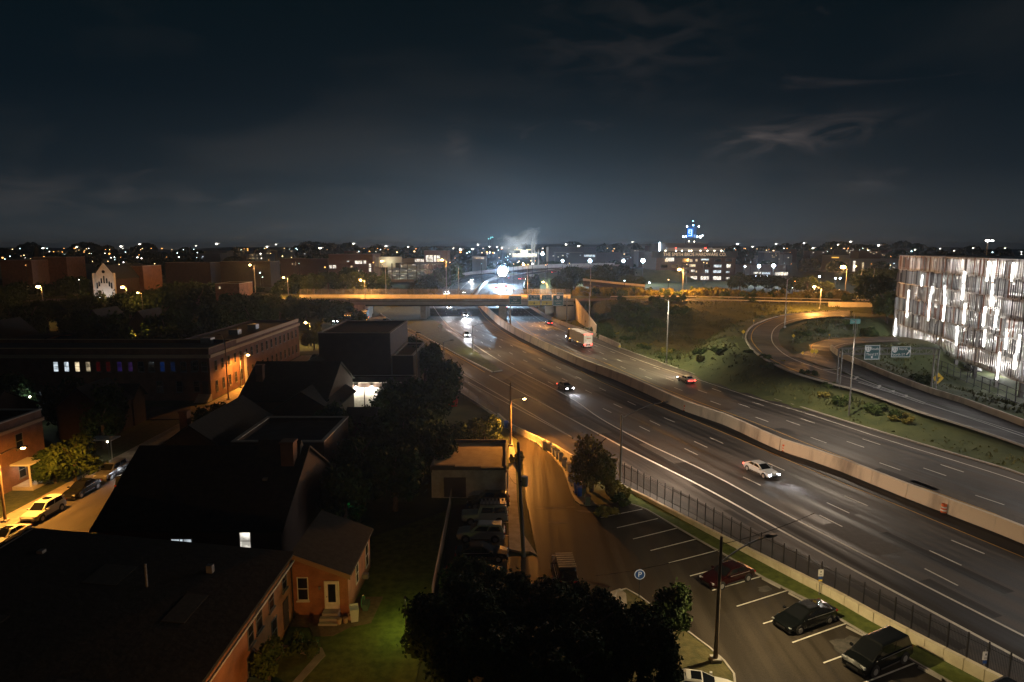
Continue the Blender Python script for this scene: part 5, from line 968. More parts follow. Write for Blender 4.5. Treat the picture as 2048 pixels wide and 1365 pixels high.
for (px, py, Y, lab, s) in ((83, 574, 235, 'orange lamp among the dark trees at the far left', 1.3), (252, 575, 230, 'orange lamp beside the church wall', 1.2), (260, 537, 300, 'double white and orange lamp right of the church gable', 1.4), (283, 586, 215, 'small orange lamp below the lit hall', .6)):
    p = AY(px, py, Y); lamp_post(lab, (p.x, Y, 0), p.z, (-.8, 0), lens=E_SOD, e=3800 * s, spot=0, armz=.1, globe=.55 * s)
p = AY(1190, 565, 320); lamp_post('sodium lamp above the small curved side ramp', (p.x, 320, 8), p.z - 8, (-.8, 0), lens=E_SOD, e=12000, spot=0, armz=.1, globe=.55)
# side ramp deck
a = [AY(1166, 561.5, 322), AY(1225, 568, 312), AY(1290, 574, 306)]; b = [AY(1166, 568, 312), AY(1225, 576, 302), AY(1290, 578, 300)]
sr = thing('side_ramp', 'short curved elevated ramp glowing yellow left of the brick warehouse', 'ramp'); mb = MB(); mb.loft([[p, q, q + Vector((0, 0, -1.2)), p + Vector((0, 0, -1.2))] for p, q in zip(a, b)]); mb.build('deck', ASPH2, sr)
mb = MB(); mb.loft([[p + Vector((0, .3, 0)), p + Vector((0, 0, 0)), p + Vector((0, 0, 1.0)), p + Vector((0, .3, 1.0))] for p in a]); mb.build('parapet', PARA, sr)
# big LED floods
def flood(label, px, py, Y, s, e, c=LEDW, m=E_LED, aim=(0, -1, -.25), zb=6, group=None):
    p = AY(px, py, Y); t = thing('floodlight', label, 'floodlight', (p.x, Y, zb), 0, group); h = p.z - zb
    MB().tube((0, 0, -1), (0, 0, h), .2, .12).build('pole', DARKM, t); s = s * (.8 if s < 5 else 1)
    MB().tube((0, .05, h), (0, .2, h), s * .5, n=14).build('rack', DARKM, t)
    mb = MB().sphere((0, -.1, h), s * .17, 10, 6)
    for i in range(6): A_ = i * 1.047; mb.sphere((math.cos(A_) * s * .33, -.1, h + math.sin(A_) * s * .33), s * .165, 10, 6)
    kind(mb.build('lamp_cluster', m, t), 'stuff')
    if e: lamp((0, -1.2, h), e, c, .6, parent=t)
    return t
flood('dazzling blue white floodlight rack at the highway bend', 1005, 543, 395, 6.4, 330000, (.50, .75, 1), emat('flood_lens', (.75, .9, 1), 60))
for px, py, s, lab in ((1180, 522, 2.6, 'white floodlight in front of the industrial hall, right one of two'), (1125, 522, 1.8, 'white floodlight in front of the industrial hall, left one of two'), (1247, 522, 2.2, 'white floodlight between the hall and the lettered warehouse'), (1286, 522, 3.0, 'bright white floodlight just left of the lettered warehouse'),
                       (1518, 533, 2.3, 'white floodlight right of the lettered warehouse, left of a pair'), (1547, 532, 2.6, 'white floodlight right of the lettered warehouse, right of a pair'), (1811, 542, 2.0, 'cold white floodlight seen through the left corner of the garage'), (1265, 548, 1.3, 'cold white lamp on the trees left of the warehouse'), (1299, 566, .9, 'small white lamp low beside the warehouse'), (1085, 508, 3.0, 'cluster of white plant lights by the steam'),
                       (1490, 533, 1.2, 'small white lamp at the warehouse corner'), (1474, 554, .9, 'small white lamp low at the mall, first from left'), (1511, 553, 1.0, 'small white lamp low at the mall, second from left'), (1520, 552, 1.0, 'small white lamp low at the mall, third from left'), (1535, 553, 1.0, 'small white lamp low at the mall, fourth from left'), (1549, 556, 1.1, 'small white lamp low at the mall, last at right'), (1639, 553.5, 1.1, 'white lamp above the junction trees'), (1671, 557, 1.1, 'white double lamp right of the junction trees'), (1680, 557, 1.1, 'white double lamp, right half, above the junction'), (1786, 539, 1.5, 'white lamp at the corner of the bright windowed office')):
    flood(lab, px, py, 385 if py > 515 else 520, s, 9000 * s if s >= 1.8 else 0)
# masts on the skyline
MASTS = [(153, 495), (242, 493.5), (279, 489), (392, 492.5), (433, 488.5), (534, 494), (552, 489.5), (707, 488), (772, 493), (816, 494.5), (907, 497), (921, 500), (956, 490), (979, 494), (1132, 489.5), (1157, 493), (1265, 484.5), (1475, 488.5), (1505, 494), (1552, 488.5), (1571, 503), (1608, 487), (1626, 497), (1676, 490), (1701, 484), (1703, 500), (1736, 502), (1757, 491.5), (1879, 498), (1908, 502), (1946, 497), (945, 499), (994, 495), (1004, 496), (1312, 503), (1350, 500), (2010, 497), (640, 497), (86, 497), (1830, 500)]
mastm = {}
for i, (px, py) in enumerate(MASTS):
    Y = 900 + (i * 137) % 500; p = AY(px, py, Y); s = .8 + (i * 37 % 10) / 12
    t = thing('light_mast', 'white highway lamp on a tall mast along the skyline', 'light mast', (p.x, Y, 6), 0, 'lamp masts along the skyline'); h = p.z - 6
    MB().tube((0, 0, -1), (0, 0, h), .35, .22, 6).build('pole', STEEL, t); MB().sphere((0, 0, h + .1), 1.25 * s, 8, 4, .45).build('lamp_ring', emat('mast_lens', (1, .93, .80), 12), t)
    MB().box(1.6 * s, 3.4 * s, -.2, .2, h + .9, h + 1.2).build('arm', emat('mast_lens_dim', (1, .9, .8), 2), t)
p = AY(1976, 482, 250); t = thing('light_mast', 'bright twin headed white lamp mast above the garage roof', 'light mast', (p.x, 250, 4), 0); h = p.z - 4
MB().tube((0, 0, -1), (0, 0, h), .16).build('pole', STEEL, t); MB().sphere((-.2, 0, h), .75, 8, 4, .5).sphere((1.6, 0, h), .5, 8, 4, .5).build('lamp_ring', emat('mast_lens_bright', (1, .96, .88), 25), t)
# four cyan tower beacons
for i, (px, py) in enumerate(((977, 478), (981, 477.8), (982, 475), (985.5, 475))):
    p = AY(px, py, 1400); t = thing('beacon', ['cyan skyline beacon, lower left of four', 'cyan skyline beacon, lower right of four', 'cyan skyline beacon, upper left of four', 'cyan skyline beacon, upper right of four'][i], 'beacon', (p.x, 1400, 6)); MB().tube((0, 0, 0), (0, 0, p.z - 7), .3, n=5).build('mast', DARKM, t); MB().sphere((0, 0, p.z - 6), .9, 6, 4).build('lamp', emat('cyan_lamp', (.3, .95, 1), 5), t)
# scattered small lights of the town
rnd = random.Random(9); TL = {'warm': emat('town_warm', (1, .66, .30), 7), 'white': emat('town_white', (1, .95, .9), 9), 'cool': emat('town_cool', (.65, .95, 1), 8), 'orange': emat('town_orange', (1, .42, .1), 8)}
pts = [(20, 513, 'cool'), (5, 516, 'orange'), (48, 511, 'warm'), (88, 514, 'orange'), (159, 524, 'orange'), (210, 507, 'white'), (219, 508, 'orange'), (222, 516, 'white'), (229, 515, 'white'), (240, 524, 'white'), (247, 525, 'white'), (275, 515, 'white'), (283, 517, 'white'), (298, 515, 'white'), (303, 516, 'white'), (310, 516, 'white'), (317, 516, 'white'), (347, 516, 'cool'), (361, 518, 'cool'), (381, 519, 'white'), (394, 516, 'cool'), (406, 521, 'cool'), (440, 516, 'cool'), (521, 508, 'white'), (523, 517, 'white'), (541, 508, 'warm'), (466, 549, 'warm'), (520, 546, 'cool'), (525, 555, 'cool'), (30, 590, 'cool'), (158, 560, 'white'), (609, 508, 'cool'), (700, 505, 'white'), (794, 505, 'warm'), (565, 513, 'warm'), (820, 518, 'cool'), (921, 505, 'orange'), (934, 507, 'cool'), (939, 504, 'cool'), (964, 506, 'warm'), (974, 505, 'orange'), (980, 505, 'white'), (986, 506, 'orange'), (1020, 508.5, 'white'), (1038, 523, 'warm'), (1046, 527, 'white'), (1062, 522, 'warm'), (1065, 528, 'white'), (1070, 522, 'orange'), (1300, 507, 'warm'), (1337, 560, 'warm'), (1533, 501, 'warm'), (1547, 502, 'warm'), (1590, 563, 'orange'), (1660, 583, 'warm'), (1665, 579, 'orange'), (1678, 580, 'warm'), (1662, 573, 'cool'), (1651, 571, 'cool'), (1640, 572, 'cool'), (1772, 548, 'cool'), (1812, 511, 'orange'), (1823, 503, 'cool'), (1900, 505, 'cool'), (1985, 505, 'cool'), (2043, 504, 'white'), (2043, 509, 'white'), (1715, 507, 'white'), (1722, 510, 'warm'), (1750, 518, 'orange'), (1762, 519, 'orange'), (1700, 519, 'orange'), (1585, 576, 'cool'), (1491, 592, 'cool'), (417, 590, 'white'), (650, 535, 'orange'), (1195, 515, 'cool'), (1249, 562, 'cool'), (1262, 554, 'cool')]
for i in range(270):
    pts.append((rnd.uniform(0, 1790), 497 + 34 * rnd.random() ** 1.7, rnd.choice(('warm', 'warm', 'orange', 'orange', 'white', 'cool', 'cool'))))
lm = {k: MB().sphere((0, 0, 0), 1, 6, 4).mesh('lamp', m) for k, m in TL.items()}
for i, (px, py, k) in enumerate(pts):
    Y = 330 + 8 * (i % 9) if py > 524 else 700 + 30 * (i % 11); 
    if py > 555: Y = 262 if px < 600 else 300
    p = AY(px, py, Y); r = Y / 1300 * rnd.uniform(1.0, 2.3) * (.75 if i < 80 else .42); g = {'warm': 'warm', 'white': 'white', 'cool': 'bluish white', 'orange': 'orange'}[k]
    t = thing('distant_lamp', 'small %s lamp far off in the dark town' % g, 'lamp', (p.x, Y, 0), 0, 'far %s lamps of the town' % g)
    zb = min(p.z - 3, tz(p.x, Y)) if abs(p.x) < 5000 else 0; MB().tube((0, 0, zb - .5), (0, 0, p.z), .12, n=5).build('post', DARKM, t); l = link('lamp', lm[k], t, (0, 0, p.z)); l.scale = (r, r, r * .7)
# factory plant with steam
FP = thing('factory', 'brightly lit plant with catwalk lights under the steam plume', 'factory', (0, 0, 0))
def fpb(n, x0_, x1_, y0_, y1_, Y, m): a = AY(x0_, y1_, Y); b = AY(x1_, y0_, Y); return MB().box(a.x, b.x, Y, Y + 6, a.z, b.z).build(n, m, FP)
fpb('hall', 1024, 1074, 507, 515, 705, mat('pale_panel', (.6, .57, .46), .8)); fpb('upper_hall', 1040, 1056, 500, 506, 705, mat('pale_panel', (.6, .57, .46), .8)); fpb('light_band', 1028, 1044, 499, 501, 700, emat('plant_amber', (1, .85, .45), .8)); fpb('light_band', 1053, 1062, 499, 501, 700, emat('plant_amber', (1, .85, .45), .8))
for i in range(15): fpb('window', 1026 + i * 3.2, 1028 + i * 3.2, 507 + (i % 3), 513, 704, E_WIN2)
for x in (1044, 1048, 1052): fpb('window', x, x + 2.5, 503, 508, 704, emat('plant_white', (1, .98, .9), 5))
for x, y0_ in ((1064, 484), (1069, 487), (1077, 500)): a = AY(x, y0_, 710); MB().tube((a.x, 710, 0), (a.x, 710, a.z), .9, .7, 8).build('stack', mat('stack_pale', (.4, .4, .4), .7), FP)
a = AY(1048, 500, 690); lamp((a.x, 680, a.z + 4), 60000, (.95, 1, .98), 1, parent=FP)
def plume(label, px, py, Y, sx, sy, sz, dens, seedv, lean):
    t = MB().sphere((0, 0, 0), 1, 20, 12).build('steam_plume', None); t.location = AY(px, py, Y); t.scale = (sx, sy, sz); t.rotation_euler = (0, lean, 0)
    m = bpy.data.materials.new('steam_%d' % seedv); m.use_nodes = True; T = m.node_tree; T.nodes.remove(T.nodes['Principled BSDF']); v = T.nodes.new('ShaderNodeVolumePrincipled'); v.inputs['Color'].default_value = (.9, .95, 1, 1)
    g = T.nodes.new('ShaderNodeTexCoord'); n = T.nodes.new('ShaderNodeTexNoise'); n.inputs['Scale'].default_value = 1.6; n.inputs['Detail'].default_value = 5; n.inputs['Distortion'].default_value = .6
    mp_ = T.nodes.new('ShaderNodeMapping'); mp_.inputs['Location'].default_value = (seedv, 0, 0); T.links.new(g.outputs['Object'], mp_.inputs[0]); T.links.new(mp_.outputs[0], n.inputs[0])
    ln = T.nodes.new('ShaderNodeVectorMath'); ln.operation = 'LENGTH'; T.links.new(g.outputs['Object'], ln.inputs[0])
    f = math_node(T, 'SUBTRACT', math_node(T, 'SUBTRACT', n.outputs[0], .28), math_node(T, 'MULTIPLY', math_node(T, 'POWER', ln.outputs['Value'], 2.0), .34), True)
    T.links.new(math_node(T, 'MULTIPLY', f, dens * 8), v.inputs['Density']); v.inputs['Emission Color'].default_value = (.6, .75, .8, 1)
    T.links.new(math_node(T, 'MULTIPLY', f, dens * .55), v.inputs['Emission Strength']) if 0 else None
    T.links.new(v.outputs[0], T.nodes['Material Output'].inputs['Volume']); t.data.materials.append(m); t['kind'] = 'stuff'
    return t
plume('a', 1020, 489, 700, 16, 6, 14, .10, 1, .5); plume('b', 1050, 478, 705, 22, 6, 10, .07, 7, -.5); plume('c', 1068, 486, 700, 4, 4, 14, .10, 12, .2)
# ================================================================== SIGNS
GREEN = mat('sign_green', (.0, .06, .065), .5); SWHITE = emat('glowing_white_sheeting', (.7, .7, .66), .30); SYEL = emat('glowing_yellow_sheeting', (.62, .45, .08), .16)  # white and yellow sign faces glow faintly, imitating light they throw back
def panel(parent, x, z, w, h, y, m=GREEN, name='sign_panel', border=True):
    o = MB().box(-w / 2, w / 2, -.04, .04, -h / 2, h / 2).build(name, m, parent, (x, y, z))
    if border:
        mb = MB(); e = .09; 
        for a in ((-w / 2 + .05, w / 2 - .05, h / 2 - .05 - e, h / 2 - .05), (-w / 2 + .05, w / 2 - .05, -h / 2 + .05, -h / 2 + .05 + e), (-w / 2 + .05, -w / 2 + .05 + e, -h / 2 + .15, h / 2 - .15), (w / 2 - .05 - e, w / 2 - .05, -h / 2 + .15, h / 2 - .15)): mb.box(a[0], a[1], -.055, -.042, a[2], a[3])
        mb.build('border', SWHITE, o)
    return o
def shield(parent, x, z, s, y=-.06, num='23'):
    pl = [(-.5, .5), (-.3, .42), (0, .5), (.3, .42), (.5, .5), (.52, 0), (.3, -.4), (0, -.55), (-.3, -.4), (-.52, 0)]; mb = MB(); mb.loft([[(x + a * s, y, z + b * s) for a, b in pl], [(x + a * s, y + .012, z + b * s) for a, b in pl]]); mb.build('route_shield', SWHITE, parent)
    text(num, s * .75, mat('sign_black_ink', (.02, .02, .02), .6), parent, (x, y - .012, z - .02), ex=.004)
YS = 238
SG = thing('sign_gantry', 'overhead highway signs, three green with yellow exit strips, before the overpass', 'sign gantry', (0, YS, 0))
def sp3(px0, px1, py0, py1, m=GREEN, b=True): a = AY(px0, py1, YS); c = AY(px1, py0, YS); return panel(SG, (a.x + c.x) / 2, (a.z + c.z) / 2, c.x - a.x, c.z - a.z, 0, m, border=b), c.x - a.x, c.z - a.z
for i, (x0_, x1_, y0_, y1_) in enumerate(((1056, 1080.5, 590, 602), (1083, 1104, 590, 602))):
    o, w, h = sp3(x0_, x1_, y0_, y1_); text('71', h * .32, SWHITE, o, (-w * .25, -.06, h * .12), ex=.004); text(['NORTH', 'SOUTH'][i], h * .26, SWHITE, o, (w * .18, -.06, h * .14), ex=.004); text(['Cleveland', 'Cincinnati'][i], h * .28, SWHITE, o, (0, -.06, -h * .24), ex=.004)
    o, w, h = sp3(x0_, x1_, 602.4, 611, SYEL, False); text('EXIT    ONLY', h * .30, mat('sign_black_ink', (.02, .02, .02), .6), o, (0, -.06, 0), ex=.004)
    mb = MB(); mb.box(-.12, .12, -.07, -.05, -.1, .55).loft([[(-.45, -.07, -.1), (.45, -.07, -.1), (0, -.07, -.55)], [(-.45, -.05, -.1), (.45, -.05, -.1), (0, -.05, -.55)]]); kind(mb.build('down_arrow', mat('sign_black_ink', (.02, .02, .02), .6), o), 'stuff')
o, w, h = sp3(1105.5, 1127, 590.5, 612); shield(o, 0, h * .28, 1.1, num='3'); text('Cleveland Ave', h * .12, SWHITE, o, (0, -.06, -h * .05), ex=.004); text('1/4 MILE', h * .12, SWHITE, o, (0, -.06, -h * .27), ex=.004)
o, w, h = sp3(1113, 1127, 585.5, 590); text('EXIT 4', h * .5, SWHITE, o, (0, -.06, 0), ex=.004)
o, w, h = sp3(1018, 1043, 592, 610); text('Convention Ctr', h * .17, SWHITE, o, (0, -.06, h * .26), ex=.004); text('EXIT', h * .2, SWHITE, o, (0, -.06, -h * .02), ex=.004); text('NEXT RIGHT', h * .17, SWHITE, o, (0, -.06, -h * .28), ex=.004)
a = AY(1016, 600, YS); b = AY(1131, 600, YS); mb = MB()
for z in (a.z - .7, a.z + .7): mb.tube((a.x, .5, z), (b.x, .5, z), .1, n=6); mb.tube((a.x, 1.3, z), (b.x, 1.3, z), .1, n=6)
for i in range(14): X = a.x + (b.x - a.x) * i / 13; mb.tube((X, .5, a.z - .7), (X, .5, a.z + .7), .05, n=4)
for i in range(13): X = a.x + (b.x - a.x) * i / 13; X2 = a.x + (b.x - a.x) * (i + 1) / 13; mb.tube((X, .5, a.z - .7), (X2, .5, a.z + .7), .04, n=4)
kind(mb.build('truss', STEEL, SG), 'stuff')
for X in (b.x + .6,): MB().tube((X, .9, 0), (X, .9, a.z + 1.2), .25).build('upright', STEEL, SG)
X = a.x + .8; MB().tube((X, .9, 0), (X, .9, a.z + 1.2), .25).build('upright', STEEL, SG)
MB().tube((-22, 0, 0), (a.x, .9, 0), .01).build('footing', STEEL, SG) if 0 else None
# gantry over the ramps
YG = G(1688, 775, 2.6).y
RG = thing('sign_gantry', 'ramp sign gantry with two green signs in front of the finned garage', 'sign gantry', (0, YG, 0))
def rg(px, py): return AY(px, py, YG)
def rpan(x0_, x1_, y0_, y1_): a = rg(x0_, y1_); c = rg(x1_, y0_); return panel(RG, (a.x + c.x) / 2, (a.z + c.z) / 2, c.x - a.x, c.z - a.z, -.35), c.x - a.x, c.z - a.z
o, w, h = rpan(1725.5, 1758.5, 690, 719); shield(o, -w * .27, h * .22, 1.0); text('South', .62, SWHITE, o, (w * .16, -.06, h * .24), ex=.004); text('Third ST', .62, SWHITE, o, (0, -.06, -h * .14), ex=.004)
mb = MB(); mb.box(-.07, .07, -.07, -.05, -h * .30, -h * .24).loft([[(-.22, -.07, -h * .30), (.22, -.07, -h * .30), (0, -.07, -h * .42)], [(-.22, -.05, -h * .30), (.22, -.05, -h * .30), (0, -.05, -h * .42)]]); kind(mb.build('down_arrow', SWHITE, o), 'stuff')
o, w, h = rpan(1779, 1820, 692.5, 714.5); shield(o, -w * .32, h * .18, .95); text('North', .62, SWHITE, o, (w * .10, -.06, h * .26), ex=.004); text('Fourth ST', .62, SWHITE, o, (-w * .14, -.06, -h * .24), ex=.004)
ar = MB(); ar.hexa([(-.35, -.07, -.45), (-.2, -.07, -.6), (-.2, -.05, -.6), (-.35, -.05, -.45), (.15, -.07, .15), (.3, -.07, 0), (.3, -.05, 0), (.15, -.05, .15)]); ar.loft([[(-.05, -.07, .35), (.5, -.07, .35), (.5, -.07, -.2)], [(-.05, -.05, .35), (.5, -.05, .35), (.5, -.05, -.2)]]); kind(ar.build('arrow', SWHITE, o, (w * .36, 0, 0)), 'stuff')
mb = MB(); L_ = rg(1684, 698); Rr = rg(1878, 698); L2 = rg(1684, 709)
for y in (-.6 + .5, 1.1): mb.tube((L_.x, y, L_.z), (Rr.x, y, L_.z), .09, n=6); mb.tube((L_.x, y, L2.z), (Rr.x, y, L2.z), .09, n=6)
n = 15
for i in range(n + 1): X = L_.x + (Rr.x - L_.x) * i / n; mb.tube((X, -.1, L_.z), (X, -.1, L2.z), .05, n=4); mb.tube((X, -.1, L_.z), (X, 1.1, L_.z), .04, n=4)
for i in range(n): X = L_.x + (Rr.x - L_.x) * i / n; X2 = L_.x + (Rr.x - L_.x) * (i + 1) / n; mb.tube((X, -.1, L2.z if i % 2 else L_.z), (X2, -.1, L_.z if i % 2 else L2.z), .04, n=4)
kind(mb.build('truss', STEEL, RG), 'stuff')
for X in (L_.x, Rr.x):
    for y in (-.1, 1.1): MB().tube((X, y, tz(X, YG) - .3), (X, y, L_.z), .14).build('upright', STEEL, RG)
    mb = MB()
    for k in range(5): z0 = 1 + k * (L_.z - 1) / 5; mb.tube((X, -.1, z0), (X, 1.1, z0 + (L_.z - 1) / 5), .04, n=4)
    kind(mb.build('bracing', STEEL, RG), 'stuff')
lamp((L_.x + 7, -3, L2.z - 1.5), 70, (.9, .95, 1), .15, parent=RG)
# small signs
def round_p():
    b = G(1278, 1197, .1); t = thing('parking_sign', 'round blue sign with a white letter P on a thin post', 'sign', b); c = AY(1276, 1149, b.y)
    MB().tube((0, 0, 0), (0, 0, c.z + .3), .03).build('post', DARKM, t); z = c.z - .1
    o = MB().tube((0, -.02, z), (0, -.05, z), .42, n=28).build('white_rim', SWHITE, t); MB().tube((0, -.051, z), (0, -.058, z), .37, n=28).build('blue_disc', mat('sign_blue', (.02, .07, .26), .5), t); text('P', .62, SWHITE, t, (0, -.066, z), ex=.004)
round_p()
def post_sign(label, px, pb, pt, z0, w, h, m, name='sign', extra=(), rz=0, hh=0):
    b = G(px, pb, z0); t = thing(name, label, 'sign', b, rz); top = AY(px, pt, b.y).z - z0; MB().tube((0, 0, -.2), (0, 0, top + .1), .035).build('post', STEEL, t)
    MB().box(-w / 2, w / 2, -.06, -.04, top - h, top).build('plate', m, t)
    for (dz, w2, h2, m2) in extra: MB().box(-w2 / 2, w2 / 2, -.06, -.04, top - dz - h2, top - dz).build('plate', m2, t)
    return t, top
BLK = mat('sign_black_ink', (.02, .02, .02), .6)
t, top = post_sign('white parking sign with blue and yellow tab beside the black fastback', 1638, 1190, 1139, .1, .42, .58, WHITEP, extra=((.62, .3, .22, mat('sign_blue', (.02, .07, .26), .5)), (.86, .3, .14, mat('sign_yellow_plate', (.7, .5, .05), .6))))
MB().box(-.10, .10, -.066, -.062, top - .46, top - .42).box(-.04, .04, -.066, -.062, top - .26, top - .12).build('print', BLK, t)
t, top = post_sign('white parking sign with blue tab at the lower right corner', 1966, 1350, 1303, .1, .42, .58, WHITEP, extra=((.62, .3, .22, mat('sign_blue', (.02, .07, .26), .5)),))
MB().box(-.10, .10, -.066, -.062, top - .46, top - .42).box(-.04, .04, -.066, -.062, top - .26, top - .12).build('print', BLK, t)
def diamond(label, px, py, pb, z0, s, m, ink=None):
    b = G(px, pb, z0); c = AY(px, py, b.y); t = thing('warning_sign', label, 'sign', b); z = c.z - z0
    for x in (-.25, .25) if s > 1 else (0,): MB().tube((x, 0, -.2), (x, 0, z), .05).build('post', STEEL, t)
    d = s * .707; MB().loft([[(-d, -.08, z), (0, -.08, z - d), (d, -.08, z), (0, -.08, z + d)], [(-d, -.04, z), (0, -.04, z - d), (d, -.04, z), (0, -.04, z + d)]]).build('plate', m, t)
    if ink: mb = MB(); mb.box(-.12 * s, .05 * s, -.10, -.085, z - .35 * s, z + .15 * s).box(.05 * s, .25 * s, -.10, -.085, z - .02 * s, z + .15 * s); mb.build('symbol', ink, t)
    return t
PGR = mat('pale_sign_back', (.6, .6, .58), .6); YEL = emat('glowing_yellow_plate', (.75, .48, .03), .25)  # yellow plates given a faint glow so they look lit
diamond('grey diamond sign on twin posts beside the merging ramp', 800, 668, 690, 0, 1.9, PGR); diamond('grey diamond sign at the highway edge near the overpass', 881, 652, 664, .1, 1.2, PGR)
diamond('yellow diamond warning sign by the garage fence', 1874, 757, 778, 1.6, 1.5, YEL, BLK)
diamond('yellow diamond sign, left of the pair at the ramp nose', 1623.5, 703, 716, 4.3, .75, YEL); diamond('yellow diamond sign, right of the pair at the ramp nose', 1631, 703, 717, 4.3, .75, YEL)
diamond('small yellow diamond delineator left of the ramp nose pair', 1605, 706, 711, 4.6, .5, YEL); diamond('yellow sign on the inner side of the ramp loop', 1586, 672, 685, 6, .6, YEL); diamond('yellow sign on the grass left of the ramp loop', 1486, 664, 676, 5.8, .7, YEL)
diamond('small yellow delineator at the shoulder right of the truck', 1239, 693, 699, .2, .6, YEL); diamond('yellow marker on the slope above the ramp loop', 1507, 642, 650, 7, .35, YEL); diamond('yellow marker on the grass inside the inner ramp', 1658, 670, 678, 5.2, .35, YEL)
b = G(1706, 668, 5.2); t = thing('street_sign', 'teal street name sign on a slim frame beside the inner ramp', 'sign', b); MB().tube((0, 0, 0), (0, 0, 5.2), .06).tube((1, 0, 0), (1, 0, 3.4), .05).build('post', STEEL, t); MB().box(-1.0, 1.7, -.06, 0, 2.7, 4.0).build('plate', mat('sign_teal', (.05, .2, .19), .5), t)
# orange drums on the shoulder
for i, (px, py) in enumerate(((1568, 903), (1887, 1026), (1370, 822))):
    p = G(px, py, 0); t = thing('traffic_drum', ['orange and white drum against the median wall, middle one', 'orange and white drum against the median wall, right one', 'dim striped drum against the median wall near the light pole arm'][i], 'traffic drum', p)
    O = mat('drum_orange', (.65, .13, .03), .6); zs = [0, .25, .4, .58, .73, 1.0]
    for k in range(5): MB().tube((0, 0, zs[k]), (0, 0, zs[k + 1]), .30 - .01 * k, .29 - .01 * k, 14).build('band', WHITEP if k % 2 else O, t)
    MB().tube((0, 0, 0), (0, 0, .07), .4, n=12).build('base', BLACK, t)
# wheeled bins on the pavement
bl = [(1088, 898, 0), (1098, 902, 0), (1108, 911, 0), (1114, 916, 0), (1121, 922, 0), (1129, 934, 0), (1138, 944, 0), (1142, 965, 0), (1150, 975, 0), (1153, 987, 1), (1159, 993, 1), (1166, 993, 2), (1175, 1011, 2)]
bn = ['first grey wheeled bin from the far end of the pavement', 'second grey wheeled bin from the far end', 'third grey bin from the far end, start of a tight group', 'fourth grey bin from the far end, middle of a tight group', 'fifth grey bin from the far end, end of a tight group', 'sixth grey bin, standing alone by the kerb', 'seventh grey bin, half in the shade of the round tree', 'eighth grey bin, nearest to the trunk of the round tree', 'dark bin just behind the blue bins', 'blue wheeled bin, left of the two', 'blue wheeled bin, right of the two', 'grey green bin right of the blue bins', 'last green grey bin at the near end of the pavement']
for (px, py, c), lab in zip(bl, bn):
    p = G(px, py, .13); t = thing('wheeled_bin', lab, 'bin', p, .3 * math.sin(px), 'bins lined up on the alley pavement'); bin_mesh((GREYB, BLUEB, mat('green_grey_plastic', (.12, .16, .13), .6))[c], GREYD if c != 1 else BLUEB, t)
t = thing('wheeled_bin', 'dark blue bin at the foot of the wooden lamp pole', 'bin', G(1012, 857, .1), .2); bin_mesh(BLUEB, BLUEB, t)
t = thing('skip', 'red metal dumpster among the dark trees', 'dumpster', G(903, 812, 0)); mb = MB(); mb.hexa([(-1, -.7, 0), (1, -.7, 0), (1, .7, 0), (-1, .7, 0), (-1.2, -.9, 1.3), (1.2, -.9, 1.3), (1.2, .9, 1.6), (-1.2, .9, 1.6)]); mb.build('body', mat('red_paint', (.45, .03, .02), .5), t); MB().box(-1.2, 1.2, -.9, .9, 1.55, 1.68).build('lid', mat('red_dark', (.2, .02, .02), .5), t)
# leaning grey utility pole with a transformer
b = G(1047, 1112, .1); tp = AY(1036, 885, b.y + 2); t = thing('utility_pole', 'thick leaning utility pole with a grey transformer in the alley', 'utility pole', b)
T_ = tp - b; MB().tube((0, 0, -.2), T_, .20, .13, 12).build('pole', mat('grey_wood', (.10, .10, .10), .9), t); c = T_ * .66; MB().tube((c.x + .45, c.y - .1, c.z - .45), (c.x + .45, c.y - .1, c.z + .45), .30, n=14).build('transformer', STEEL, t); MB().box(c.x, c.x + .3, c.y - .15, c.y, c.z - .1, c.z + .05).build('bracket', DARKM, t)
def wire(label, a, b, sag=.6, r=.018):
    a = Vector(a); b = Vector(b); mb = MB(); n = 12; P = [a.lerp(b, i / n) + Vector((0, 0, -sag * 4 * (i / n) * (1 - i / n))) for i in range(n + 1)]
    for p, q in zip(P, P[1:]): mb.tube(p, q, r, n=4, cap=False)
    tag(mb.build('wire', BLACK), label, 'wire')
wire('black wire from the transformer pole to the tan roofed garage', b + T_ * .62, (-.7, 70.6, 3.3), .5); wire('black wire between the transformer pole and the sodium lamp pole', b + T_ * .95, G(1021, 892, .1) + Vector((0, 0, 8)), .5)
wire('guy wire running left down from the lot corner pole', p3 + Vector((0, 0, 8)), G(1190, 1225, .1) + Vector((0, 0, 3.0)), .2, .02)
wire('wire from the lot corner pole to the highway side', p3 + Vector((0, 0, 8.4)), p3 + Vector((7.5, 3, 9.3)), .2, .02)
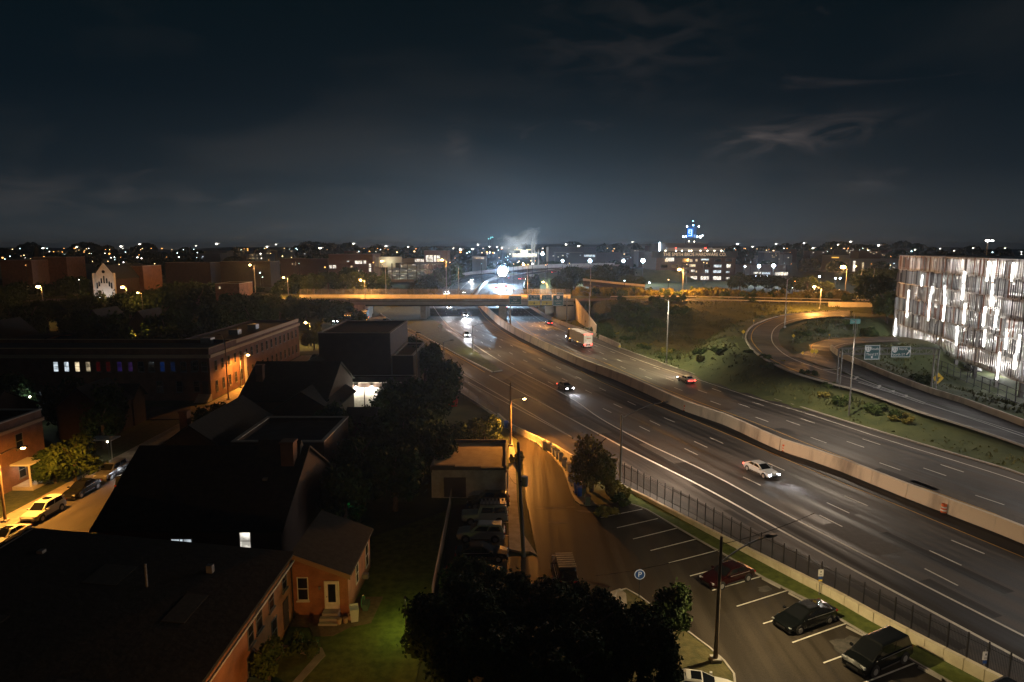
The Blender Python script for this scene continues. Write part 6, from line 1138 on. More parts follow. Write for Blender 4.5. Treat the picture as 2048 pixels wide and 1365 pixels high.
# ================================================================== VEHICLES
PAINT = {'white': (.62, .61, .58), 'silver': (.36, .38, .40), 'black': (.004, .005, .005), 'maroon': (.018, .003, .003), 'grey': (.10, .10, .105), 'dark': (.008, .008, .009), 'red': (.35, .03, .02), 'blue': (.03, .05, .12), 'pearl': (.50, .49, .44)}
GL = mat('car_glass', (.008, .009, .010), .06, spec=.7); TY = BLACK; RIMM = mat('wheel_rim', (.40, .40, .41), .35, .6); HL_OFF = mat('headlamp_clear', (.5, .52, .54), .15, .3); TL_OFF = mat('tail_lens_off', (.30, .015, .015), .25); PLATE = mat('number_plate', (.5, .5, .48), .6)
STY = {  # L, W, belt profile stations (x/L, halfw, zbot, zbelt); cabin: base rear, roof rear, roof front, base front (x/L), H
 'sedan': (4.8, 1.85, [(-.5, .78, .42, .72), (-.485, .90, .28, .86), (-.40, .98, .22, .96), (-.2, 1, .20, .95), (0, 1, .20, .93), (.2, 1, .20, .92), (.36, .98, .22, .84), (.46, .90, .26, .72), (.5, .74, .36, .56)], (-.40, -.24, .02, .22), 1.44, .80),
 'fastback': (4.97, 1.94, [(-.5, .74, .45, .82), (-.485, .90, .28, .98), (-.40, .99, .22, 1.02), (-.2, 1, .20, .98), (0, 1, .20, .94), (.2, 1, .20, .90), (.36, .98, .22, .82), (.46, .88, .24, .70), (.5, .70, .34, .56)], (-.46, -.18, .04, .28), 1.41, .78),
 'coupe': (4.65, 1.85, [(-.5, .76, .42, .74), (-.485, .92, .28, .90), (-.40, 1, .22, .98), (-.2, 1, .20, .93), (0, .98, .20, .90), (.2, 1, .20, .90), (.36, .98, .22, .82), (.46, .90, .26, .70), (.5, .72, .34, .54)], (-.38, -.22, .0, .20), 1.38, .76),
 'suv': (4.6, 1.86, [(-.5, .86, .45, .95), (-.49, .95, .30, 1.05), (-.40, 1, .26, 1.06), (-.2, 1, .25, 1.04), (0, 1, .25, 1.03), (.2, 1, .25, 1.02), (.36, .98, .27, .98), (.46, .92, .30, .86), (.5, .80, .40, .66)], (-.49, -.43, .06, .25), 1.70, .84),
 'minivan': (5.1, 1.98, [(-.5, .86, .40, .95), (-.49, .95, .28, 1.05), (-.40, 1, .22, 1.06), (-.2, 1, .20, 1.04), (0, 1, .20, 1.02), (.2, 1, .20, 1.0), (.36, .98, .22, .94), (.46, .90, .26, .82), (.5, .76, .36, .62)], (-.49, -.44, .10, .34), 1.74, .84),
 'boxy': (4.7, 1.85, [(-.5, .94, .50, 1.08), (-.49, .98, .42, 1.12), (-.40, 1, .40, 1.12), (-.2, 1, .38, 1.12), (0, 1, .38, 1.12), (.15, 1, .38, 1.12), (.3, .98, .38, 1.10), (.46, .96, .42, 1.06), (.5, .92, .50, .98)], (-.495, -.47, .10, .16), 1.95, .90)}
_veh = {}
def car(label, loc, heading, paint='black', style='sedan', on=None, cat='car', group=None, sunroof=False, rack=False, name='car', power=1.0, master=None):
    """heading: direction the nose points (radians from +x). on: None, 'drive' (all lamps lit)"""
    L, W, prof, (rb_, rr_, rf_, fb_), Ht, tum = STY[style]; pm = mat('car_paint_' + paint, PAINT[paint], .22 if paint in ('black', 'dark', 'maroon') else .35, .0, spec=.35, coat=.25)
    t = thing(name, label, cat, loc, heading, group); key = (style, paint); hw = W / 2
    if key not in _veh:
        d = {}
        mb = MB(); rings = []
        for (x, k, zb, zt) in prof:
            X = x * L; w = hw * k; zm = zb + (zt - zb) * .55
            rings.append([(X, -w * .88, zb), (X, -w, zb + .14), (X, -w, zm), (X, -w * .94, zt - .05), (X, -w * .84, zt), (X, 0, zt + .035), (X, w * .84, zt), (X, w * .94, zt - .05), (X, w, zm), (X, w, zb + .14), (X, w * .88, zb), (X, 0, zb)])
        mb.loft(rings)
        bz = lambda q: np.interp(q, [p[0] for p in prof], [p[3] for p in prof]) - .03
        cb = hw * .90; ct = hw * tum * .86
        def cab(x, z, w, nz): return [(x * L, -w, z), (x * L, -w * .6, z + nz), (x * L, w * .6, z + nz), (x * L, w, z)]
        n0 = len(mb.v)
        base = [(rb_ * L, -cb * .94, bz(rb_)), (fb_ * L, -cb * .94, bz(fb_)), (fb_ * L, cb * .94, bz(fb_)), (rb_ * L, cb * .94, bz(rb_))]
        zt = Ht - .06; top = [(rr_ * L, -ct, zt), (rf_ * L, -ct, zt), (rf_ * L, ct, zt), (rr_ * L, ct, zt)]
        ti = [(rr_ * L + .08, -ct * .75, Ht), (rf_ * L - .08, -ct * .75, Ht), (rf_ * L - .08, ct * .75, Ht), (rr_ * L + .08, ct * .75, Ht)]
        mb.loft([base, top, ti])
        d['body'] = mb.mesh('body', pm, False)
        # glass panels a little proud of the cabin
        def lerp4(q, e0, e1, f0, f1, off):          # q: bl, br, tr, tl
            a, b, c, dd = [Vector(v) for v in q]; P = lambda u, v: a.lerp(b, u).lerp(dd.lerp(c, u), v)
            n = (b - a).cross(dd - a).normalized() * off; return [P(e0, f0) + n, P(e1, f0) + n, P(e1, f1) + n, P(e0, f1) + n]
        def pane(q, nm, *e): m_ = MB(); m_.quad(*lerp4(q, *e)); d[nm] = m_.mesh(nm.split('#')[0], GL)
        pane([base[1], base[2], top[2], top[1]], 'windscreen', .06, .94, .12, .94, .012); pane([base[3], base[0], top[0], top[3]], 'rear_window', .08, .92, .25, .92, .012)
        pane([base[0], base[1], top[1], top[0]], 'side_window#1', .08, .47, .22, .90, .012); pane([base[0], base[1], top[1], top[0]], 'side_window#2', .50, .90, .22, .90, .012)
        pane([base[2], base[3], top[3], top[2]], 'side_window#3', .10, .50, .22, .90, .012); pane([base[2], base[3], top[3], top[2]], 'side_window#4', .53, .92, .22, .90, .012)
        R_ = .36 if style in ('suv', 'boxy', 'minivan') else .33
        d['tyre'] = MB().tube((0, -.11, 0), (0, .11, 0), R_, n=18).mesh('tyre', TY); rm = MB().tube((0, -.125, 0), (0, .125, 0), R_ * .62, n=12)
        d['rim'] = rm.mesh('rim', RIMM); d['arch'] = MB().tube((0, -.02, 0), (0, .02, 0), R_ * 1.2, n=18).mesh('wheel_arch', BLACK)
        d['R'] = R_
        d['mirror'] = MB().box(-.1, .06, -.1, .1, -.07, .07).mesh('mirror', pm)
        zf = prof[-2][3]; zr = prof[1][3]
        d['grille'] = MB().box(-.02, .03, -hw * .42, hw * .42, -.08, .08).mesh('grille', BLACK); d['plate'] = MB().box(-.01, .01, -.25, .25, -.07, .07).mesh('number_plate', PLATE)
        for nm, m_ in (('hl', HL_OFF), ('hlon', E_HEAD), ('tl', TL_OFF), ('tlon', E_RED)):
            d[nm] = MB().box(-.10, .05, -.19, .19, -.06, .07).mesh('headlight' if nm[0] == 'h' else 'tail_light', m_)
        d['trim'] = MB().box((rb_ + .05) * L, (fb_ - .06) * L, -.012, .012, -.012, .018).mesh('window_trim', RIMM); d['sill'] = MB().box(-.20 * L, .19 * L, -.01, .01, -.06, .05).mesh('sill_trim', mat('trim_black', (.02, .02, .02), .6))
        d['slit'] = MB().box(-.10, .03, -.22, .22, -.02, .03).mesh('headlight', HL_OFF)
        d['bumper'] = MB().box(-.08, .06, -hw * .82, hw * .82, -.09, .09).mesh('bumper', mat('trim_black', (.02, .02, .02), .6))
        _veh[key] = d
    d = _veh[key]; R_ = d['R']
    b = link('body', d['body'], t, bevel=.035)
    for k in ('windscreen', 'rear_window', 'side_window#1', 'side_window#2', 'side_window#3', 'side_window#4'): link(k.split('#')[0], d[k], t)
    for x in (-.31, .305):
        for s in (-1, 1):
            w = link('wheel', d['tyre'], t, (x * L, s * (hw - .09), R_)); link('rim', d['rim'], w); link('wheel_arch', d['arch'], t, (x * L, s * (hw - .015), R_ + .02))
    for s in (-1, 1): link('mirror', d['mirror'], t, (fb_ * L * .72, s * (hw + .04), prof[5][3] + .08))
    zf = prof[-2][3]; zr = prof[1][3]
    for s in (-1, 1):
        link('headlight', d['hlon'] if on else (d['slit'] if style == 'fastback' else d['hl']), t, (.475 * L, s * hw * .66, zf - .10), s * -.25 * -1 * -1)
        link('tail_light', d['tlon'] if on else d['tl'], t, (-.49 * L, s * hw * .70, zr - .14))
    for s in (-1, 1): link('window_trim', d['trim'], t, (0, s * (hw * .935), prof[4][3] - .02)); link('sill_trim', d['sill'], t, (0, s * (hw + .004), .36))
    link('grille', d['grille'], t, (.495 * L, 0, .42)); link('number_plate', d['plate'], t, (-.505 * L, 0, .62)); link('bumper', d['bumper'], t, (-.49 * L, 0, .42)); link('bumper', d['bumper'], t, (.47 * L, 0, .28))
    if sunroof: MB().box(-.35, .28, -.4, .4, Ht - .01, Ht + .012).build('sunroof', GL, t, ((rr_ + rf_) / 2 * L + .2, 0, 0))
    if rack:
        mb = MB(); r = t
        for s in (-1, 1): mb.box(rr_ * L, rf_ * L, s * ct_(W, tum) - .03, s * ct_(W, tum) + .03, Ht + .14, Ht + .20)
        mb.build('roof_rack', DARKM, t)
        for k in range(7): x = rr_ * L + (rf_ - rr_) * L * (k + .5) / 7; MB().box(x - .09, x + .09, -ct_(W, tum), ct_(W, tum), Ht + .16, Ht + .24).build('rack_slat', STEEL, t)
    if on == 'drive':
        for s in (-1, 1): lamp((.53 * L, s * hw * .62, zf - .05), 1500 * power, (.92, .95, 1), .05, 46, (1, 0, -.085), .8, parent=t, name='headlight_beam')
        lamp((-.55 * L, 0, zr - .1), 14 * power, (1, .05, .03), .15, parent=t, name='tail_glow')
    return t
def ct_(W, tum): return W / 2 * tum * .86
def head(a, b): a = G(*a); b = G(*b); return math.atan2(b.y - a.y, b.x - a.x)
HT = math.radians(-70)   # towards the camera along the near carriageway
# parked in the lot, noses to the lower left
hp = head((1690, 1205), (1530, 1255))
STH = head((1692.6, 1247.6), (1584.9, 1286))
car('maroon sedan parked behind the wooden lot pole', G(1452, 1160, .03) + Vector((0, -.2, 0)), head((1500, 1135), (1400, 1165)), 'maroon', 'sedan')
car('black fastback sedan parked under the white parking sign', G(1608, 1246, .03), STH, 'black', 'fastback')
car('black minivan parked in the lower right of the lot', G(1752, 1324, .03), STH + .03, 'black', 'minivan')
car('black car roof cut off by the bottom edge at lower right', G(1990, 1432, .03), STH, 'black', 'suv')
car('white coupe with dark sunroof cut off by the bottom edge', G(1402, 1392, .03), head((1340, 1370), (1460, 1378)) - .10, 'white', 'coupe', sunroof=True)
car('dark jeep with a slatted roof rack and one red tail light lit', G(1128, 1158, .03), R(93), 'dark', 'boxy', rack=True)
jl = G(1118, 1140, 0); t = bpy.data.objects[-1] if 0 else None
car('white boxy four wheel drive with a roof rack beside the garage', (-2.8, 63.6, .03), R(182), 'pearl', 'boxy', rack=True)
car('silver crossover parked below the white four wheel drive', (-3.0, 59.6, .03), R(178), 'silver', 'suv')
car('black car parked nearest the alley kerb below the silver crossover', (-2.7, 55.6, .03), R(1), 'black', 'sedan')
car('dark car hidden in shade behind the white four wheel drive', (-2.6, 67.6, .03), R(180), 'dark', 'suv')
car('dark sedan barely visible below the black car', (-3.2, 52.0, .03), R(1), 'dark', 'sedan')
car('dark car between the silver crossover and the white four wheel drive', (-5.5, 61.8, .03), R(180), 'dark', 'sedan') if 0 else None
# one lit red lamp of the jeep
# left street
car('pale yellow lit coupe at the left edge under the sodium lamp', (-48.4, 58.8, .03), R(-91), 'white', 'coupe', sunroof=True)
car('pale gold crossover parked behind the white coupe', (-49.2, 65.0, .03), R(-91), 'pearl', 'suv', sunroof=True)
car('dark sedan with amber glints behind the gold crossover', (-49.4, 71.4, .03), R(-90), 'dark', 'sedan')
car('black pickup like car across the street with amber lamps', (-44.6, 73.5, .03), R(90), 'dark', 'boxy')
car('car with bright headlights driving up the dark street', (-46.8, 80.5, .03), R(-98), 'dark', 'sedan', on='drive', power=.35)
car('grey van front half hidden behind the garden tree', (-49.5, 77.2, .03), R(-91), 'grey', 'suv')
car('dark car parked beside the brick building sidewalk', (-49.2, 160, .03), R(-92), 'dark', 'sedan')
car('dark red car with its tail lights glowing at the building corner', (-49.4, 131, .03), R(88), 'dark', 'sedan', on='park' if 0 else None)
# highway, near side (towards the viewer)
def onroad(label, px, py, z, hd, **k): return car(label, G(px, py, z), hd, **k)
onroad('silver car with bright headlights mid frame right of the pavement lot', 1522, 948, .02, head((1450, 915), (1600, 985)), paint='silver', style='sedan', on='drive', power=1.0)
onroad('dark car with headlights on the near carriageway above the sodium lamp', 1131, 779, .02, head((1080, 752), (1180, 803)), paint='grey', style='sedan', on='drive')
onroad('white suv with headlights by the tip of the grass island', 933, 674, .02, head((915, 655), (950, 690)), paint='white', style='suv', on='drive', power=1.2)
onroad('car with glaring headlights just under the overpass, right lane', 930, 634, .02, R(-77), paint='white', style='suv', on='drive', power=12)
onroad('car with headlights deep under the overpass, left lane', 897, 618, .02, R(-75), paint='white', style='suv', on='drive', power=12)
onroad('car with wide headlight glare just behind the overpass rail', 893, 586, 3.4, R(-80), paint='white', style='suv', on='drive', power=6)
onroad('small car with violet white headlights behind the overpass rail', 927, 587, 3.2, R(-80), paint='white', style='sedan', on='drive', power=.8)
onroad('car with headlights at the start of the highway bend', 944, 562, 7, R(-95), paint='white', style='suv', on='drive', power=6)
onroad('car with headlights farther up the highway bend', 963, 554, 8.2, R(-100), paint='white', style='suv', on='drive', power=6)
# far side (away)
onroad('silver car with red tail lights on the far carriageway', 1372, 764, .02, head((1400, 772), (1330, 745)), paint='silver', style='sedan', on='drive', power=2)
onroad('dark car with red tail lights beside the shoulder barrier', 1098, 649, .02, head((1110, 655), (1080, 637)), paint='dark', style='sedan', on='drive')
onroad('car with red tail lights under the overpass behind the pier', 1009, 617, .02, head((1025, 624), (1005, 610)), paint='dark', style='sedan', on='drive')
for i, (px, py, z, a, lab) in enumerate(((994, 578, 5.5, 80, 'car with red tail lights beyond the bridge, left of a pair'), (1011, 575, 5.5, 80, 'car with red tail lights beyond the bridge, right of a pair'), (1018, 558.5, 7.5, 70, 'car with red tail lights below the dazzling floodlight'), (1044, 560, 8, 50, 'car with red tail lights entering the bend'), (1110, 547, 10.5, 20, 'car with red tail lights high on the curved viaduct, left'), (1132, 545, 11, 15, 'car with red tail lights high on the curved viaduct, right'), (1100, 541, 12, 200, 'pale car coming round the curved viaduct'))):
    onroad(lab, px, py, z, R(a), paint='red' if i < 6 else 'white', style='sedan', on='drive', power=1.2)
onroad('pale sedan parked inside the ground floor of the garage', 1864, 771, .7, math.atan2(gd.y, gd.x), paint='white', style='sedan') if 0 else car('pale sedan parked inside the ground floor of the garage', GA + gd * 38 + gn * -4 + Vector((0, 0, .3)), gang, 'white', 'sedan')
# semi trailer
def semi(label, p, hd, tm, cabc, on=True, seedm=1, mark=True):
    t = thing('semi_truck', label, 'truck', p, hd)
    MB().box(-8.6, 4.6, -1.28, 1.28, 1.15, 4.05).build('trailer_box', tm, t, bevel=.04)
    if mark:
        mb = MB().box(-8.63, -8.61, -1.2, -.02, 1.3, 3.75).box(-8.63, -8.61, .02, 1.2, 1.3, 3.75); mb.build('rear_doors', WHITEP, t)
        MB().box(-8.65, -8.635, -.75, .45, 2.7, 2.95).box(-8.65, -8.635, .5, .95, 2.0, 2.15).build('rear_print', mat('faded_red_print', (.5, .16, .12), .7), t)
    MB().box(-8.5, 4.0, -.45, .45, .95, 1.13).build('chassis', DARKM, t)
    rc = MB(); prof = [(5.1, .95), (8.4, .95), (8.5, 1.7), (7.2, 2.1), (6.9, 3.0), (6.2, 3.6), (5.1, 3.7)]; rc.loft([[(x, -1.15, z) for x, z in prof], [(x, 1.15, z) for x, z in prof]]); rc.build('cab', cabc, t, bevel=.04)
    MB().box(6.92, 7.0, -1.0, 1.0, 2.15, 2.9).build('windscreen', GL, t)
    for x in (-7.6, -6.4, 4.4, 5.4, 7.6):
        for s in (-1, 1): w = MB().tube((0, -.15, 0), (0, .15, 0), .5, n=14).build('wheel', TY, t, (x, s * 1.08, .5)); MB().tube((0, -.16, 0), (0, .16, 0), .26, n=10).build('rim', RIMM, w)
    if on:
        for y in (-1.1, -.35, -.12, .12, .35, 1.1): MB().box(-8.68, -8.6, -.13, .13, -.07, .07).build('marker_lamp', E_RED, t, (0, y, 3.95))
        for y in (-1.0, 1.0): MB().box(-8.68, -8.6, -.24, .24, -.11, .11).build('tail_light', E_RED, t, (0, y, 1.05))
        for x in (-3, 4.2): 
            for y in (-1.3, 1.3): MB().sphere((x, y, 1.15), .10, 6, 4).build('side_marker', E_AMB, t)
        for y in (-1.0, 1.0): MB().box(8.42, 8.55, -.2, .2, -.12, .12).build('headlight', E_HEAD, t, (0, y, 1.1)); lamp((8.7, y, 1.15), 3500, (.8, .9, 1), .08, 50, (1, 0, -.09), .8, parent=t, name='headlight_beam')
        for y in (-.9, 0, .9): MB().sphere((6.3, y, 3.72), .08, 6, 4).build('cab_marker', E_AMB, t)
        MB().box(-8.5, -8.3, -1.1, 1.1, .5, .7).build('rear_bar', WHITEP, t); lamp((-9.4, 0, 1.0), 30, (1, .6, .55), .3, parent=t)
    return t
sh = head((1196, 703), (1120, 669)); rp = G(1176, 697, 0); 
semi('white semi trailer with red marker lamps driving away on the far carriageway', rp + Vector((math.cos(sh), math.sin(sh), 0)) * 8.6, sh, mat('trailer_white', (.55, .53, .50), .6, c2=(.48, .46, .43), scale=.6), DARKM)
semi('black semi trailer waiting on the ramp under the left end of the overpass', G(726, 645, 0) + Vector((0, 2, 0)), R(-82), mat('trailer_black', (.03, .03, .032), .5), DARKM, mark=False)
semi('trailer with a pale pink roof beside the black semi', G(694, 650, 0) + Vector((0, 3, 0)), R(-80), mat('trailer_pink', (.36, .20, .19), .6), DARKM, mark=False)
for i, (px, py) in enumerate(((672, 646), (758, 652), (770, 648))): 
    car(['car with white headlights left of the pink trailer', 'car with headlights waiting right of the black semi', 'second car with headlights right of the black semi'][i], G(px, py, 0), R(-80), 'dark', 'suv', on='drive', power=.5)
bpy.context.view_layer.update()
jp = [o for o in bpy.data.objects if o.get('label', '').startswith('dark jeep')][0]
MB().box(-.06, .06, -.1, .1, -.13, .13).build('brake_light', E_RED, jp, (-2.36, .82, 1.05)); lamp((-2.6, .8, 1.05), 1.5, (1, .05, .05), .05, parent=jp)
cr_ = [o for o in bpy.data.objects if o.get('label', '').startswith('dark red car')][0]
for y in (-.6, .6): MB().box(-.03, .03, -.16, .16, -.05, .05).build('brake_light', E_AMB, cr_, (-2.42, y, .78))
# ================================================================== TREES
rnd = random.Random(11)
def crown_mesh(name, m, nleaf, size, shape='round', seed=1, lobes=14, z0=.25):
    r = random.Random(seed); L = []
    for i in range(lobes):
        if shape == 'cone': h = r.random(); rad = (1 - h) * .62; a = r.uniform(0, 6.28); L.append((math.cos(a) * rad * .6, math.sin(a) * rad * .6, -.8 + 1.8 * h, .20 + .25 * (1 - h)))
        elif shape == 'low': a = r.uniform(0, 6.28); q = r.random() ** .5 * .8; L.append((math.cos(a) * q, math.sin(a) * q, r.uniform(-.55, .15) * (1 - q * .5), r.uniform(.22, .42)))
        else: a = r.uniform(0, 6.28); e = r.uniform(-.5, 1); q = (.62 if lobes < 40 else .74) * math.cos(e * .9); L.append((math.cos(a) * q, math.sin(a) * q, e * .58, r.uniform(.26, .46) * (.72 if lobes > 40 else 1)))
    W_ = [l[3] ** 2 for l in L]; rs = np.random.RandomState(seed); idx = rs.choice(len(L), nleaf, p=np.array(W_) / sum(W_)); C = np.array(L)[idx]
    u = rs.normal(size=(nleaf, 3)); u /= np.linalg.norm(u, axis=1)[:, None]; rr = C[:, 3] * (rs.uniform(.35, 1, nleaf) ** .45) * (1 + .18 * rs.normal(size=nleaf))
    P = C[:, :3] + u * rr[:, None]; nn = u + rs.normal(size=(nleaf, 3)) * .7; nn /= np.linalg.norm(nn, axis=1)[:, None]
    t = np.cross(nn, rs.normal(size=(nleaf, 3))); t /= np.linalg.norm(t, axis=1)[:, None]; b = np.cross(nn, t); s = (size * rs.uniform(.6, 1.5, nleaf))[:, None]
    V = np.empty((nleaf, 4, 3)); V[:, 0] = P - t * s; V[:, 1] = P - b * s * .55; V[:, 2] = P + t * s; V[:, 3] = P + b * s * .55
    me = bpy.data.meshes.new(name); me.from_pydata(V.reshape(-1, 3).tolist(), [], np.arange(nleaf * 4).reshape(-1, 4).tolist()); me.materials.append(m); return me
def trunk_mesh(seed):
    r = random.Random(seed); mb = MB(); mb.tube((0, 0, -.3), (.02, .01, .5), .045, .034, 8).tube((.02, .01, .5), (0, .03, .75), .034, .018, 7)
    for k in range(6): a = k * 1.05 + r.random(); z = .38 + .06 * k; mb.tube((.01, .01, z), (math.cos(a) * .26, math.sin(a) * .26, z + .26), .018, .006, 5)
    return mb.mesh('trunk', BARK)
TM = [trunk_mesh(1), trunk_mesh(2)]
CM = {'near': [crown_mesh('crown', LEAFD, 19000, .042, 'round', s, 46) for s in (1, 2)], 'dark': [crown_mesh('crown', LEAFD, 5200, .07, 'round', s, 18) for s in (3, 4, 5)], 'mid': [crown_mesh('crown', LEAF, 5200, .07, 'round', s, 18) for s in (6, 7)],
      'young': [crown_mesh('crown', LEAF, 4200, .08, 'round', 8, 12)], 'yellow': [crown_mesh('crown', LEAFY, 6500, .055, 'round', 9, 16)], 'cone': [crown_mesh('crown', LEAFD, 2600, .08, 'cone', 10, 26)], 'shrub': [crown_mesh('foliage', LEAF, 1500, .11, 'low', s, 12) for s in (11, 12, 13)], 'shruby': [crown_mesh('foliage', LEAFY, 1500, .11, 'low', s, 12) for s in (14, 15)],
      'far': [crown_mesh('crown', LEAFD, 1300, .12, 'round', s, 14) for s in (16, 17, 18)]}
def tree(label, x, y, h, r, k='dark', z=None, group=None, cz=.62, rz=None, name='tree', i=0):
    z = tz(x, y) if z is None else z; t = thing(name, label, 'tree', (x, y, z), 0, group); a = rnd.uniform(0, 6.28)
    tr = link('trunk', TM[i % 2], t); tr.scale = (h, h, h); c = link('crown', CM[k][i % len(CM[k])], t, (0, 0, h * cz), a); c.scale = (r, r, h * (1 - cz) * 1.08); return t
def shrub(label, x, y, r, h, k='shrub', group=None, i=0, z=None):
    t = thing('shrub', label, 'shrub', (x, y, (tz(x, y) if z is None else z)), rnd.uniform(0, 6), group); c = link('foliage', CM[k][i % len(CM[k])], t, (0, 0, h * .45)); c.scale = (r, r, h); MB().tube((0, 0, -.2), (0, 0, h * .5), .05, n=5).build('stem', BARK, t); return t
# foreground crowns below the camera
for i, (x, y, h, r, lab) in enumerate(((-3.6, 38.5, 6.9, 3.4, 'big dark tree at the lawn edge, left of the foreground group'), (1.2, 41.0, 5.9, 3.5, 'big dark tree in the middle of the foreground group'), (4.8, 37.8, 6.3, 3.2, 'dark tree right of centre in the foreground group'), (-1.5, 34.5, 7.0, 3.4, 'dark tree cut by the bottom edge below the lawn edge tree'), (2.8, 33.0, 7.0, 3.2, 'dark tree cut by the bottom edge in the centre'), (7.6, 35.5, 6.4, 2.4, 'dark tree cut by the bottom edge left of the white coupe'), (-2.8, 44.5, 5.4, 2.8, 'low dark tree over the parked cars'), (5.2, 43.2, 4.2, 2.3, 'dark leafy tree just below the jeep'))):
    tree(lab, x, y, h, r, 'near', .0, i=i, cz=.55)
tree('small leafy tree with a lit right side by the lot kerb', 11.2, 42.6, 4.6, 1.75, 'near' if 0 else 'young', .1, cz=.60)
tree('dark leafy tree left of the small lit tree', 9.0, 40.4, 4.2, 1.7, 'dark', .1, cz=.55)
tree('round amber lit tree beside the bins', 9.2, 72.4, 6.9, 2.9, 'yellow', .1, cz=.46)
shrub('low bush at the foot of the round amber tree', 12.2, 71.2, 1.6, 1.5, 'shruby', z=.1); shrub('leafy ground shrub right of the last bin', 9.6, 66.0, 1.5, .7, 'shruby', z=.1, i=1); shrub('dark shrub beside the fence pole', 12.0, 68.5, 1.4, .9, 'shrub', z=.1)
tree('dull orange lit tree above the tan roofed garage', -4.0, 88, 4.6, 3.0, 'mid', .0, cz=.5); tree('dim leafy tree left of the tan roof tree', -8.5, 87, 4.4, 2.8, 'dark', .0, cz=.5, i=1)
shrub('rough weeds around the sodium lamp pole', .6, 82, .9, 1.9, 'shruby', z=0)
shrub('flowering bush at the corner of the orange brick wall', -14.6, 41.8, 1.25, 1.5, 'shrub', z=0); shrub('dark bush under the front windows of the orange wall', -18.2, 36.5, 1.0, 3.2, 'shrub', z=0) if 0 else None
tree('thin pale branched tree in front of the orange brick wall', -15.6, 38.0, 3.6, 1.1, 'young', 0, cz=.6)
for i, (px, py, z, h, r, lab) in enumerate(((889, 800, 0, 7.5, 3.6, 'dark round tree at the ramp edge'), (850, 770, 0, 9, 3.8, 'dark tree behind the old wooden pole'), (820, 745, 0, 8, 4, 'dark tree against the ramp beneath the diamond sign'), (868, 850, 0, 7, 3.8, 'dark tree above the dumpster yard'), (800, 850, 0, 8, 4.4, 'broad dark tree right of the lit garage doors'), (830, 920, 0, 8, 4.6, 'broad dark tree in the middle of the dark yards'), (770, 940, 0, 7, 4.0, 'dark tree beside the green lit leaves'), (790, 1020, 0, 7.4, 3.6, 'dark tree left of the parked cars'), (745, 880, 0, 5.2, 2.4, 'small tree lit yellow at a doorway lamp'), (870, 960, 0, 6.5, 3.0, 'dark tree beside the tan roofed garage'))):
    p = G(px, py, 0); tree(lab, p.x, p.y, h, r, 'dark', 0, i=i, cz=.52)
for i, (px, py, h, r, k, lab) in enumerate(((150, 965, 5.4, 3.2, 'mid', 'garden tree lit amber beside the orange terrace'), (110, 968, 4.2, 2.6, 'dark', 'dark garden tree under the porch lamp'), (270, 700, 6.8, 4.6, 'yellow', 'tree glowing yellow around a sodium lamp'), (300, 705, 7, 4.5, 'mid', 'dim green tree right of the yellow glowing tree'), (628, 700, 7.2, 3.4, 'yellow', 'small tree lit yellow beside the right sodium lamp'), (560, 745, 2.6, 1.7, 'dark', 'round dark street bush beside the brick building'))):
    p = G(px, py, 0); tree(lab, p.x, p.y, h, r, k, 0, i=i, cz=.5)
for i, (x, y, h, r, lab) in enumerate(((-36.8, 66, 6.5, 2.6, 'dark tree at the street side of the chimney roof house'), (-41.2, 88, 7, 3.2, 'dark tree behind the steep gabled house by the street'), (-24.5, 85.5, 7, 2.8, 'dark tree between the pale flat roof and the garage doors'), (-16.6, 61, 6.8, 2.6, 'dark tree beside the chimney roof house at the yard side'), (-17.2, 71, 7.2, 3.0, 'dark tree behind the chimney roof house'), (-14, 80, 7.5, 3.2, 'dark tree in the yard left of the tan roof'), (-62, 96, 7.5, 3.4, 'dark tree in front of the brick corner building, right'), (-70, 99, 8, 3.8, 'dark tree in front of the brick corner building, middle'), (-57.2, 88, 6.5, 2.8, 'dark tree at the end of the garden row'), (-80, 101, 8, 4, 'dark tree in front of the brick corner building, left'))):
    tree(lab, x, y, h, r, 'dark', 0, i=i, cz=.5)
for i, (px, Y) in enumerate(((20, 172), (175, 168), (205, 160), (232, 172), (295, 176), (330, 158), (352, 170), (378, 150), (402, 162), (428, 176), (455, 190), (480, 200), (150, 178), (60, 182), (500, 196), (530, 204), (310, 146), (215, 150))):
    p = AY(px, 650, Y); tree('dark tree in the row of yards just behind the brick corner building', p.x, Y, 9.5 + (i * 7 % 4), 4.6 + (i % 3) * .5, 'dark', 0, 'dark yard trees behind the brick corner building', i=i, cz=.5)
for i, (px, Y, h, r) in enumerate(((186, 226, 12.5, 5), (212, 222, 9.6, 4.5), (240, 228, 11, 5), (160, 232, 13, 6))):
    p = AY(px, 600, Y); tree(['tree covering the lower left of the white church front', 'low tree before the church door', 'tree right of the church front beside a lamp', 'broad tree left of the white church front'][i], p.x, Y, h, r, 'mid', 0, i=i, cz=.5)
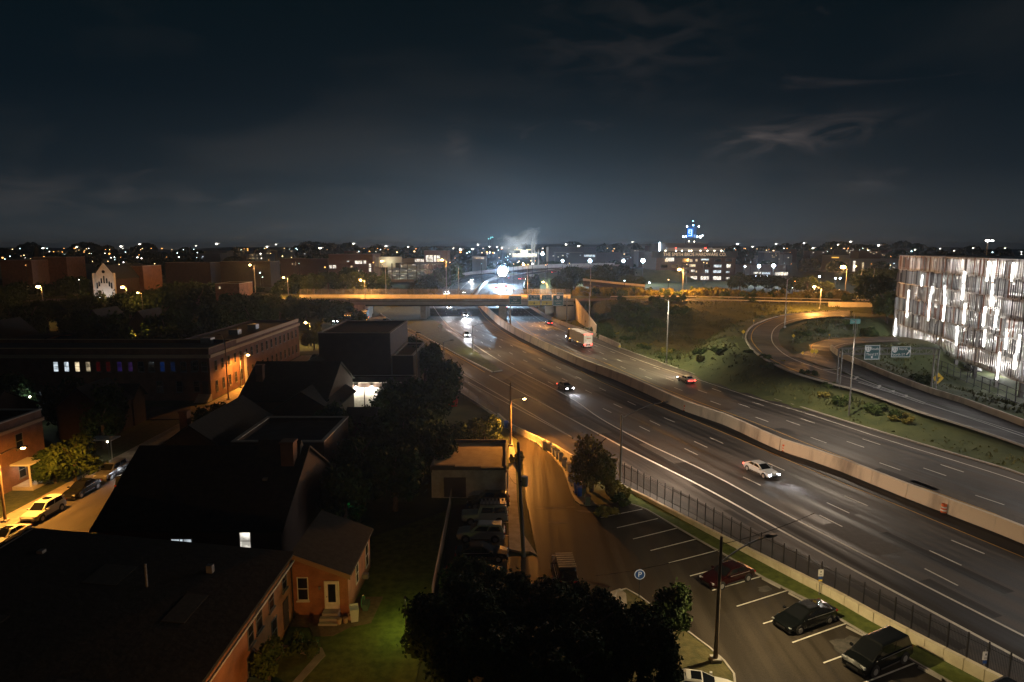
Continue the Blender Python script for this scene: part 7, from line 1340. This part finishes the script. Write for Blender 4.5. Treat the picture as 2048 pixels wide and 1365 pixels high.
# wood of large dark trees behind the brick building
WL = [(20, 640, 15, 8), (60, 622, 16, 9), (110, 630, 15, 8), (150, 615, 17, 9), (185, 640, 14, 8), (205, 615, 13, 7), (262, 660, 15, 8), (255, 630, 13, 7), (330, 655, 17, 9), (365, 640, 17, 9), (400, 650, 16, 9), (440, 640, 16, 9), (470, 655, 14, 8), (505, 650, 14, 8), (540, 640, 12, 7), (95, 660, 12, 7), (310, 622, 15, 8), (350, 612, 14, 8), (395, 615, 14, 8), (430, 610, 13, 8), (165, 600, 12, 7), (240, 585, 9, 5), (300, 590, 10, 6), (470, 612, 11, 7), (510, 608, 10, 7), (548, 612, 9, 6), (580, 625, 8, 6), (15, 600, 13, 8), (90, 590, 12, 7), (560, 650, 10, 6)]
for i, (px, py, h, r) in enumerate(WL):
    p = G(px, py, 0); tree('large dark tree in the wood beyond the brick corner building', p.x, p.y, h * .86, r * .86, 'dark' if px not in (240, 300, 310, 350, 395) else 'mid', 0, 'dark trees behind the brick corner building', i=i, cz=.5)
for i, (px, Y, h, r) in enumerate(((640, 240, 9, 6), (662, 236, 9, 6), (690, 242, 8, 5), (610, 242, 8, 5), (590, 246, 10, 6), (715, 235, 5, 3.5))):
    p = AY(px, 610, Y); tree('dark tree in front of the left end of the overpass', p.x, Y, h, r, 'dark', 0, 'trees at the left bridge end', i=i, cz=.5)
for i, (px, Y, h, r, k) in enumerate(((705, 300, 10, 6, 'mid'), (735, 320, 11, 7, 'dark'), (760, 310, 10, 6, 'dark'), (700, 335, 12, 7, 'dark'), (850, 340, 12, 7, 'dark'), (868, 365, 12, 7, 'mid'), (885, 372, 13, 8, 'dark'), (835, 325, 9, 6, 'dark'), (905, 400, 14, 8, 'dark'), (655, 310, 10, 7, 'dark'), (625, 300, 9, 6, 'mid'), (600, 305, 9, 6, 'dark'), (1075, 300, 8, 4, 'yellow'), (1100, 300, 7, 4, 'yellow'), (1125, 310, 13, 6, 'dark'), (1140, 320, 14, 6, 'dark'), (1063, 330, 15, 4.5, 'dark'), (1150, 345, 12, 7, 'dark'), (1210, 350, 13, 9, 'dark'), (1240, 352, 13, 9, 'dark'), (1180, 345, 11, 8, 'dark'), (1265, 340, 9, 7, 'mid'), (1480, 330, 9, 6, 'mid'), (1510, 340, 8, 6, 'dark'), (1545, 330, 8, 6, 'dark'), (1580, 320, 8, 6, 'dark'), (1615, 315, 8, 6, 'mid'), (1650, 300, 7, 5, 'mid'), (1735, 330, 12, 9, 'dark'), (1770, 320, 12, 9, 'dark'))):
    p = AY(px, 560, Y); tree('tree standing beyond the cross road', p.x, Y, h, r, k, None, 'trees beyond the cross road', i=i, cz=.5)
tree('dark spreading tree left of the garage corner', *(lambda p: (p.x, p.y))(AY(1745, 640, 200)), 12, 6, 'dark', None, cz=.55); tree('slim tree touching the garage corner', *(lambda p: (p.x, p.y))(AY(1772, 650, 188)), 10, 4, 'mid', None, cz=.5, i=1)
# shrubs along the far side of the cross road and on the infield
for i in range(74):
    px = 1150 + i * 7.6 + rnd.uniform(-4, 4); Y = float(yroad(AY(px, 590, 255).x)) + 17 + rnd.uniform(0, 14); p = AY(px, 590, Y); shrub('unkempt shrub in the row along the far side of the cross road', p.x, Y, rnd.uniform(2.2, 3.8), rnd.uniform(2.2, 4.6), 'shruby' if i % 3 else 'shrub', 'shrubs along the cross road', i)
for i in range(40):
    a = rnd.random(); px = 1180 + 190 * a + rnd.uniform(-10, 10); py = 618 + 34 * rnd.random() * (1 - .3 * a) + 4 * a; p = G(px, py, 4.2); shrub('dark shrub in the thicket on the slope right of the wing wall', p.x, p.y, rnd.uniform(1.6, 3.0), rnd.uniform(1.4, 2.8), 'shrub', 'shrubs on the embankment slope', i)
for i in range(26):
    s = i / 26; p = FR[int(10 + s * 40)]; q = p + Vector((rnd.uniform(3.5, 11), rnd.uniform(1, 8), 0)); shrub('shaggy shrub in the strip between the far carriageway and the ramp', q.x, q.y, rnd.uniform(1.0, 2.1), rnd.uniform(.8, 1.8), 'shrub' if i % 4 else 'shruby', 'shrubs in the highway verge', i)
for i, (px, py, z, r, h) in enumerate(((1500, 612, 6.5, 3, 2.2), (1690, 650, 6, 3, 2.4), (1715, 655, 6, 3.4, 3), (1740, 662, 6, 3, 3), (1640, 655, 6.5, 2.4, 1.4), (1610, 660, 6.5, 2.4, 1.2), (1850, 770, 2, 2, 1.6), (1835, 765, 2, 2, 1.2))):
    p = G(px, py, z); shrub('shrub on the bank inside the ramp loops', p.x, p.y, r, h, 'shrub', 'shrubs on the ramp banks', i)
for i in range(14): p = isl[0].lerp(isl[7], rnd.random()) + Vector((rnd.uniform(0, 4), rnd.uniform(0, 5), 0)) ; 
# weeds and tall grass: leaf blades strewn over the verges (one mass)
rs = np.random.RandomState(5); N_ = 60000; gx = rs.uniform(22, 150, N_); gy_ = rs.uniform(60, 262, N_); gz = terrain(gx, gy_)
fe = np.interp(gy_, [p.y for p in FR][::1] if FR[0].y < FR[-1].y else [p.y for p in FR][::-1], [p.x for p in FR] if FR[0].y < FR[-1].y else [p.x for p in FR][::-1])
ok = (gx > fe + 1.0) & (gy_ < yroad(gx) - 2)
for A, B in ((RA_OUT, RA_IN), (RB_L, RB_R)): d_, _ = seg_field(gx, gy_, mid(A, B)); ok &= d_ > 6.2
ok &= ((np.stack([gx, gy_], 1) - np.array([GA.x, GA.y])) @ np.array([gn.x, gn.y])) > 4
patch = np.sin(gx * .21 + 2) * np.cos(gy_ * .17) + .6 * np.sin(gx * .57 + gy_ * .4); ok &= rs.uniform(-1.6, 1.4, N_) < patch
gx, gy_, gz = gx[ok], gy_[ok], gz[ok]; n = len(gx); a = rs.uniform(0, 6.28, n); h = rs.uniform(.12, .5, n) * (1 + .6 * patch[ok]); w = rs.uniform(.10, .28, n)
V = np.zeros((n, 4, 3)); ca, sa = np.cos(a), np.sin(a); lx, ly = rs.uniform(-.3, .3, n), rs.uniform(-.3, .3, n)
for k, (u, v) in enumerate(((-1, 0), (1, 0), (.5, 1), (-.5, 1))): V[:, k, 0] = gx + ca * w * u + lx * v; V[:, k, 1] = gy_ + sa * w * u + ly * v; V[:, k, 2] = gz - .05 + h * v
me = bpy.data.meshes.new('tall_grass'); me.from_pydata(V.reshape(-1, 3).tolist(), [], np.arange(n * 4).reshape(-1, 4).tolist()); me.materials.append(mat('weed_blades', (.05, .065, .015), .8, c2=(.12, .12, .035), scale=.4)); kind(link('tall_grass', me), 'stuff')
# lawn blades on verge strip
# far woods: one mass of leaf clumps along the horizon, rows of crowns at growing distance
def woods(nm, Y0, Y1, x0, x1, h0, h1, nleaf, size, z0, seed, m=LEAFD):
    rs = np.random.RandomState(seed); nc = int((x1 - x0) / (h1 * 1.1)); cx = rs.uniform(x0, x1, nc); cy = rs.uniform(Y0, Y1, nc); hh = rs.uniform(h0, h1, nc) * (1 + .25 * np.sin(cx * .011 + seed)); per = nleaf // nc
    u = rs.normal(size=(nc, per, 3)); u /= np.linalg.norm(u, axis=2)[:, :, None]; r = hh * .62
    P = np.empty((nc, per, 3)); P[:, :, 0] = cx[:, None] + u[:, :, 0] * r[:, None] * 1.15; P[:, :, 1] = cy[:, None] + u[:, :, 1] * r[:, None]; P[:, :, 2] = z0 + hh[:, None] * .5 + u[:, :, 2] * hh[:, None] * .52
    P = P.reshape(-1, 3); n = len(P); t = rs.normal(size=(n, 3)); t /= np.linalg.norm(t, axis=1)[:, None]; b = np.cross(t, rs.normal(size=(n, 3))); b /= np.linalg.norm(b, axis=1)[:, None]; s = size * rs.uniform(.5, 1.3, n)[:, None]
    V = np.empty((n, 4, 3)); V[:, 0] = P - t * s; V[:, 1] = P - b * s; V[:, 2] = P + t * s; V[:, 3] = P + b * s
    me = bpy.data.meshes.new(nm); me.from_pydata(V.reshape(-1, 3).tolist(), [], np.arange(n * 4).reshape(-1, 4).tolist()); me.materials.append(m); kind(link(nm, me), 'stuff')
woods('distant_woods', 430, 640, -520, 420, 9, 15, 42000, 1.5, 4, 3); woods('distant_woods', 750, 1000, -900, 1000, 14, 22, 46000, 2.4, 4, 4); woods('distant_woods', 1300, 1700, -1500, 1700, 20, 29, 46000, 4.2, 4, 6); woods('distant_woods', 260, 420, -360, -95, 7, 12, 26000, 1.1, 0, 8)
hv = []; 
for i in range(121):
    x = -4500 + 75 * i; z = 30 + 10 * math.sin(x * .0011 + 1) + 5 * math.sin(x * .0037) + 3 * math.sin(x * .011); hv += [(x, 3600, -5), (x, 3600 + 60, z), (x, 4300, z - 6), (x, 4400, -5)]
me = bpy.data.meshes.new('hills'); me.from_pydata(hv, [], [(4 * i + k, 4 * i + k + 1, 4 * i + k + 5, 4 * i + k + 4) for i in range(120) for k in range(3)]); me.materials.append(mat('far_hill_green', (.02, .03, .018), .95)); kind(link('hills', me), 'structure')
# ================================================================== SMALL LIGHTS IN THE DARK YARDS
def yard_lamp(label, px, py, Y, e, c, m, r=.12, zb=0, off=(0, -.4, -.1)):
    p = AY(px, py, Y); t = thing('yard_lamp', label, 'lamp', (p.x, Y, zb)); MB().tube((0, 0, 0), (0, 0, p.z - zb), .035, n=6).build('post', DARKM, t); MB().sphere((0, 0, p.z - zb + .08), r, 8, 5).build('globe', m, t)
    if e: lamp((off[0], off[1], p.z - zb + off[2]), e, c, .1, parent=t)
yard_lamp('warm doorway lamp lighting a small tree right of the garage doors', 735, 838, 96, 120, (1, .95, .5), E_WARM)
yard_lamp('green lamp glowing in the leaves of the dark yard', 698, 1005, 62, 14, (.05, 1, .45), emat('green_lamp', (.05, 1, .5), 2), .05)
yard_lamp('small white lamp far left below the shop windows', 60, 795, 100, 160, (.8, .9, 1), E_WARM, .14)
yard_lamp('string of warm lights on a pergola corner', 215, 885, 84, 60, WARM, E_WARM, .12); yard_lamp('tiny yellow lamp right of the terrace garden', 196, 924, 78, 20, WARM, E_WARM, .07)
yard_lamp('tiny lamp deep in the dark trees', 772, 935, 66, 0, WARM, E_WARM, .05); yard_lamp('pale lit hatch window in the dark yard', 657, 942, 68, 0, WARM, emat('dim_hatch', (.8, .5, .35), .5), .3)
t = thing('pergola', 'small pergola with a lit white edge at left', 'pergola', (-47.0 - 6.8, 83, 0)); MB().box(-1.6, 1.6, -1, 1, 3.0, 3.12).build('roof', WHITEP, t); MB().box(1.4, 1.5, -1, -.9, 0, 3).box(-1.5, -1.4, -1, -.9, 0, 3).build('posts', WHITEP, t)
# hidden garden lamp on the lawn under the left foreground tree, and an added, unseen lamp pole that lights the orange wall
p = G(812, 1262, 0); t = thing('garden_lamp', 'short garden lamp under the leaves at the lawn edge', 'lamp', (p.x, p.y, 0)); MB().tube((0, 0, 0), (0, 0, 2.6), .04).build('post', DARKM, t); MB().tube((0, 0, 2.6), (0, 0, 2.75), .16, .05).build('shade', DARKM, t); lamp((0, 0, 2.5), 260, (.9, 1, .2), .1, parent=t)
lamp_post('added unseen lamp pole lighting the orange brick wall from the garden side', (-6.5, 24.0, 0), 5.2, (-1.0, .6), e=3800, c=(1, .42, .10), spot=170)
# ================================================================== HAZE
hz = MB().box(-5400, 5400, -400, 5800, -9, 60).build('haze', None); hz['kind'] = 'stuff'
hm = bpy.data.materials.new('night_haze'); hm.use_nodes = True; T = hm.node_tree; T.nodes.remove(T.nodes['Principled BSDF']); v = T.nodes.new('ShaderNodeVolumePrincipled')
v.inputs['Color'].default_value = (.66, .82, 1, 1); v.inputs['Density'].default_value = .00014; v.inputs['Anisotropy'].default_value = .72
T.links.new(v.outputs[0], T.nodes['Material Output'].inputs['Volume']); hz.data.materials.append(hm)
S.cycles.volume_step_rate = 4; S.cycles.volume_max_steps = 64
